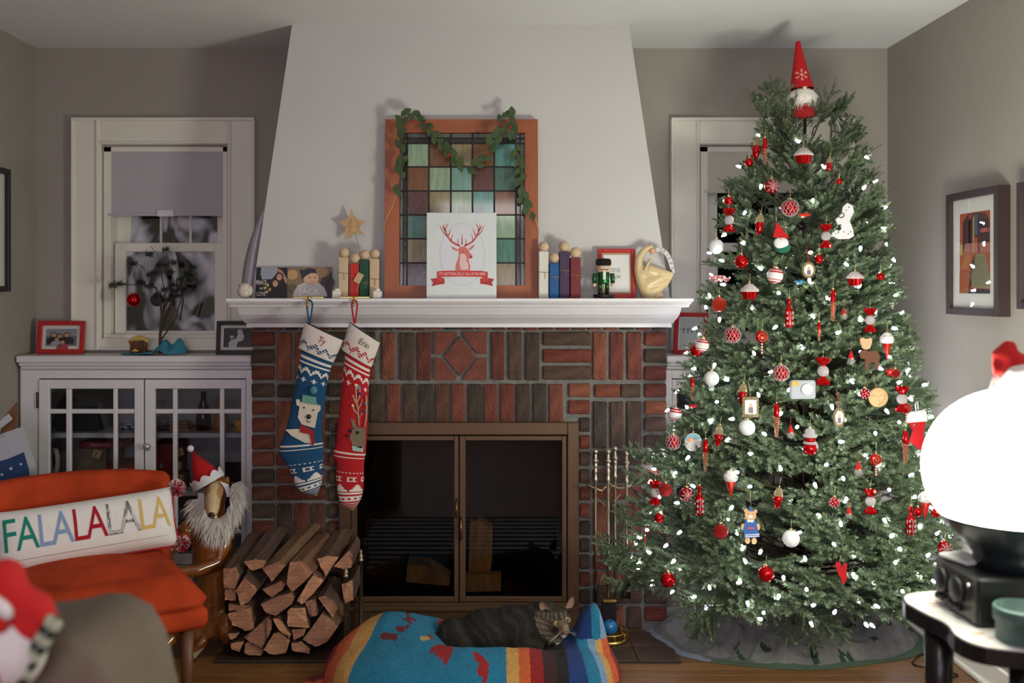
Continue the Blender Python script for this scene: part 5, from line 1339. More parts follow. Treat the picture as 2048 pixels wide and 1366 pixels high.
for a, b, dy in ((1110,1232,-.0785),(1131,1226,-.0695)):
    e = MB().sph(cq(a,b,dy), (.0085,.006,.0075), 16).build('eye', EYEM, t)
    MB().sph(cq(a+1,b,dy-.0052), (.0026,.002,.0055), 10).build('pupil', BLACK, e)
    MB().tube([cq(a,b,dy-.003)+V((.0098*cos(q),-.002*abs(sin(q)),.0082*sin(q))) for q in [2*pi*k/20 for k in range(21)]], .0013, 5).build('eyelid', mat('eye_rim_pale', (186,170,140), .8), e)
MB().sph(cq(1126,1246,-.105), (.0065,.005,.0045), 10).build('nose', mat('cat_nose', (142,84,70), .5), t)
m = MB(); r_ = random.Random(9)
for k in range(5):
    m.tube([cq(1116,1249,-.092), cq(1106-k*1.5,1252+k*2,-.11), cq(1092-k*.6,1254+k*4.5,-.12)], [.00028,.00022,.0001], 4)
    if k < 5: m.tube([cq(1132,1246,-.092), cq(1140+k,1245+k*1.6,-.105), cq(1150+k*.4,1244+k*3,-.112)], [.00028,.00022,.0001], 4)
stuff(m.build('whiskers', mat('whisker', (226,222,214), .5), t))
# short fur over the body
nr = []
for f in bf:
    a, b, c_ = V(bv[f[0]]), V(bv[f[1]]), V(bv[f[2]]); nr.append(((a+b+c_)/3, (b-a).cross(c_-a).normalized()))
m = MB(); r_ = random.Random(12)
for k in range(9000):
    p, n_ = nr[r_.randrange(len(nr))]; d_ = (n_*.55+V((-.8,0,-.15))+V((r_.uniform(-1,1),r_.uniform(-1,1),r_.uniform(-1,1)))*.3).normalized()
    L_ = .004 if (p-hc).length < .06 else .011
    if (p-hc).length < .06 and p.y < hc.y: continue
    sd = d_.cross(n_).normalized()*.0007; c0 = catcol(p); m.add([p-sd, p+sd, p+d_*L_], [(0,1,2)], 0, tuple(min(1, x*1.15) for x in c0[:3])+(1,))
stuff(m.build('fur', mat('cat_fur', attr=True, rough=.8), t))

# ------------------------------------------------------------------ dog statue with hat and beard
DD = 3.87; dxp = 415
dl = lambda px, py, y=0.: V((X(px, DD)-X(dxp, DD), y, Z(py, DD)))
t = thing('dog_statue', 'glazed brown greyhound statue sitting upright behind the orange chair', 'statue', (X(dxp, DD), DD, 0))
m = MB()
m.tube([dl(428,1262), dl(428,1200), dl(426,1140), dl(424,1090), dl(424,1055)], [.085,.082,.080,.078,.062], 18)
m.tube([dl(424,1060), dl(424,1020), dl(430,985)], [.058,.044,.046], 14)
m.sph(dl(433,972), (.046,.050,.042), 16).tube([dl(434,975,-.03), dl(437,990,-.075), dl(441,1010,-.115), dl(442,1015,-.13)], [.038,.031,.023,.016], 14)
m.sph(dl(388,1240,-.02), (.065,.09,.085), 14).sph(dl(462,1245,-.02), (.05,.09,.08), 14)
for fx_, s_ in ((336,-1),(404,1)):
    m.tube([dl(fx_+18 if s_ < 0 else fx_+14,1262,-.05), dl(fx_+4,1280,-.10), dl(fx_,1285,-.15)], [.03,.022,.02], 10)
m.sph(dl(378,1060,-.01), (.038,.05,.045), 12).sph(dl(452,1060,-.01), (.036,.05,.045), 12)
m.tube([dl(376,1058,-.01), dl(358,1080,-.03), dl(342,1098,-.05), dl(352,1112,-.11), dl(366,1112,-.15)], [.036,.030,.027,.023,.018], 12)
m.tube([dl(452,1058,-.01), dl(450,1090,-.04), dl(444,1116,-.06), dl(410,1124,-.12), dl(374,1122,-.16)], [.036,.031,.028,.024,.018], 12)
def dogcol(p):
    n = NZ.noise(p*11)*.5+.5; q = V((p.x, p.y, p.z))
    face = q.y < -.035 and q.z > Z(1030, DD)
    if face:
        c = (206,178,140) if abs(q.x-dl(438,0).x) < .014 or q.y < -.09 else (172,128,84)
        return lin(c)
    if q.z < Z(1278, DD) and q.y < -.09: return lin((160,150,120))
    return lin(tuple(int(lerp(a, b, n)) for a, b in zip((112,58,24), (164,106,44))))
skin('body', m, mat('glazed_ceramic', attr=True, rough=.18, coat=.6, var=.15, vs_=20), t, .006, 6, dogcol)
MB().sph(dl(442,1013,-.139), (.012,.009,.009), 12).build('nose', mat('dog_nose', (40,26,26), .2), t)
for a, b in ((421,981),(447,979)):
    e = MB().sph(dl(a,b,-.053), (.0105,.008,.0072), 12).build('eye', mat('dog_eye', (52,28,18), .1, coat=1), t)
    MB().tube([dl(a-5,b+1,-.056), dl(a,b+3,-.058), dl(a+5,b+1,-.056)], .0016, 5).build('eyelid', mat('eye_rim_pale'), e)
MB().tube([dl(432,1016,-.12), dl(439,1020,-.134), dl(444,1020,-.134), dl(450,1015,-.12)], .0016, 5).build('mouth_line', mat('dog_nose'), t)
for sx in (-1, 1): MB().sph(dl(433+sx*19,965,.02), (.010,.016,.022), 10).build('ear', mat('dog_ear', (126,74,34), .25, coat=.5), t)
h = thing('santa_hat', 'red felt santa hat with scalloped white brim on the dog statue', 'hat', (X(dxp, DD), DD, 0))
ap = dl(382,899,-.0); bc = dl(417,962,-.005); ax = (ap-bc).normalized(); sx_ = ax.cross(V((0,1,0))).normalized(); sy_ = V((0,1,0))
n = 40; bw, bd = .062, .060; vs = []
rp = lambda k, w_, off: bc+sx_*cos(2*pi*k/n)*bw*w_+sy_*sin(2*pi*k/n)*bd*w_+ax*off
vs = [rp(k, 1, 0) for k in range(n)]+[rp(k, .5, (ap-bc).length*.5) for k in range(n)]+[ap]
fs = [(k, (k+1) % n, n+(k+1) % n, n+k) for k in range(n)]+[(n+k, n+(k+1) % n, 2*n) for k in range(n)]
MB().add(vs, fs, 0, None, None, True).build('felt_cone', mat('red_felt', (178,14,24), .95, bump=.2, bs=300), h)
vs = []; 
for k in range(n*2): vs += [rp(k/2, 1.03, -.008), rp(k/2, .99, .013+.017*abs(sin(2*pi*k/(2*n)*4.5)))]
fs = [(2*k, 2*((k+1) % (2*n)), 2*((k+1) % (2*n))+1, 2*k+1) for k in range(2*n)]
o = MB().add(vs, fs).build('scalloped_trim', mat('white_felt', (214,212,220), .95), h); q = o.modifiers.new('t','SOLIDIFY'); q.thickness = .003
m = MB().sph(ap+ax*.004, .0135, 14); m.build('pompom', mat('white_felt'), h)
MB().box(tuple(dl(409,1003,-.045)), (.026,.004,.085), .0015, None).build('strap', mat('white_felt'), h)
o = MB().add([dl(446,957,-.05), dl(462,965,-.035), dl(466,990,-.03), dl(458,990,-.034), dl(455,972,-.042)], [(0,1,2,3,4)]).build('strap', mat('white_felt'), h); o.modifiers.new('t','SOLIDIFY').thickness = .003
b = thing('fake_beard', 'long white fake beard under the dog statue muzzle', 'beard', (X(dxp, DD), DD, 0))
m = MB(); r_ = random.Random(31)
core = MB()
ctrl = [(404,1005),(408,1022),(420,1035),(438,1042),(456,1036),(468,1018),(474,995),(475,975)]
for a, b_ in ctrl: core.sph(dl(a, b_, -.035), (.022,.018,.024), 10)
core.sph(dl(440,1050,-.05), (.045,.02,.03), 12)
o, bv2, bf2 = skin('beard_base', core, mat('beard_wool', (222,218,212), .95, bump=.8, bs=200), b, .006, 4)
for k in range(2600):
    f = bf2[r_.randrange(len(bf2))]; p = V(bv2[f[0]]); out = (p-dl(438,1000,.02)).normalized()
    d_ = (out*.9+V((0,-.25,-.45))+V((r_.uniform(-1,1),r_.uniform(-1,1),r_.uniform(-1,1)))*.35).normalized(); L_ = r_.uniform(.022,.062); sd = d_.cross(V((r_.uniform(-1,1),1,0))).normalized()*.0011
    mid = p+d_*L_*.6+V((r_.uniform(-.004,.004),0,0)); e = p+d_*L_+V((0,0,-.012)); m.add([p-sd,p+sd,mid+sd*.8,mid-sd*.8,e], [(0,1,2,3),(3,2,4)])
stuff(m.build('beard_hair', mat('beard_hair', (236,233,228), .7), b))

# ------------------------------------------------------------------ orange chair with cushion
t = thing('slipper_chair', 'orange velvet slipper chair with wooden legs at the left', 'chair', (-1.313, 3.266, 0), R(30))
VEL = mat('orange_velvet', (184,68,36), .85, var=.34, vs_=7, bump=.15, bs=180, spec=.08)
m = MB().box((0,.0,.402), (.68,.66,.10), .05).box((0,-.01,.44), (.60,.56,.08), .04).sph((0,-.02,.44), (.27,.25,.065), 20)
skin('seat_cushion', m, VEL, t, .013, 8)
m = MB().box((0,.0,.352), (.67,.65,.075), .02); skin('seat_rail', m, VEL, t, .010, 3)
m = MB()
for k in range(17):
    u = k/16*2-1; a = u*.62; x = .46*sin(a); y_ = .27-.30*(cos(a)-cos(.62))*-.0-.10*(1-cos(a*1.5))
    top = .742-.02*u*u
    m.box((0,0,0), (.085,.085,top-.36), .02, M.Translation((x*1.12, y_+.05, (top+.36)/2)) @ M.Rotation(-a*.55, 4, 'Z') @ M.Rotation(R(-7), 4, 'X'))
skin('backrest', m, VEL, t, .012, 7)
def backy(x): a = math.asin(max(-.6, min(.6, x/1.12/.46))); return .27-.10*(1-cos(a*1.5))+.05-.045
for x in (-.20, -.06, .08): MB().sph((x, backy(x)-.002, .60), (.013,.008,.013), 12).build('button', VEL, t)
LEGW = mat('walnut_leg', (104,64,40), .45, var=.2, vs_=8, stretch=(4,4,.5))
for sx, sy in ((1,-1),(-1,-1),(1,1),(-1,1)):
    MB().lathe([(.013,0),(.024,.33)], 14, M.Translation((sx*.275, sy*.265, 0)) @ M.Shear('XY', 4, (sx*-.0, 0))).build('leg', LEGW, t)
def fine_text(ch):
    a, f = text_mesh(ch, 'CENTER', 2); bm = bmesh.new(); q = [bm.verts.new(p) for p in a]
    for k in f:
        try: bm.faces.new([q[i] for i in k])
        except ValueError: pass
    bmesh.ops.delete(bm, geom=[k for k in bm.faces if not all(v.co.z > .9 for v in k.verts)], context='FACES')
    bmesh.ops.triangulate(bm, faces=bm.faces[:])
    for _ in range(2): bmesh.ops.subdivide_edges(bm, edges=[e for e in bm.edges if e.calc_length() > .12], cuts=1, use_grid_fill=True); bmesh.ops.triangulate(bm, faces=bm.faces[:])
    bm.verts.index_update(); r = ([tuple(v.co) for v in bm.verts], [tuple(v.index for v in k.verts) for k in bm.faces]); bm.free(); return r
# cushion
pc = V((.035,.115,.575)); pr_ = (R(-17), R(-3), R(30))
cw = M.Rotation(R(30), 4, 'Z') @ pc.to_4d(); cw = V(cw[:3])+V((-1.313,3.266,0))
t = thing('lumbar_cushion', 'long white cushion lettered FA LA LA LA LA on the orange chair', 'cushion', cw, rot=pr_)
a_, b_ = .285, .098
def pth(x, z): return .062*max(0, 1-abs(x/a_)**6)**.5*max(0, 1-abs(z/b_)**3)**.55+.003*NZ.noise(V((x*22, z*30, 0)))*(1-abs(z/b_))
m = MB(); nx, nz = 61, 25
for sg in (-1, 1):
    vs = []
    for i in range(nx):
        for j in range(nz):
            x = a_*(2*i/(nx-1)-1); z = b_*(2*j/(nz-1)-1); zz = z*(1-.07*(x/a_)**2*0+.03*sin(6*x/a_)*0); vs.append((x*(1+.025*(abs(z)/b_)**3), sg*pth(x, z), zz*(1+.05*(abs(x)/a_)**4)))
    fs = [(i*nz+j, (i+1)*nz+j, (i+1)*nz+j+1, i*nz+j+1) for i in range(nx-1) for j in range(nz-1)]
    if sg > 0: fs = [f[::-1] for f in fs]
    m.add(vs, fs, 0, None, None, True)
m.build('cushion_cover', mat('cushion_linen', (238,235,234), .95, bump=.3, bs=260), t)
edge = [(-a_*1.02,-b_*1.05),(-a_*1.0,0),(-a_*1.02,b_*1.05)]; 
MB().tube([(q[0], -.002, q[1]) for q in edge], .0035, 6).build('piping', mat('red_piping', (170,24,40), .9), t)
MB().tube([(a_*1.02,-.002,b_*1.05),(a_,0,0),(a_*1.02,-.002,-b_*1.05)], .0035, 6).build('piping', mat('red_piping'), t)
MB().tube([(lerp(-a_, a_, k/30), -.0, -b_*1.04) for k in range(31)], .003, 6).build('piping', mat('red_piping'), t)
m = MB().tube([(lerp(-a_*.97, a_*.97, k/40), -pth(lerp(-a_*.97, a_*.97, k/40), -b_*.66)-.0008, -b_*.66) for k in range(41)], .0007, 4); m.build('stitch_line', mat('brown_thread', (120,70,60), .9), t)
for k, (ch, c) in enumerate(zip('FALALALALA', [(24,140,120)]*2+[(140,166,206)]*2+[(176,20,40)]*2+[(120,116,120)]*2+[(222,190,112)]*2)):
    x0 = -a_*.86+k*a_*.186; p = MB(); vs_t, fs_t = fine_text(ch); out = []
    for vx, vy, vz in vs_t:
        xx = x0+vx*.155*.66; zz = .012+vy*.155; out.append((xx, -pth(xx, zz)-.0022, zz))
    cl_ = [lin((206,204,206)) if (k in (6,7) and int(sum(out[q][2] for q in f)/len(f)/.0058+50) % 2) else lin(c) for f in fs_t]; p.add(out, fs_t, 0, cl_)
    o = p.build('applique_letter', CLOTHC, t)
pmr = random.Random(6)
for (x, z, r) in ((a_*1.07, b_*.95, .034), (a_*1.06, -b_*1.0, .030)):
    q = MB(); q.sph((x,0,z), r*.5, 8, None, 0, K(170,24,48))
    for k in range(420):
        dd = V((pmr.gauss(0,1), pmr.gauss(0,1), pmr.gauss(0,1))).normalized(); c0 = V((x,0,z)); sd = dd.cross(V((.3,.5,.8))).normalized()*.0018
        q.add([c0+dd*r*.3-sd, c0+dd*r*.3+sd, c0+dd*r+sd*1.2, c0+dd*r-sd*1.2], [(0,1,2,3)], 0, K(168,22,46) if k % 2 else K(224,206,206))
    q.build('pompom', mat('pompom_yarn', attr=True, rough=1), t)
# ------------------------------------------------------------------ right side: table, radio, lamp
def fp(px, py, z=0.):
    d = (EYE-z)*F/(py-575); return V((X(px, d), d, z))
TT = .643
t = thing('side_table', 'low black kidney-shaped side table with a speckled white top at the right', 'table', (1.3, 2.28, 0))
ol = [(1.013,2.386),(1.03,2.44),(1.09,2.475),(1.25,2.49),(1.55,2.48),(1.66,2.40),(1.68,2.2),(1.62,2.10),(1.4,2.06),(1.2,2.055),(1.10,2.072),(1.045,2.10),(1.026,2.16),(1.040,2.24),(1.022,2.31)]
ol = path([V((a-1.3, b-2.28, 0)) for a, b in ol+ol[:1]], 70)[:-1]
def slab(mb, ol, z0, z1, sc_=1.):
    n = len(ol); vs = [(p.x*sc_, p.y*sc_, z0) for p in ol]+[(p.x*sc_, p.y*sc_, z1) for p in ol]
    ar = sum(ol[i].x*ol[(i+1) % n].y-ol[(i+1) % n].x*ol[i].y for i in range(n)); fs = [tuple(range(n))[::-1], tuple(range(n, 2*n))]+[(i, (i+1) % n, n+(i+1) % n, n+i) for i in range(n)]
    if ar < 0: fs = [f[::-1] for f in fs]
    return mb.add(vs, fs)
EBON = mat('ebony_paint', (20,18,18), .3)
slab(MB(), ol, TT-.038, TT-.003).build('table_edge', EBON, t)
slab(MB(), ol, TT-.003, TT, .985).build('table_top', mat('speckled_white_top', (208,206,204), .3, col2=(196,150,122), vs_=38, stretch=(.6,1.6,1), c2r=(.60,.64)), t)
for x, y_ in ((1.075,2.345),(1.16,2.125),(1.58,2.40),(1.56,2.14)):
    MB().lathe([(.016,0),(.030,.45),(.034,TT-.038)], 16, M.Translation((x-1.3, y_-2.28, 0))).build('leg', EBON, t)
t = thing('radio', 'dark old radio with round knobs on the side table', 'radio', (1.28, 2.30, TT), R(0))
RB = mat('radio_case', (24,26,27), .4, bump=.1, bs=80)
MB().box((0,0,.0575), (.37,.20,.107), .006).build('case', RB, t)
MB().box((-.186,0,.057), (.004,.19,.097), .001).build('front_panel', mat('radio_panel', (84,82,76), .35, metal=.5, var=.4, vs_=30), t)
for y_, r in ((.055,.03),(-.02,.03)):
    MB().lathe([(r,0),(r*.95,.012),(r*.8,.014),(0,.014)], 22, M.Translation((-.188,y_,.065)) @ M.Rotation(-pi/2,4,'Y')).build('dial', BLACK, t)
for y_ in (.07,.045,.02,-.005,-.03): MB().lathe([(.007,0),(.006,.014),(0,.014)], 12, M.Translation((-.188,y_,.024)) @ M.Rotation(-pi/2,4,'Y')).build('knob', BLACK, t)
for y_ in (.09,-.075): MB().lathe([(.005,0),(.004,.01),(0,.01)], 10, M.Translation((-.188,y_,.09)) @ M.Rotation(-pi/2,4,'Y')).build('screw', mat('chrome', (220,220,220), .1, metal=1), t)
o = MB().box((0,0,.006), (.07,.09,.010), .003).build('paper_stack', mat('paper_white', (206,206,204), .8), None, (1.135,2.345,TT+.112), (0,0,.3)); tag(o, 'small white paper stack on top of the dark radio', 'paper')
# globe lamp
LX, LY = X(2022, 2.3), 2.3
t = thing('globe_lamp', 'large glowing white globe lamp with a dark bowl base on the radio', 'lamp', (LX, LY, TT+.112))
b0 = TT+.112; zl = lambda py: Z(py, 2.3)-b0
MB().lathe([(0,.001),(.082,.001),(.080,zl(1110)),(.095,zl(1092)),(.135,zl(1058)),(.152,zl(1036)),(.158,zl(1030)),(.150,zl(1031)),(0,zl(1050))], 40).build('base', mat('dark_teal_glaze', (30,38,42), .3, coat=.2), t)
cz = zl(938); RG = .190; pr = []
for k in range(26):
    a = -R(58)+(R(58)+pi/2)*k/25; pr.append((RG*cos(a), cz+RG*.97*sin(a)))
pr[-1] = (0, pr[-1][1])
MB().lathe([(0, pr[0][1])]+pr, 48).build('globe_shade', emit('glowing_globe', (250,253,232), GLOBE), t)
# small santa hat figure on the globe
t = thing('santa_figure', 'small santa doll with a red hat sitting on the globe lamp', 'doll', (X(2018, 2.28), 2.28, Z(785, 2.28)))
q = lambda px, py, y=0.: V((X(px,2.28)-X(2018,2.28), y, Z(py,2.28)-Z(785,2.28)))
m = MB().sph(q(2020,765), (.034,.03,.034), 14).tube([q(1975,800,-.01), q(1985,775,-.015), q(1992,752,-.01)], [.012,.014,.012], 10).sph(q(2015,785), (.045,.04,.02), 12).sph(q(2040,772), (.03,.03,.03), 12)
skin('body', m, mat('plush_white', (216,210,210), .95, bump=.6, bs=160), t, .005, 4)
m = MB().tube([q(2030,745), q(2022,725), q(2012,705), q(2022,692), q(2030,688)], [.046,.042,.03,.018,.008], 16).tube([q(2000,745,-.01), q(1990,728,-.015), q(1990,742,-.02), q(1984,752,-.02)], [.012,.016,.013,.008], 10)
skin('hat', m, mat('plush_red', (186,26,28), .95, bump=.4, bs=200), t, .005, 4)
m = MB().tube([q(1996,762,-.02), q(2008,742,-.045), q(2030,738,-.05), q(2052,745,-.04)], [.012,.016,.017,.014], 12); skin('hat_trim', m, mat('plush_white'), t, .004, 4)
# teal cup
t = thing('stoneware_pot', 'small teal glazed stoneware pot at the front of the side table', 'pot', (X(2046, 2.13), 2.128, TT))
MB().lathe([(.0,0),(.050,0),(.054,.004),(.055,.042),(.060,.044),(.060,.070),(.057,.074),(.052,.070),(.050,.04),(0,.038)], 34).build('body', mat('teal_stoneware', (70,96,92), .45, var=.15, vs_=20), t)
tag(MB().tube([V((p.x, p.y, .004)) for p in path([fp(1850,1308), fp(1832,1318), fp(1826,1330), fp(1848,1336), fp(1885,1338), fp(1905,1348), fp(1916,1352), fp(1900,1358), fp(1880,1372), fp(1880,1400)], 60)], .0032, 6).build('power_cord', BLACK), 'black power cord curling on the floor under the side table', 'cord')

# pictures on the side walls
def street(p, x0, x1, z0, z1):
    T = sub(x0, x1, z0, z1)
    def pg(pts, c, y=-.005): p.poly([T(*q) for q in pts], y, None, 0, K(*c))
    pg([(0,0),(1,0),(1,1),(0,1)], (176,84,46), -.0045)
    pg([(.3,.5),(.3,.9),(.5,.99),(.85,.98),(1,.85),(1,.5)], (98,58,48)); pg([(.12,.5),(.12,.88),(.3,.98),(.38,.9),(.36,.5)], (74,42,36))
    pg([(.52,.72),(.52,.97),(.62,.97),(.62,.72)], (52,104,140), -.0053); pg([(.45,.5),(.45,.95),(.5,.95),(.5,.5)], (192,150,86), -.0053); pg([(.63,.5),(.63,.96),(.68,.96),(.68,.5)], (112,46,32), -.0053)
    pg([(.7,.62),(.7,.92),(.94,.9),(.94,.62)], (62,52,46), -.0053); pg([(.68,.74),(.68,.79),(1,.79),(1,.74)], (184,96,92), -.0055)
    pg([(.53,.6),(.53,.68),(.6,.68),(.6,.6)], (206,84,40), -.0055)
    pg([(0,.48),(.14,.48),(.14,.6),(.05,.62),(0,.58)], (190,164,96)); pg([(.1,.48),(1,.5),(1,.62),(.2,.62)], (176,108,92), -.0051)
    pg([(.02,.3),(.28,.3),(.46,.48),(.2,.48)], (186,122,60), -.0056); pg([(0,.0),(.3,.0),(.36,.24),(0,.25)], (172,92,42), -.0056); pg([(0,.25),(.36,.24),(.48,.48),(.5,.3),(.4,.1),(.3,.02)], (48,34,30), -.0055)
    pg([(.42,.08),(.38,.2),(.55,.48),(.86,.48),(1,.2),(1,.06)], (142,136,98), -.0057); pg([(.25,0),(.42,.06),(1,.05),(1,0)], (34,40,40), -.0058)
    for k in range(15):
        z = .1+.37*k/15; a = lerp(.40, .56, k/15); b_ = lerp(1, .84, k/15); p.stroke([T(a, z), T((a+b_)/2, z-.006), T(b_, z+.004)], .0016, -.0060, col=K(70,66,48))
    for q in ([(.12,.5),(.12,.88),(.3,.98),(.5,.99)],[(.38,.5),(.4,.96)],[(.63,.5),(.63,.96)],[(.7,.62),(.7,.92)],[(.94,.6),(.94,.92)],[(.4,.1),(.55,.48)]): p.stroke([T(*k) for k in q], .0026, -.0061, col=K(30,24,24))
DKB = mat('dark_plum_wood', (52,36,38), .5, var=.15, vs_=12)
picture('framed_picture', 'dark framed street scene print on the right wall', 'picture', (1.779, 3.54, 1.299), .374, .445, .026, .045, DKB, .052, (0, 0, -pi/2), draw=street)
def plainmat(p, x0, x1, z0, z1): p.poly([(x0,z0),(x1,z0),(x1,z1),(x0,z1)], -.0045, None, 0, K(150,158,160))
picture('framed_picture', 'dark framed picture at the right edge of the view', 'picture', (1.779, 3.035, 1.328), .40, .41, .024, .045, DKB, .10, (0, 0, -pi/2), draw=plainmat)
picture('framed_picture', 'thin black framed picture on the left wall', 'picture', (-1.962, 3.83, 1.381), .50, .50, .022, .03, BLACK, .09, (0, 0, pi/2), draw=plainmat)

# ------------------------------------------------------------------ foreground sofa back and santa doll
t = thing('sofa', 'taupe fabric sofa back in the near left corner, out of focus', 'sofa', (-1.0, 1.62, 0))
sq = lambda px, py, y=0.: V((X(px,1.6)+1.0, y, Z(py,1.6)))
m = MB()
pf = [(-.45, .0), (.40,.0), (.44,.3), (.455,.60), (.455,.70)]
edge = [sq(-560,1260), sq(60,1262), sq(120,1246), sq(190,1243), sq(235,1262), sq(262,1300), sq(280,1345), sq(293,1400), sq(300,1470), sq(305,1700), sq(305,2300)]
poly = [(p.x, p.z) for p in edge if p.z > 0]+[(edge[-1].x, 0.0), (edge[0].x, 0.0)]
m.prism(poly, -.12, .16); skin('back', m, mat('taupe_upholstery', (104,92,80), .95, var=.2, vs_=5, bump=.3, bs=90), t, .022, 8)
t = thing('santa_plush', 'santa doll with white beard lying on the sofa back, out of focus', 'doll', tuple(sq(30,1290)+V((-1.0,1.42,0)) if False else V((X(30,1.5), 1.45, Z(1300,1.5)))))
q = lambda px, py, y=0.: V((X(px,1.45)-X(30,1.5), y, Z(py,1.45)-Z(1300,1.5)))
m = MB().sph(q(25,1300), (.05,.045,.055), 14).sph(q(45,1270), (.026,.03,.035), 12).sph(q(40,1330), (.03,.03,.03), 12); skin('beard', m, mat('plush_white'), t, .006, 5)
m = MB().sph(q(10,1160), (.03,.035,.032), 12).tube([q(20,1170,-.01), q(50,1215), q(90,1235), q(112,1232)], [.022,.03,.022,.012], 12).sph(q(72,1215), (.024,.03,.024), 12).sph(q(60,1250), (.03,.03,.032), 12); skin('hat', m, mat('plush_red'), t, .006, 5)
m = MB().tube([q(-20,1195,-.03), q(10,1188,-.035), q(32,1205,-.035), q(42,1222,-.03)], [.012,.013,.012,.009], 10); skin('hat_trim', m, mat('plush_white'), t, .005, 4)
m = MB().sph(q(5,1320,-.035), (.016,.016,.045), 12).sph(q(20,1232,-.03), (.016,.016,.016), 10); skin('coat', m, mat('plush_red'), t, .006, 4)
vs = []; fs = []; col = []
for i in range(17):
    for j in range(7):
        u, v = i/16, j/6; p = q(lerp(124, 48, u)+lerp(-16, 14, v), lerp(1228, 1352, u)+lerp(-10, 10, v), -.02+.006*sin(pi*v)); vs.append(p)
for i in range(16):
    for j in range(6):
        fs.append((i*7+j, i*7+j+1, (i+1)*7+j+1, (i+1)*7+j)); a = (i//2+j//2) % 2; col.append(lin((30,44,40) if a else (168,172,150)))
o = MB().add(vs, fs, 0, col, None, True).build('knit_band', CLOTHC, t); o.modifiers.new('t','SOLIDIFY').thickness = .012
# striped rug in front of the hearth (seen mirrored in the glass doors)
t = thing('striped_rug', 'black and white striped rug on the floor nearer the camera, mirrored in the glass', 'rug', (-.05, 2.6, 0))
m = MB()
for k in range(24): m.bx(-.62, .62, -.55+k*.046, -.55+(k+1)*.046, .0005, .008, 0, 0, K(196,196,204) if k % 2 else K(36,36,40))
m.build('weave', mat('rug_weave', attr=True, rough=1, bump=.5, bs=200), t)

# ------------------------------------------------------------------ christmas tree
TCX, TCY = X(1603, 3.9), 3.86
SIL = [(205,-30,40),(240,-88,100),(300,-105,112),(350,-145,132),(420,-170,150),(480,-182,160),(540,-198,172),(610,-208,176),(670,-222,190),(740,-240,214),(800,-258,228),(870,-275,248),(930,-305,262),(990,-315,270),(1050,-338,286),(1120,-350,296),(1165,-300,280),(1200,-230,120),(1250,-200,70)]
def sil(py):
    py = max(205, min(1250, py))
    for (a, l, r), (b, l2, r2) in zip(SIL, SIL[1:]):
        if a <= py <= b: u = (py-a)/(b-a); return lerp(l, l2, u)*S(3.86), lerp(r, r2, u)*S(3.86)
def trad(py, th):
    l, r = sil(py); c = cos(th); s_ = sin(th); rx = r if c > 0 else -l
    av = (r-l)/2; ry = av*.85 if s_ < 0 else min(av*.8, .44)
    return 1/sqrt((c/rx)**2+(s_/ry)**2)
def surf(px, py, out=.03):
    """point on the tree's front surface seen at that pixel"""
    d = 3.5
    for _ in range(6):
        x = X(px, d)-TCX; z = Z(py, d); pyt = 575-(z-EYE)*F/3.86; l, r = sil(pyt); rx = r if x > 0 else -l
        av = (r-l)/2; k = max(0, 1-(x/rx)**2); d = TCY-av*.85*sqrt(k)*.97-out
    return V((X(px, d), d, Z(py, d)))
TREE = thing('christmas_tree', 'tall green fir Christmas tree in the right corner', 'Christmas tree', (TCX, TCY, 0))
MB().lathe([(.022,.02),(.020,.5),(.012,1.4),(.006,Z(215,3.86))], 10).build('trunk', mat('trunk_brown', (58,44,34), .9, bump=.5, bs=60), TREE)
m = MB()
for k in range(3): a = 2*pi*k/3+.4; m.tube([(0,0,.12),(.12*cos(a),.12*sin(a),.06),(.19*cos(a),.19*sin(a),.045)], .012, 8)
m.lathe([(.03,.03),(.034,.22),(.03,.23)], 14); m.build('stand', mat('stand_green', (24,40,32), .5), TREE)

# --- ornaments: builders at the thing's centre, thread upwards
THREAD = mat('gold_thread', (200,186,140), .4, metal=.6)
SRED = mat('red_mercury_glass', (196,16,22), .12, metal=.75); GLRED = mat('red_glitter', (190,30,26), .45, metal=.5, bump=1, bs=500, var=.4, vs_=300)
FROST = mat('frosted_white_ball', (226,228,232), .6); GOLDG = mat('gold_glitter', (206,188,146), .4, metal=.6, bump=1, bs=500, var=.3, vs_=300)
ORED = mat('orange_red_glitter', (212,60,30), .45, metal=.5, bump=1, bs=500, var=.4, vs_=300)
WGL = mat('white_glitter', (222,214,218), .6, bump=1, bs=500); CAPM = mat('gold_cap', (220,196,140), .25, metal=1)
OSPOTS = []
def orn(kind, label, px, py, h, cat='ornament', group=None, out=.06, lean=0., strg=None):
    p = surf(px, py, out); OSPOTS.append((p, h*S(p.y)*.5))
    t = thing(kind, label, cat, p, group=group, rot=(0, lean, 0)); return t, S(p.y)
def cap_thread(t, top, r=.004, ln=.03):
    MB().lathe([(r,top-.002),(r,top+.005),(r*.5,top+.007)], 10).build('cap', CAPM, t)
    MB().tube([(0,0,top+.006),(.002,0,top+.006+ln)], .0007, 4).build('thread', THREAD, t)
def ball(label, px, py, r, m_, **k):
    t, u = orn('bauble', label, px, py, 2*r, 'bauble', **k); R_ = r*u
    MB().sph((0,0,0), R_, 24).build('ball', m_, t); cap_thread(t, R_, R_*.25); return t, R_
def netball(label, px, py, r, **k):
    t, R_ = ball(label, px, py, r, SRED, **k); m = MB()
    for j in range(12):
        for sg in (-1, 1):
            pts = []
            for i in range(15): a = -pi/2*.92+pi*.92*i/14; b = 2*pi*j/12+sg*a*.55; pts.append(V((cos(a)*cos(b), cos(a)*sin(b), sin(a)))*R_*1.01)
            m.tube(pts, R_*.035, 4, cap=False)
    m.build('white_net', WGL, t)
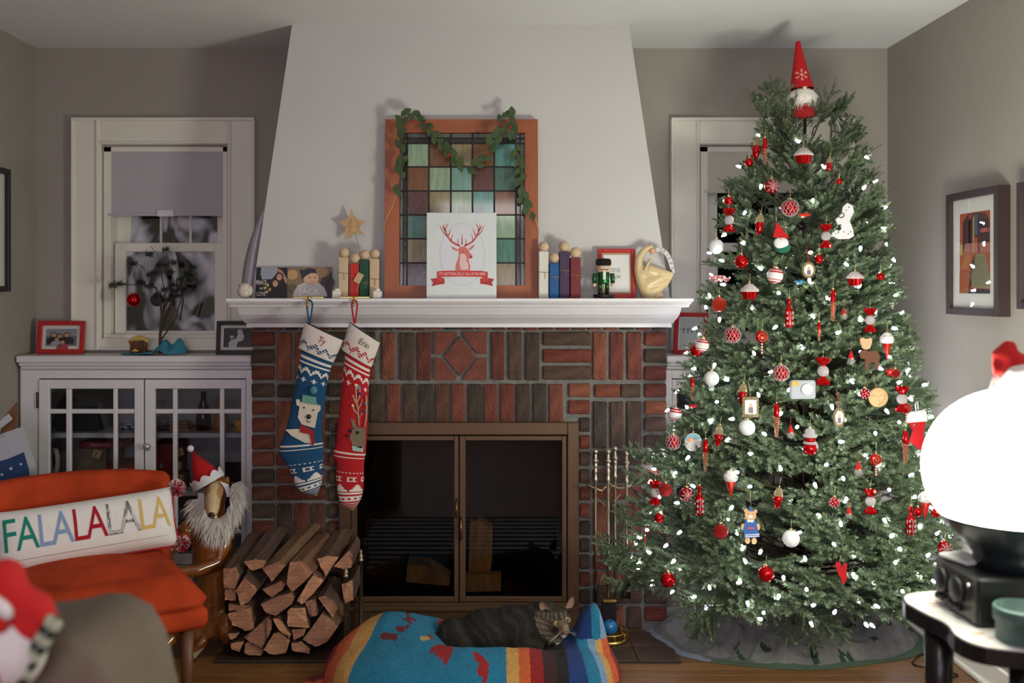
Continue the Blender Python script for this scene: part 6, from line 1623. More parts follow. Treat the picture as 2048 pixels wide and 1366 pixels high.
def stripeball(label, px, py, r, lean=.15, **k):
    t, u = orn('bauble', label, px, py, 2*r, 'bauble', lean=lean, **k); R_ = r*u; m = MB(); n = 26
    pr = [(R_*cos(-pi/2+pi*i/n), R_*sin(-pi/2+pi*i/n)) for i in range(n+1)]; pr[0] = (0,-R_); pr[-1] = (0,R_)
    for i in range(n):
        z = (i+.5)/n; c = K(176,18,24) if (.12 < z < .24 or .30 < z < .36 or .62 < z < .68 or .74 < z < .86 or z > .93) else K(226,222,224)
        m.lathe([pr[i], pr[i+1]], 26, None, 0, c)
        for _ in range(1 if pr[i][0] > 1e-5 else 0): pass
    m.build('ball', mat('striped_glass', attr=True, rough=.2), t); cap_thread(t, R_, R_*.25)
def snowball(label, px, py, r, **k):
    t, R_ = ball(label, px, py, r, SRED, **k); m = MB()
    def on(a, b): v = V((a, -sqrt(max(.05, 1-a*a-b*b)), b)); return v*R_*1.015
    for j in range(8):
        c, s_ = cos(pi*j/4), sin(pi*j/4); m.tube([on(0,0), on(.4*c,.4*s_), on(.75*c,.75*s_)], R_*.045, 4)
        for q in (.35,.6):
            for sg in (-1,1): m.tube([on(q*c,q*s_), on((q+.16)*c-sg*.14*s_, (q+.16)*s_+sg*.14*c)], R_*.04, 4)
        m.sph(on(.82*c,.82*s_), R_*.07, 6)
    m.build('white_snowflake', WGL, t)
def spotball(label, px, py, r, **k):
    t, R_ = ball(label, px, py, r, SRED, **k); m = MB()
    for i in range(40): z = 1-2*(i+.5)/40; a = i*2.4; q = sqrt(1-z*z); m.sph((R_*q*cos(a), R_*q*sin(a), R_*z), R_*.14, 6)
    m.build('white_dots', WGL, t)
def candy(label, px, py, h, **k):
    t, u = orn('candy_ornament', label, px, py, h, **k); R_ = h*u*.21
    MB().sph((0,0,0), R_, 20).build('centre', WGL, t)
    for sg in (-1, 1):
        m = MB(); n = 20; vs = [];
        for i, (rr, z) in enumerate(((.3,.85),(.6,1.3),(1.02,1.9),(.85,2.35),(.2,2.0))):
            for j in range(n): a = 2*pi*j/n; q = rr*(1+(.22 if j % 2 else -.05)*(i > 0)); vs.append((R_*q*cos(a), R_*q*sin(a), sg*R_*(z+(.12 if j % 2 else 0)*(i == 3))))
        fs = [(i*n+j, i*n+(j+1) % n, (i+1)*n+(j+1) % n, (i+1)*n+j) for i in range(4) for j in range(n)]
        m.add(vs, fs).build('wrapper_twist', SRED, t)
    cap_thread(t, R_*2.3, .003)
def icicle(label, px, py, h, **k):
    t, u = orn('icicle_ornament', label, px, py, h, **k); H = h*u; r = H*.085
    MB().lathe([(0,-H/2),(r*.35,-H*.42),(r*.8,-H*.05),(r,H*.2),(r*.9,H*.46),(0,H*.5)], 12).build('rod', SRED, t)
    m = MB()
    for ph in (0, pi): m.tube([(lerp(r*.95, r*.4, i/40)*cos(i*.75+ph)*1.02, lerp(r*.95, r*.4, i/40)*sin(i*.75+ph)*1.02, lerp(H*.12, -H*.46, i/40)) for i in range(41)], r*.20, 5)
    m.build('gold_twist', GOLDG, t); cap_thread(t, H*.5, .0035)
def lolly(label, px, py, h, **k):
    t, u = orn('lollipop_ornament', label, px, py, h, **k); H = h*u; r = H*.25; cz = H*.22
    MB().lathe([(0,-.006),(r*.8,-.006),(r,-.002),(r,.002),(r*.8,.006),(0,.006)], 26, M.Translation((0,0,cz)) @ M.Rotation(pi/2,4,'X')).build('disc', SRED, t)
    MB().tube([(r*.92*(i/40)*cos(i*.36), -.0065, cz+r*.92*(i/40)*sin(i*.36)) for i in range(41)], r*.07, 5).build('white_swirl', GOLDG, t)
    m = MB()
    for i in range(8): m.lathe([(H*.035, cz-r-i*H*.055-H*.055),(H*.035, cz-r-i*H*.055)], 10, None, 0, K(190,20,26) if i % 2 else K(222,214,206))
    m.build('stick', mat('striped_glass'), t); cap_thread(t, cz+r, .003)
def cone(label, px, py, h, **k):
    t, u = orn('ice_cream_ornament', label, px, py, h, **k); H = h*u; m = MB(); n = 14; pr = [(.002,-H/2)]
    for i in range(n): z = -H/2+(H*.66)*(i+1)/n; r = H*.19*(i+1)/n; pr += [(r, z-H*.01), (r*.93, z)]
    m.lathe(pr, 16); m.build('cone', mat('red_waffle', (190,40,34), .3, metal=.5), t)
    MB().sph((0,0,H*.24), (H*.25,H*.25,H*.2), 18).sph((H*.0,0,H*.36), (H*.17,H*.17,H*.13), 14).build('scoop', mat('white_scoop', (224,222,222), .5, bump=.5, bs=200), t)
    m = MB(); r_ = random.Random(px)
    for i in range(12): a = r_.uniform(-1.3,1.3)-pi/2; b = r_.uniform(-.1,1.1); m.sph((H*.25*cos(a)*cos(b), H*.25*sin(a)*cos(b), H*.24+H*.2*sin(b)), H*.017, 5)
    m.build('sprinkles', mat('blue_sprinkle', (70,90,110), .4), t); cap_thread(t, H*.47, .003)
def cupcake(label, px, py, w, **k):
    t, u = orn('cupcake_ornament', label, px, py, w, **k); W = w*u; n = 32; vs = []
    for i, (r, z) in enumerate(((.30,-.45),(.42,-.02))):
        for j in range(n): a = 2*pi*j/n; q = r*(1+(.05 if j % 2 else -.03)); vs.append((W*q*cos(a), W*q*sin(a), W*z))
    fs = [(j, (j+1) % n, n+(j+1) % n, n+j) for j in range(n)]+[tuple(range(n))[::-1]]
    MB().add(vs, fs).build('paper_cup', SRED, t)
    MB().lathe([(.46*W,-.04*W),(.52*W,.0),(.47*W,.1*W),(.36*W,.2*W),(.30*W,.26*W),(.16*W,.37*W),(0,.42*W)], 24).build('frosting', mat('pink_white_frosting', (220,206,206), .6, bump=.8, bs=300), t); cap_thread(t, W*.42, .003)
def drop(label, px, py, h, **k):
    t, u = orn('teardrop_ornament', label, px, py, h, lean=.12, **k); H = h*u; m = MB(); n = 16
    pr = [(0,-.5),(.07,-.44),(.14,-.3),(.185,-.1),(.2,.1),(.17,.3),(.1,.43),(.0,.48)]
    MB().lathe([(r*H,z*H) for r,z in pr[:5]], n).build('red_tip', SRED, t)
    vs = []; rows_2 = pr[3:]
    MB().lathe([(r*H*1.015,z*H) for r,z in pr[4:]], n).build('gold_top', GOLDG, t)
    m = MB()
    for j in range(6):
        a = 2*pi*j/6; rr = H*.2*1.02
        m.add([(rr*cos(a-.5), rr*sin(a-.5), H*.1), (rr*cos(a+.5), rr*sin(a+.5), H*.1), (H*.178*cos(a), H*.178*sin(a), -H*.16)], [(0,2,1)])
    m.build('gold_scallops', GOLDG, t); cap_thread(t, H*.46, .003)
def bottle(label, px, py, h, **k):
    t, u = orn('bottle_ornament', label, px, py, h, **k); H = h*u
    MB().lathe([(0,-.5*H),(.13*H,-.49*H),(.15*H,-.44*H),(.15*H,.05*H),(.13*H,.13*H),(.06*H,.2*H),(.06*H,.46*H),(.07*H,.47*H),(.07*H,.5*H),(0,.5*H)], 18).build('bottle', SRED, t)
    m = MB()
    for x in (-.085,.085):
        for z in (-.36,-.18,.0): m.tube([(x*H+.04*H*q*cos(2*pi*i/12*1.6), -.128*H, z*H+.055*H*q*sin(2*pi*i/12*1.6)) for i, q in ((i, 1-i/24) for i in range(16))], H*.012, 4)
    m.tube([(.012*H*sin(i*1.1), -.153*H, -.44*H+i*.05*H) for i in range(11)], H*.011, 4); m.build('white_scrolls', WGL, t); cap_thread(t, H*.5, .003)
FURG = mat('grey_beard', (150,152,150), .95, bump=1, bs=200)
def gnome(label, px, py, h, **k):
    t, u = orn('gnome_ornament', label, px, py, h, **k); H = h*u
    MB().lathe([(.2*H,-.02*H),(.15*H,.12*H),(.07*H,.35*H),(0,.5*H)], 14).build('hat', mat('red_felt'), t)
    m = MB().sph((0,0,-.16*H), (.22*H,.2*H,.24*H), 12); r_ = random.Random(px)
    pts = []; nn = []
    for i in range(120): a = r_.uniform(0,2*pi); z = r_.uniform(-1,.6); q = sqrt(1-z*z); v = V((q*cos(a), q*sin(a), z)); pts.append(V((0,0,-.16*H))+v*.2*H); nn.append(v)
    fur(m, pts, nn, 90, .16*H, .012*H, (0,0,-.4)); m.build('beard', FURG, t)
    MB().sph((0,-.2*H,-.02*H), .06*H, 8).build('nose', mat('painted_skin'), t); MB().tube([(0,0,.48*H),(.001,0,.9*H)], .0007, 4).build('thread', mat('red_thread2', (170,60,40), .8), t)
def bird(label, px, py, w, colr, **k):
    t, u = orn('bird_ornament', label, px, py, w, **k); W = w*u; m_ = mat('bird_%d_%d_%d' % colr, colr, .85, bump=.4, bs=200)
    m = MB().sph((0,0,0), (.26*W,.14*W,.15*W), 14).sph((-.26*W,0,.08*W), (.12*W,.1*W,.11*W), 12).tube([(.2*W,0,.02*W),(.38*W,0,.07*W),(.55*W,0,.12*W)], [.09*W,.06*W,.03*W], 8); skin('body', m, m_, t, .002, 3)
    MB().lathe([(.04*W,0),(0,.12*W)], 8, M.Translation((-.36*W,0,.07*W)) @ M.Rotation(-pi/2,4,'Y')).build('beak', mat('beak_yellow', (200,160,70), .5), t)
    MB().sph((-.12*W,-.03*W,-.09*W), (.14*W,.12*W,.08*W), 10).build('breast', mat('bird_white', (214,208,200), .9), t)
    MB().add([(-.05*W,-.13*W,.1*W),(.3*W,-.15*W,.2*W),(.18*W,-.14*W,-.02*W),(.0,-.15*W,-.06*W)], [(0,1,2,3),(3,2,1,0)]).build('wing', m_, t)
def flat(kind, label, px, py, h, poly, m_, th=.006, partname='body', bev=None, **k):
    t, u = orn(kind, label, px, py, h, **k); MB().prism([(a*h*u, b*h*u) for a, b in poly], -th/2, th/2).build(partname, m_, t); return t, h*u
ball_specs = [
 ('tiny red ball half hidden high on the left of the tree', 1498, 325, 9, SRED), ('red ball peeking out beside the right window blind', 1457, 402, 9, SRED),
 ('shiny red ball right of the frosted white ball by the window sash', 1483, 523, 14, SRED), ('small red ball between the gold octagon frame and the tree middle', 1638, 518, 9, SRED),
 ('red ball at the right edge of the tree above the sash height', 1761, 553, 8, SRED), ('tiny red ball near the top right of the tree', 1678, 363, 6, SRED),
 ('orange-red glittered ball at the left edge beside the mantel end', 1438, 609, 15, ORED), ('red ball tucked under the striped ball in front of the red frame', 1393, 700, 13, SRED),
 ('small glittered red ball right of the little star at the right edge', 1791, 747, 9, GLRED), ('red glittered ball beside the wrapped candy, lower left of the tree', 1331, 980, 13, GLRED),
 ('small plain red ball below the wrapped candy at the lower left', 1318, 1036, 10, SRED), ('red ball half hidden behind a branch left of the dressed bear', 1441, 1063, 15, GLRED),
 ('shiny red ball low on the tree near the middle', 1532, 1148, 16, SRED), ('shiny red ball hanging lowest at the left in front of the brick', 1336, 1160, 15, SRED),
 ('small red ball half hidden by the globe lamp', 1872, 1026, 9, SRED), ('small red ball behind the patterned bottle at the right', 1836, 1024, 9, SRED),
 ('frosted white ball at the window sash, left edge of the tree', 1432, 493, 15, FROST), ('frosted white ball half hidden in branches, left middle of the tree', 1423, 757, 15, FROST),
 ('frosted white ball under the square gold frame', 1494, 855, 16, FROST), ('frosted white ball right of the dressed bear, low on the tree', 1582, 1077, 17, FROST)]
for lab, px, py, r, m_ in ball_specs: ball(lab, px, py, r, m_)
netball('red ball with white netting high in the middle of the tree', 1580, 416, 17); netball('red and white net ball left of the lollipop', 1465, 670, 16)
netball('red and white net ball above the felt camera', 1562, 746, 16); netball('red and white net ball at the left edge beside the brick', 1346, 884, 15)
stripeball('striped red and white ball above the left cupcake', 1550, 551, 16); stripeball('striped red and white ball in front of the red frame', 1404, 690, 14); stripeball('striped red and white ball at the left edge above the net ball', 1350, 829, 14)
snowball('red ball with a white snowflake near the top of the tree', 1543, 373, 14); snowball('red ball with a white snowflake at the lower left', 1373, 989, 14); snowball('red ball with a white snowflake by the table at the right', 1889, 1095, 13)
spotball('red ball covered in white dots beside the wood slice', 1730, 787, 10); spotball('red white-dotted ball low right of the tree middle', 1669, 1005, 10)
candy('wrapped candy ornament against the right window', 1458, 440, 46); candy('wrapped candy ornament left of the white snowman', 1652, 472, 46); candy('wrapped candy ornament at the upper right edge', 1740, 640, 47)
candy('wrapped candy ornament right of the net ball in the tree middle', 1646, 742, 54); candy('wrapped candy ornament above the right lollipop', 1804, 798, 50); candy('wrapped candy ornament at the lower left beside the glittered ball', 1310, 985, 46); candy('wrapped candy ornament low on the right half', 1741, 1003, 48)
icicle('thin twisted red icicle beside the top teardrop', 1530, 304, 57); icicle('twisted red and gold icicle right of the red bottle', 1666, 612, 66); icicle('twisted red icicle at the left edge by the white cabinet', 1384, 778, 46)
icicle('twisted red icicle in the middle below the net ball', 1553, 842, 70); icicle('twisted red icicle at the left above the ice cream cone', 1411, 912, 66); icicle('twisted red icicle at the right below the lollipop', 1811, 896, 70); icicle('tiny red icicle at the far lower left of the tree', 1290, 1085, 24, out=.0)
icicle('glittery gold icicle on a red ribbon', 1638, 664, 40)
lolly('red swirl lollipop in the upper left middle of the tree', 1524, 685, 52); lolly('red swirl lollipop at the right edge over the candy', 1813, 826, 42); lolly('red swirl lollipop in the lower right half', 1752, 930, 48)
cone('ice cream cone ornament at the upper right edge', 1774, 692, 56); cone('ice cream cone ornament in the lower left half', 1461, 968, 58); cone('ice cream cone ornament touching the globe lamp outline', 1851, 1010, 58)
cupcake('cupcake ornament at the top below the gnome', 1607, 310, 38); cupcake('cupcake ornament in the left of the tree under the striped ball', 1499, 582, 37); cupcake('cupcake ornament at the right of the tree', 1710, 556, 34)
drop('red and gold teardrop ornament at the top left', 1513, 297, 46); drop('red and gold teardrop ornament left of the pointed-hat gnome', 1519, 449, 44); drop('red and gold teardrop ornament beside the square gold frame', 1485, 787, 44)
drop('red and gold teardrop ornament right of the painted disc', 1437, 872, 44); drop('red and gold teardrop ornament in the low middle of the tree', 1556, 996, 46)
drop('small red droplet near the top right of the tree', 1658, 329, 30)
bottle('red bottle ornament with white scrolls in the upper middle', 1578, 626, 58); bottle('red bottle ornament with white scrolls at the lower left', 1399, 1001, 58); bottle('red bottle ornament with white scrolls at the lower right', 1822, 1041, 56)
gnome('tiny red-hatted gnome between the icicle and the right candy', 1688, 628, 26); gnome('tiny red-hatted gnome left of the felt moose', 1702, 716, 32); gnome('tiny red-hatted gnome right of the middle icicle', 1581, 864, 32)
gnome('tiny red-hatted gnome left of the lower right lollipop', 1717, 938, 34); gnome('tiny red-hatted gnome low, under the dotted ball', 1698, 1026, 28)
bird('red felt bird perched right of the upper net ball', 1608, 431, 28, (196,36,28)); bird('bright blue bird perched under the gold octagon frame', 1598, 565, 24, (40,140,186))
bird('red bird half hidden at the left edge near the white cabinet', 1385, 813, 24, (170,26,26))
# pointed-hat gnome
t, H = flat('gnome_ornament', 'larger gnome ornament with a pointed red hat and green body', 1562, 476, 62, [(-.26,.0),(-.2,.5),(.26,.02)], mat('red_felt'), .012, 'hat', lean=.1)
MB().sph((.02*H,0,-.16*H), (.24*H,.012,.2*H), 16).build('beard', mat('white_felt'), t); MB().sph((.1*H,.008,-.28*H), (.26*H,.016,.2*H), 16).build('coat', mat('green_felt', (22,96,72), .95), t)
MB().sph((.0,-.012,-.03*H), .05*H, 10).build('nose', mat('painted_skin'), t); MB().tube([(-.2*H,0,.5*H),(-.24*H,0,.78*H)], .0009, 4).build('thread', THREAD, t)
# patterned long sprig
t, u = orn('glitter_sprig', 'long pink and white beaded ornament at the left edge under the window', 1439, 557, 42); m = MB(); r_ = random.Random(3)
for k in range(34): m.sph((lerp(-20,20,k/33)*u, r_.uniform(-.004,.004), r_.uniform(-5,5)*u), r_.uniform(1.6,3.2)*u, 8, None, 0, K(206,120,124) if k % 3 else K(230,222,224))
m.build('beads', mat('bead_glass', attr=True, rough=.3), t); MB().tube([(-21*u,0,0),(21*u,0,0)], .001, 5).build('wire', THREAD, t)
# octagonal and other frames
def minipic(kind, label, px, py, w, h, oct_, ribbon):
    t, u = orn(kind, label, px, py, h); W, H = w*u/2, h*u/2
    pts = [(W*cos(2*pi*(k+.5)/8)*1.05, H*sin(2*pi*(k+.5)/8)*1.05) for k in range(8)] if oct_ else [(-W,-H),(W,-H),(W,H),(-W,H)]
    MB().prism(pts, -.003, .004).build('gold_frame', GOLDG, t); p = MB(); p.poly([(a*.72,b*.72) for a,b in pts], -.0034, None, 0, K(206,206,204))
    p.poly([(-W*.3,-H*.6),(W*.3,-H*.6),(W*.28,-H*.05),(0,H*.1),(-W*.28,-H*.05)], -.0037, None, 0, K(96,86,104)); p.disc((0,H*.2), W*.22, H*.22, -.0038, 14, None, 0, K(196,156,136)); p.build('print', PRINT, t)
    m = MB()
    for k in range(14): a = 2*pi*k/14; m.sph((W*.98*cos(a), -.003, H*.98*sin(a)), W*.12, 6)
    m.build('beading', GOLDG, t)
    MB().tube([(0,0,H),(-.004,0,H+.03),(-.008,0,H+.06)], .0012, 4).build('ribbon', mat('red_ribbon', (184,40,36), .8) if ribbon else THREAD, t)
minipic('photo_ornament', 'gold octagonal photo ornament on a red ribbon', 1617, 540, 26, 32, True, True); minipic('photo_ornament', 'square gold photo ornament on gold cords', 1501, 814, 32, 40, False, False); minipic('photo_ornament', 'ornate oval gold photo ornament on a red ribbon', 1678, 835, 23, 38, True, True)
# white snowman cut-out
t, H = flat('snowman_ornament', 'flat white snowman ornament on the upper right of the tree', 1690, 442, 72, [(-.34,-.42),(-.1,-.22),(-.12,-.1),(-.2,-.12),(-.26,.05),(-.1,.2),(-.06,.4),(.06,.5),(.2,.42),(.24,.25),(.16,.1),(.12,.0),(.2,-.2),(.24,-.42),(.1,-.5),(-.2,-.5)], mat('white_felt'), .008, out=.05)
m = MB(); m.tube([(-.12*H+.08*H*cos(2*pi*k/18), -.006, .16*H+.07*H*sin(2*pi*k/18)) for k in range(19)], .0016, 5).tube([(-.30*H,-.006,-.16*H),(-.12*H,-.006,-.1*H)], .0014, 5)
for a, b in ((.1,.38),(.02,.3),(-.2,-.32),(-.05,-.3),(.08,-.36),(.14,-.3)): m.sph((a*H,-.005,b*H), .0022, 6)
m.build('stitched_face', mat('dark_thread', (60,36,40), .8), t)
# felt camera
t, u = orn('felt_camera', 'grey felt toy camera hanging in the middle of the tree', 1605, 779, 46, out=.05)
m = MB().box((0,0,0), (52*u,.016,38*u), .006); skin('body', m, mat('grey_felt', (164,170,180), .95, bump=.3, bs=300), t, .0025, 4)
MB().lathe([(12*u,0),(11*u,.012),(9*u,.014),(0,.014)], 20, M.Translation((6*u,-.006,1*u)) @ M.Rotation(pi/2,4,'X')).build('lens', mat('white_felt'), t); MB().box((-16*u,-.0085,12*u), (15*u,.003,9*u), .001).build('flash_patch', mat('mustard_felt', (190,156,82), .95), t)
# bear head disc and moose
t, H = flat('felt_bear', 'small beige felt bear face above the brown moose', 1732, 687, 24, [(-.5,.1),(-.5,.42),(-.3,.5),(-.1,.4),(.15,.4),(.32,.5),(.48,.38),(.46,.0),(.3,-.4),(0,-.5),(-.3,-.4)], mat('beige_felt', (190,156,124), .95), .007, 'face')
t, H = flat('felt_moose', 'brown felt moose ornament in the upper right of the tree', 1738, 718, 42, [(-.46,.16),(-.42,.36),(-.22,.46),(-.05,.36),(.1,.38),(.34,.42),(.44,.28),(.46,.0),(.44,-.48),(.28,-.48),(.24,-.14),(-.02,-.12),(-.06,-.48),(-.22,-.48),(-.18,-.05),(-.26,.02),(-.36,.0)], mat('brown_felt', (98,62,48), .95), .009)
# star scrap at right edge
t, H = flat('star_ornament', 'small red and white star ornament at the right edge', 1779, 744, 20, [((.5 if k % 2 == 0 else .22)*sin(pi*k/5), (.5 if k % 2 == 0 else .22)*cos(pi*k/5)) for k in range(10)], SRED, .006); MB().sph((0,-.004,0), .004, 8).build('white_centre', WGL, t)
# painted disc
t, u = orn('painted_disc', 'round blue and white painted santa disc at the left of the tree', 1386, 884, 36); r = 18*u
MB().lathe([(0,-.005),(r*.9,-.005),(r,0),(r*.9,.005),(0,.005)], 30, M.Rotation(pi/2,4,'X')).build('disc', mat('disc_white', (212,212,212), .4), t)
p = MB(); p.poly([(r*.94*cos(a), r*.94*sin(a)) for a in [pi*.12+pi*.8*k/16 for k in range(17)]], -.0056, None, 0, K(96,164,186)); p.poly([(-r*.7,r*.1),(-r*.5,r*.5),(-r*.05,r*.55),(r*.15,r*.25),(-r*.2,r*.0)], -.006, None, 0, K(206,122,84)); p.disc((-r*.2,r*.22), r*.18, r*.14, -.0063, 12, None, 0, K(226,186,160)); p.disc((r*.35,-r*.45), r*.14, r*.08, -.0063, 10, None, 0, K(120,74,52)); p.build('print', PRINT, t); cap_thread(t, r, .003)
# wood slice
t, u = orn('wood_slice', 'round wood slice ornament with an engraved heart at the right', 1756, 795, 40); r = 19*u
MB().lathe([(0,-.005),(r,-.005),(r*1.02,0),(r,.005),(0,.005)], 30, M.Rotation(pi/2,4,'X')).build('slice', mat('pale_slice', (204,172,128), .8, var=.15, vs_=30), t)
m = MB().tube([(r*.99*cos(2*pi*k/30), 0, r*.99*sin(2*pi*k/30)) for k in range(31)], .0022, 5); m.build('bark_ring', mat('bark_rim', (128,84,54), .9), t)
p = MB()
for q in ([(-.7,.1),(-.45,.3),(-.2,.2),(.0,-.1),(.25,.3),(.55,.3),(.7,.0),(.3,-.5),(.0,-.75)],[(-.1,-.2),(.05,-.3),(.2,-.2)],[(-.3,-.2),(-.25,-.35)]): p.stroke([(a*r,b*r) for a,b in q], .0012, -.0056, col=K(140,66,46))
p.build('engraving', PRINT, t); MB().tube([(-.2*r,0,r),(-.5*r,0,r*2.4)], .001, 4).build('twine', TWINE, t)
# snowman/santa jar
t, u = orn('santa_ornament', 'red and white glass santa ornament below the felt camera', 1620, 882, 54); H = 54*u
MB().lathe([(0,-.5*H),(.2*H,-.48*H),(.26*H,-.3*H),(.22*H,-.1*H),(0,-.08*H)], 20).lathe([(.18*H,-.04*H),(.2*H,.05*H),(.18*H,.14*H),(0,.15*H)], 20).build('body', SRED, t)
MB().lathe([(.24*H,-.1*H),(.25*H,-.06*H),(.22*H,-.02*H),(0,-.01*H)], 20).lathe([(.24*H,.14*H),(.26*H,.2*H),(.22*H,.25*H),(.17*H,.27*H),(.17*H,.4*H),(.1*H,.46*H),(0,.47*H)], 20).build('fur_bands', WGL, t)
MB().sph((.2*H,-.05*H,-.2*H), (.08*H,.08*H,.14*H), 10).build('sack', WGL, t); cap_thread(t, .46*H, .003)
# dressed bear
t, H = flat('bear_ornament', 'flat bear ornament in a blue dress and cap, low on the tree', 1501, 1050, 74, [(-.2,-.12),(-.15,.14),(.12,.14),(.26,-.3),(-.14,-.36)], mat('blue_dress', (44,90,158), .7), .008, 'dress', out=.05, lean=.06)
TANB = mat('tan_wood', (204,160,118), .7); m = MB().prism([(.15*H*cos(2*pi*k/18)-.02*H, .15*H*sin(2*pi*k/18)+.27*H) for k in range(18)], -.004, .004)
for a in (-.15,.11): m.prism([(a*H+.05*H*cos(2*pi*k/10), .38*H+.05*H*sin(2*pi*k/10)) for k in range(10)], -.003, .003)
m.build('head', TANB, t)
for a in (-.06,.12): MB().prism([((a+.07*cos(2*pi*k/12))*H, (-.42+.09*sin(2*pi*k/12))*H) for k in range(12)], -.003, .003).build('foot', TANB, t)
for a, b in ((-.2,-.06),(.2,-.04)): MB().prism([((a+.06*cos(2*pi*k/12))*H, (b+.09*sin(2*pi*k/12))*H) for k in range(12)], -.003, .003).build('arm', TANB, t)
MB().prism([(-.1*H,.38*H),(.07*H,.38*H),(-.02*H,.5*H)], -.005, .004).build('cap', mat('blue_dress'), t)
p = MB(); p.disc((-.02*H,.24*H), .055*H, .05*H, -.0045, 12, None, 0, K(226,220,214))
for a in (-.07,.03): p.disc((a*H,.3*H), .013*H, .015*H, -.0045, 8, None, 0, K(40,30,28))
p.disc((-.02*H,.255*H), .016*H, .012*H, -.0048, 8, None, 0, K(70,50,46)); p.poly([(-.12*H,.14*H),(.09*H,.14*H),(.03*H,.07*H),(-.02*H,.1*H),(-.07*H,.07*H)], -.0045, None, 0, K(226,224,224))
for z in (-.24,-.29): p.stroke([(-.145*H,(z-.02)*H),(.06*H,z*H),(.245*H,(z+.02)*H)], .012*H*1.6, -.0045, None) if False else p.stroke([(-.14*H,(z-.03)*H),(.06*H,(z-.01)*H),(.24*H,(z+.02)*H)], .022*H, -.0045, col=K(222,226,232))
p.stroke([(-.08*H,-.08*H),(.1*H,-.07*H)], .05*H, -.0046, col=K(198,70,70)); p.build('print', PRINT, t); MB().tube([(-.02*H,0,.5*H),(-.06*H,0,.95*H)], .0009, 4).build('thread', THREAD, t)
# red felt reindeer at the bottom
t, H = flat('felt_reindeer', 'red felt animal ornament hanging at the bottom of the tree', 1683, 1146, 44, [(-.22,.5),(-.05,.46),(-.06,.28),(.08,.3),(.1,.44),(.24,.42),(.2,.05),(.24,-.2),(.1,-.5),(.02,-.46),(-.02,-.2),(-.14,-.1),(-.2,.15),(-.3,.32)], mat('red_felt'), .009); MB().tube([(-.1*H,0,.45*H),(-.02*H,0,.8*H)], .0009, 4).build('thread', THREAD, t)
# hanging red stocking at the right
t, H = flat('stocking_ornament', 'small red stocking with a white cuff at the right edge of the tree', 1832, 862, 86, [(-.2,.22),(.2,.26),(.14,-.1),(.2,-.36),(.26,-.5),(.06,-.42),(-.14,-.26),(-.06,.0)], mat('red_felt'), .02, out=.02)
MB().prism([(-.22*H,.2*H),(.22*H,.24*H),(.2*H,.48*H),(-.14*H,.44*H)], -.013, .013).build('cuff', mat('white_felt'), t); MB().tube([(.0,0,.46*H),(-.02*H,0,.62*H),(.03*H,0,.7*H),(.05*H,0,.5*H)], .0025, 6).build('loop', mat('white_felt'), t)
# gnome tree topper
d = 3.80; u = S(d)
t = thing('gnome_topper', 'gnome with a tall red hat and white beard on top of the tree', 'tree topper', (X(1606, d), d, Z(236, d)))
q = lambda px, py, y=0.: V((X(px,d)-X(1606,d), y, Z(py,d)-Z(236,d)))
vs = []; n = 28; prf = [(83,1595.5,4),(86,1596,4.5),(110,1597.5,9),(140,1600,15),(160,1602,19),(178,1604,23)]
for py, cx, r in prf:
    for k in range(n): a = 2*pi*k/n; c0 = q(cx, py); vs.append((c0.x+r*u*cos(a), r*u*sin(a), c0.z+.0015*cos(a)))
fs = [(i*n+k, (i+1)*n+k, (i+1)*n+(k+1) % n, i*n+(k+1) % n) for i in range(5) for k in range(n)]+[tuple(range(n))]
MB().add(vs, fs, 0, None, None, True).build('hat', mat('red_felt'), t)
MB().lathe([(0,0),(23*u,2*u),(22*u,30*u),(20*u,55*u)], 24).build('body', mat('red_wool_body', (150,20,26), .95, bump=.5, bs=200), t)
core = MB().sph(q(1604,196,-.01), (27*u,24*u,20*u), 16); o, bv3, bf3 = skin('beard', core, mat('beard_hair'), t, .005, 2)
m = MB(); r_ = random.Random(5)
for k in range(1500):
    f = bf3[r_.randrange(len(bf3))]; p = V(bv3[f[0]]); out = (p-q(1604,190)).normalized()
    if out.y > .4: continue
    dd = (out*.6+V((r_.uniform(-.25,.25),-.1,-1.0))).normalized(); L_ = r_.uniform(.012,.03); sd = dd.cross(V((0,1,0))).normalized()*.001; m.add([p-sd,p+sd,p+dd*L_], [(0,1,2)])
stuff(m.build('beard_hair', mat('beard_hair'), t)); MB().sph(q(1602,180,-.044), (.009,.008,.007), 12).build('nose', mat('painted_skin'), t)
m = MB(); c0 = (1598, 153)
def onhat(px, py): rr = lerp(15, 19, (py-140)/20); x = (px-lerp(1600,1602,(py-140)/20))/rr; return q(px, py, -rr*u*sqrt(max(.05,1-x*x))-.0008)
for j in range(6):
    c, s_ = cos(pi/2+pi*j/3), sin(pi/2+pi*j/3); m.tube([onhat(c0[0], c0[1]), onhat(c0[0]+11*c, c0[1]-11*s_)], .0011, 4)
    for k in (6.5, 9.5):
        for sg in (-1, 1): m.tube([onhat(c0[0]+k*c, c0[1]-k*s_), onhat(c0[0]+(k+2.5)*c-sg*2.5*s_, c0[1]-(k+2.5)*s_-sg*2.5*c)], .0009, 4)
m.build('snowflake_embroidery', mat('pale_thread', (224,196,188), .8), t)

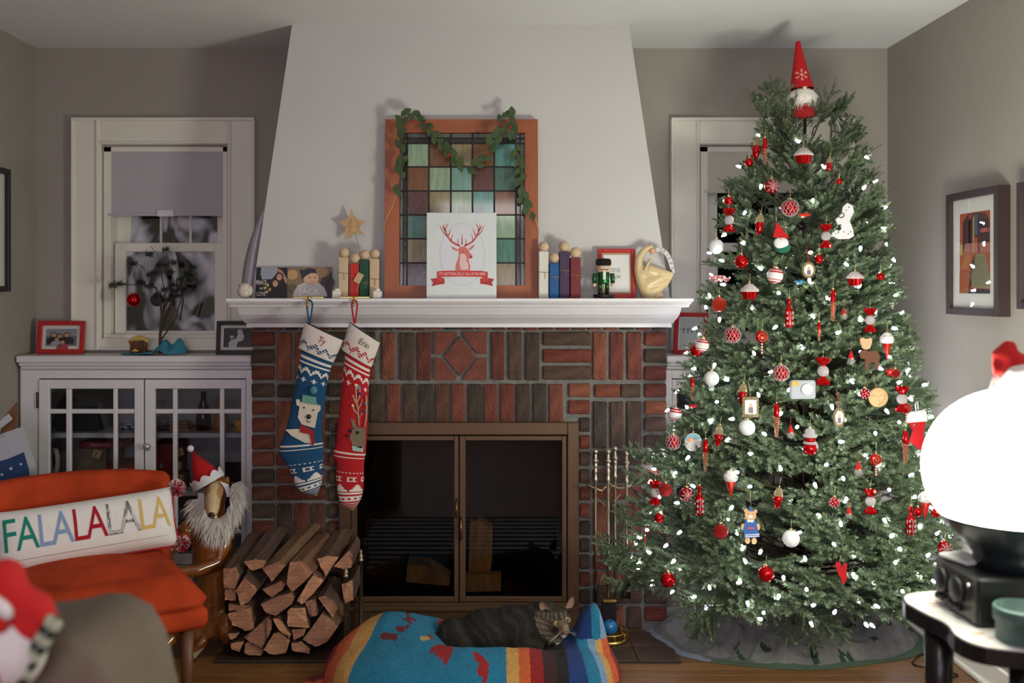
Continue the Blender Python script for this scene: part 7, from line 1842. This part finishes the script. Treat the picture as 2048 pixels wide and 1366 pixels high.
# --- boughs
def needles(axis0, axis1, n, ln, wd, rg):
    """kite shaped needles round a twig, bristling forward; returns (n,4,3) array"""
    a0 = np.array(axis0); a1 = np.array(axis1); ax = (a1-a0); L_ = np.linalg.norm(ax); ax = ax/L_
    ref = np.array([0,0,1.]) if abs(ax[2]) < .9 else np.array([1.,0,0]); e1 = np.cross(ax, ref); e1 /= np.linalg.norm(e1); e2 = np.cross(ax, e1)
    t_ = (np.arange(n)+rg.uniform(0,1,n))/n; ph = rg.uniform(0, 2*pi, n); ph = np.where(rg.uniform(0,1,n) < .55, np.where(rg.uniform(0,1,n) < .5, 0, pi)+rg.normal(0,.5,n), ph)
    rad = e1[None]*np.cos(ph)[:,None]+e2[None]*np.sin(ph)[:,None]; fw = .62+.5*t_+rg.uniform(-.12,.12,n)
    dr = rad+ax[None]*fw[:,None]; dr /= np.linalg.norm(dr, axis=1)[:,None]; l_ = ln*(1-.35*t_)*rg.uniform(.8,1.15,n)
    b = a0[None]+ax[None]*(t_*L_)[:,None]; sd = np.cross(dr, rad); sd /= (np.linalg.norm(sd, axis=1)[:,None]+1e-9); sd = sd*(wd/2)
    tip = b+dr*l_[:,None]; mid = b+dr*(l_*.5)[:,None]
    return np.stack([b, mid+sd, tip, mid-sd], 1)
def frond(seed, L_=.19):
    rg = np.random.default_rng(seed); Q = []; tw = MB()
    Q.append(needles((0,0,0),(0,L_,.012),150,.0225,.0046,rg)); tw.tube([(0,-.03,-.002),(0,L_*.5,.004),(0,L_*.96,.012)], [.0022,.0018,.0009], 4)
    k = 0
    for y_ in (.03,.065,.10,.132):
        for sg in (-1, 1):
            if rg.uniform() < .12: continue
            l2 = (L_-y_)*rg.uniform(.52,.74)+.018; an = rg.uniform(.62,.86); e = (sg*l2*sin(an), y_+l2*cos(an), .01+rg.uniform(-.012,.02)); b_ = (0, y_+rg.uniform(-.01,.01), .002)
            Q.append(needles(b_, e, int(30+l2*760), .0205, .0046, rg)); tw.tube([b_, e], [.0014,.0007], 3)
    return np.concatenate(Q), tw
FIR = mat('fir_needles', (110,128,98), .55, var=.45, vs_=14, spec=.3)
nt = FIR.node_tree; bs_ = nt.nodes['Principled BSDF']; bs_.inputs['Subsurface Weight'].default_value = 0
FIRB = mat('fir_twig', (92,82,56), .9)
def quads_mesh(name, Q):
    n = len(Q); me = bpy.data.meshes.new(name); me.vertices.add(n*4); me.vertices.foreach_set('co', Q.reshape(-1).astype(np.float32))
    me.loops.add(n*4); me.loops.foreach_set('vertex_index', np.arange(n*4, dtype=np.int32)); me.polygons.add(n)
    me.polygons.foreach_set('loop_start', np.arange(0, n*4, 4, dtype=np.int32)); me.update(calc_edges=True); return me
VAR = [frond(100+k) for k in range(6)]
def spots():
    rg = random.Random(77); out = []; N = 760
    for k in range(N):
        u = (k+.5)/N; py = 212+(1172-212)*u**.62
        th = rg.uniform(-pi, 0) if rg.random() < .78 else rg.uniform(0, pi)
        th += rg.uniform(-.1,.1); shell = rg.random() < .72
        up = lerp(.95, .12, min(1, max(0, (py-205)/420)))+rg.uniform(-.25,.3)
        if py > 1080: up = rg.uniform(-.15,.35)
        sc_ = lerp(.70, 1.05, min(1, (py-205)/500))*rg.uniform(.85,1.15); reach = .185*sc_*cos(up)
        r = trad(py, th); rr = max(0, r-reach*.93)*(1 if shell else rg.uniform(.35,.85))
        z = EYE-(py-575)*S(3.86); p = V((TCX+rr*cos(th), TCY+rr*sin(th), z-.185*sc_*sin(up)*.5))
        d_ = V((cos(th+rg.uniform(-.3,.3))*cos(up), sin(th+rg.uniform(-.3,.3))*cos(up), sin(up)))
        out.append((p, d_, sc_, rg.uniform(-.5,.5)))
    for px, py, dx, dy, s_ in ((1548,235,-.25,1,.85),(1535,250,-.6,.8,.8),(1568,240,-.1,1,.75),(1640,240,.3,1,.75),(1655,250,.7,.8,.8),(1585,250,0,.9,.6),(1620,255,.1,.8,.6),(1460,1195,-.7,-.35,1.05),(1440,1205,-.7,-.6,.95),(1405,1215,-.25,-.9,.75),(1480,1180,-.8,-.1,1.0),(1590,1195,-.3,-.9,.9),(1610,1210,.1,-1,.9),(1635,1200,.5,-.8,.95),(1650,1185,.9,-.2,1.0),(1660,1195,.8,-.5,.9),(1600,1180,.3,-.5,1.0),(1420,1195,-.9,-.1,.8),(1560,1190,-.6,-.4,.9)):
        d0 = 3.62 if py > 800 else 3.80; out.append((V((X(px,d0),d0,Z(py,d0))), V((dx,-.35,dy)).normalized(), s_, 0.))
    # long low boughs at the left and right
    for px, py, dx, dy in ((1290,1120,-1,.0),(1300,1150,-1,-.15),(1330,1090,-1,.2),(1310,1050,-1,.3),(1320,1135,-1,.1),(1345,1140,-.8,-.3),(1330,935,-.9,.4),(1340,960,-1,.1),(1860,1100,1,.1),(1850,1150,1,-.1),(1845,1060,1,.3),(1365,620,-1,.3) if False else (1340,1020,-1,.25),(1275,1100,-1,.15)):
        d0 = 3.82; out.append((V((X(px,d0),d0,Z(py,d0))), V((dx,-.25,dy)).normalized(), 1.0, 0.))
    return out
SP = []
for p, d_, s_, roll in spots():
    e = p+d_*.19*s_
    bad = False
    for (q_, hr) in OSPOTS:
        for c_ in (p.lerp(e, .45), p.lerp(e, .8), e):
            if abs(c_.x-q_.x) < hr*.6+.010 and abs(c_.z-q_.z) < hr*.8+.010 and c_.y < q_.y-.005: bad = True; break
        if bad: break
    if bad: continue
    if e.x > XR-.03 or e.y > DW-.04 or p.x > XR-.03: continue
    up = V((0,-.35,1)) if abs(d_.z) < .9 else V((0,-1,0)); X_ = d_.cross(up).normalized(); Z_ = X_.cross(d_); rot = M.Rotation(roll, 4, d_)
    mm = M((X_, d_, Z_)).transposed().to_4x4(); mm = M.Translation(p-V((TCX,TCY,0))) @ rot @ mm @ M.Scale(s_, 4); SP.append((mm, p, d_))
SP.sort(key=lambda q: q[1].y)
vm = []
for Q, tw in VAR:
    # one mesh per variant: twigs first, then the needles
    me = quads_mesh('bough', Q); me.materials.append(FIR); vm.append(me)
for k, (mm, p, d_) in enumerate(SP[:300]):
    o = bpy.data.objects.new('bough', vm[k % 6]); COL.objects.link(o); o.parent = TREE; o.matrix_local = mm
allQ = []
for k, (mm, p, d_) in enumerate(SP[300:]):
    Q = VAR[k % 6][0]; A_ = np.array(mm); allQ.append((Q.reshape(-1,3) @ A_[:3,:3].T+A_[:3,3]).reshape(-1,4,3))
me = quads_mesh('foliage', np.concatenate(allQ)); me.materials.append(FIR); o = bpy.data.objects.new('foliage', me); COL.objects.link(o); o.parent = TREE; stuff(o)
m = MB()
for k, (mm, p, d_) in enumerate(SP):
    a = p-V((TCX,TCY,0)); b_ = V((a.x*.05, a.y*.05, max(.25, a.z-.10-.25*V((a.x,a.y)).length*.3))); e = a+d_*.17
    if k % 2 == 0: m.tube([b_, b_.lerp(a, .6)-V((0,0,.01)), a, e], [.006,.004,.0025,.001], 4)
stuff(m.build('branches', FIRB, TREE))

# --- string of lights
ST = thing('string_lights', 'string of small white lights wound round the Christmas tree', 'string lights', (TCX, TCY, 0))
BULBM = emit('white_led', (244,243,255), BULB); SOCK = mat('socket_green', (26,44,34), .6)
bm_ = MB().lathe([(.004,0),(.0055,.005),(.0045,.013),(.002,.019),(0,.020)], 8); sk = MB().lathe([(.0042,-.012),(.0045,.001)], 6)
b0 = None; r_ = random.Random(41); wire = []; cnt = 0
NB = 250
for k in range(NB):
    u = (k+.5)/NB; py = 222+(1185-222)*sqrt(u); th = -pi/2+((k*2.399963)%(2*pi)-pi)*.62
    th += r_.uniform(-.12,.12); r = trad(py, th)*r_.uniform(.90,1.02)
    p = V((r*cos(th), r*sin(th), EYE-(py-575)*S(3.86)))
    w_ = p+V((TCX,TCY,0))
    if w_.x > XR-.03 or w_.y > DW-.05: continue
    if any(abs(w_.x-q_.x) < hr*.7 and abs(w_.z-q_.z) < hr*.7 and w_.y < q_.y+.01 for q_, hr in OSPOTS): p = p*1.0; p.z += hr*0
    if b0 is None:
        b0 = bm_.build('bulb', BULBM, ST); s0 = sk.build('socket', SOCK, b0); bo, so = b0, s0
    else:
        bo = b0.copy(); COL.objects.link(bo); so = s0.copy(); COL.objects.link(so); so.parent = bo
    bo.location = p; dd = V((p.x*.8+r_.uniform(-.3,.3), p.y*.8+r_.uniform(-.3,.3), r_.uniform(-.5,.5))).normalized(); bo.rotation_euler = dd.to_track_quat('Z','Y').to_euler()
    wire.append(p)
m = MB(); pts = []
for k in range(420):
    u = k/419; py = 225+(1170-225)*sqrt(u); th = u*2*pi*15; r = trad(py, th)*(.80+.05*sin(k*1.7)); pts.append(V((r*cos(th), r*sin(th), EYE-(py-575)*S(3.86)+.012*sin(k*.9))))
pts = [p for p in pts if p.x+TCX < XR-.02 and p.y+TCY < DW-.03]
m.tube(pts, .0016, 4); m.build('wire', SOCK, ST)
for a, b in (((1690,1140),(1830,1165)),((1330,1135),(1430,1140))):
    d0 = 3.66; MB().tube([V((X(lerp(a[0],b[0],k/16),d0)-TCX, d0-TCY, Z(lerp(a[1],b[1],k/16)+14*abs(sin(k*.6)),d0))) for k in range(17)], .0022, 5).build('wire', SOCK, ST)

# tree skirt
SKX, SKY = X(1572, 3.95), 3.965
t = thing('tree_skirt', 'crumpled grey blanket with green leaf print around the tree foot', 'tree skirt', (SKX, SKY, 0))
nr_, na = 60, 240; vs = [(0,0,.10)]; fs = []; col = []
r_ = random.Random(14); lvs = [(r_.uniform(-.5,.5), r_.uniform(-.32,.02), r_.uniform(0,pi)) for _ in range(34)]
def skz(x, y, q):
    v = V((x*5, y*6, 0)); h = .11*max(0, 1-q*1.2)+.085*max(0, NZ.noise(v+V((3,1,0)))+.25)*(1-q**5)+.05*(1-abs(NZ.noise(v*1.7+V((0,4,0))))*2.2)**3*(1-q**6)*.8
    h += .10*math.exp(-((x+.30)/.13)**2-((y-.06)/.12)**2)+.05*math.exp(-((x-.33)/.14)**2-((y+.02)/.11)**2)+.04*math.exp(-((x+.02)/.10)**2-((y+.14)/.08)**2)
    return max(.004, h*min(1, (1-q)*5+.12)+.004)
for i in range(1, nr_+1):
    q = i/nr_
    for k in range(na):
        a = 2*pi*k/na; rx, ry = .555, (.318 if sin(a) < 0 else .34); wob = 1+.03*sin(3*a+1)+.02*sin(7*a); x, y_ = rx*q*cos(a)*wob, ry*q*sin(a)*wob; x = min(x, 1.745-SKX); vs.append((x, y_, skz(x, y_, q)))
for k in range(na): fs.append((0, 1+k, 1+(k+1) % na)); col.append(K(92,92,90))
def skc(x, y, q):
    if q > .93: return (70,88,70) if x > -.35 else (120,128,140)
    if q > .5 and x < -.2 and q > .88: return (96,98,92)
    for a, b, th in lvs:
        dx, dy = x-a, y-b; u_, v_ = dx*cos(th)+dy*sin(th), -dx*sin(th)+dy*cos(th)
        if (u_/.021)**2+(v_/.012)**2 < 1 and x > -.25: return (40,62,44)
    n = NZ.noise(V((x*40, y*40, 7))); return (116+16*n, 115+16*n, 113+14*n)
for i in range(nr_-1):
    for k in range(na):
        f = (1+i*na+k, 1+(i+1)*na+k, 1+(i+1)*na+(k+1) % na, 1+i*na+(k+1) % na); fs.append(f); c_ = [sum(vs[j][w2] for j in f)/4 for w2 in (0,1)]; col.append(lin(skc(c_[0], c_[1], (i+1.5)/nr_)))
o = MB().add(vs, fs, 0, col, None, True).build('blanket', mat('gauze_blanket', attr=True, rough=1, bump=.7, bs=120), t); o.modifiers.new('t','SOLIDIFY').thickness = .004
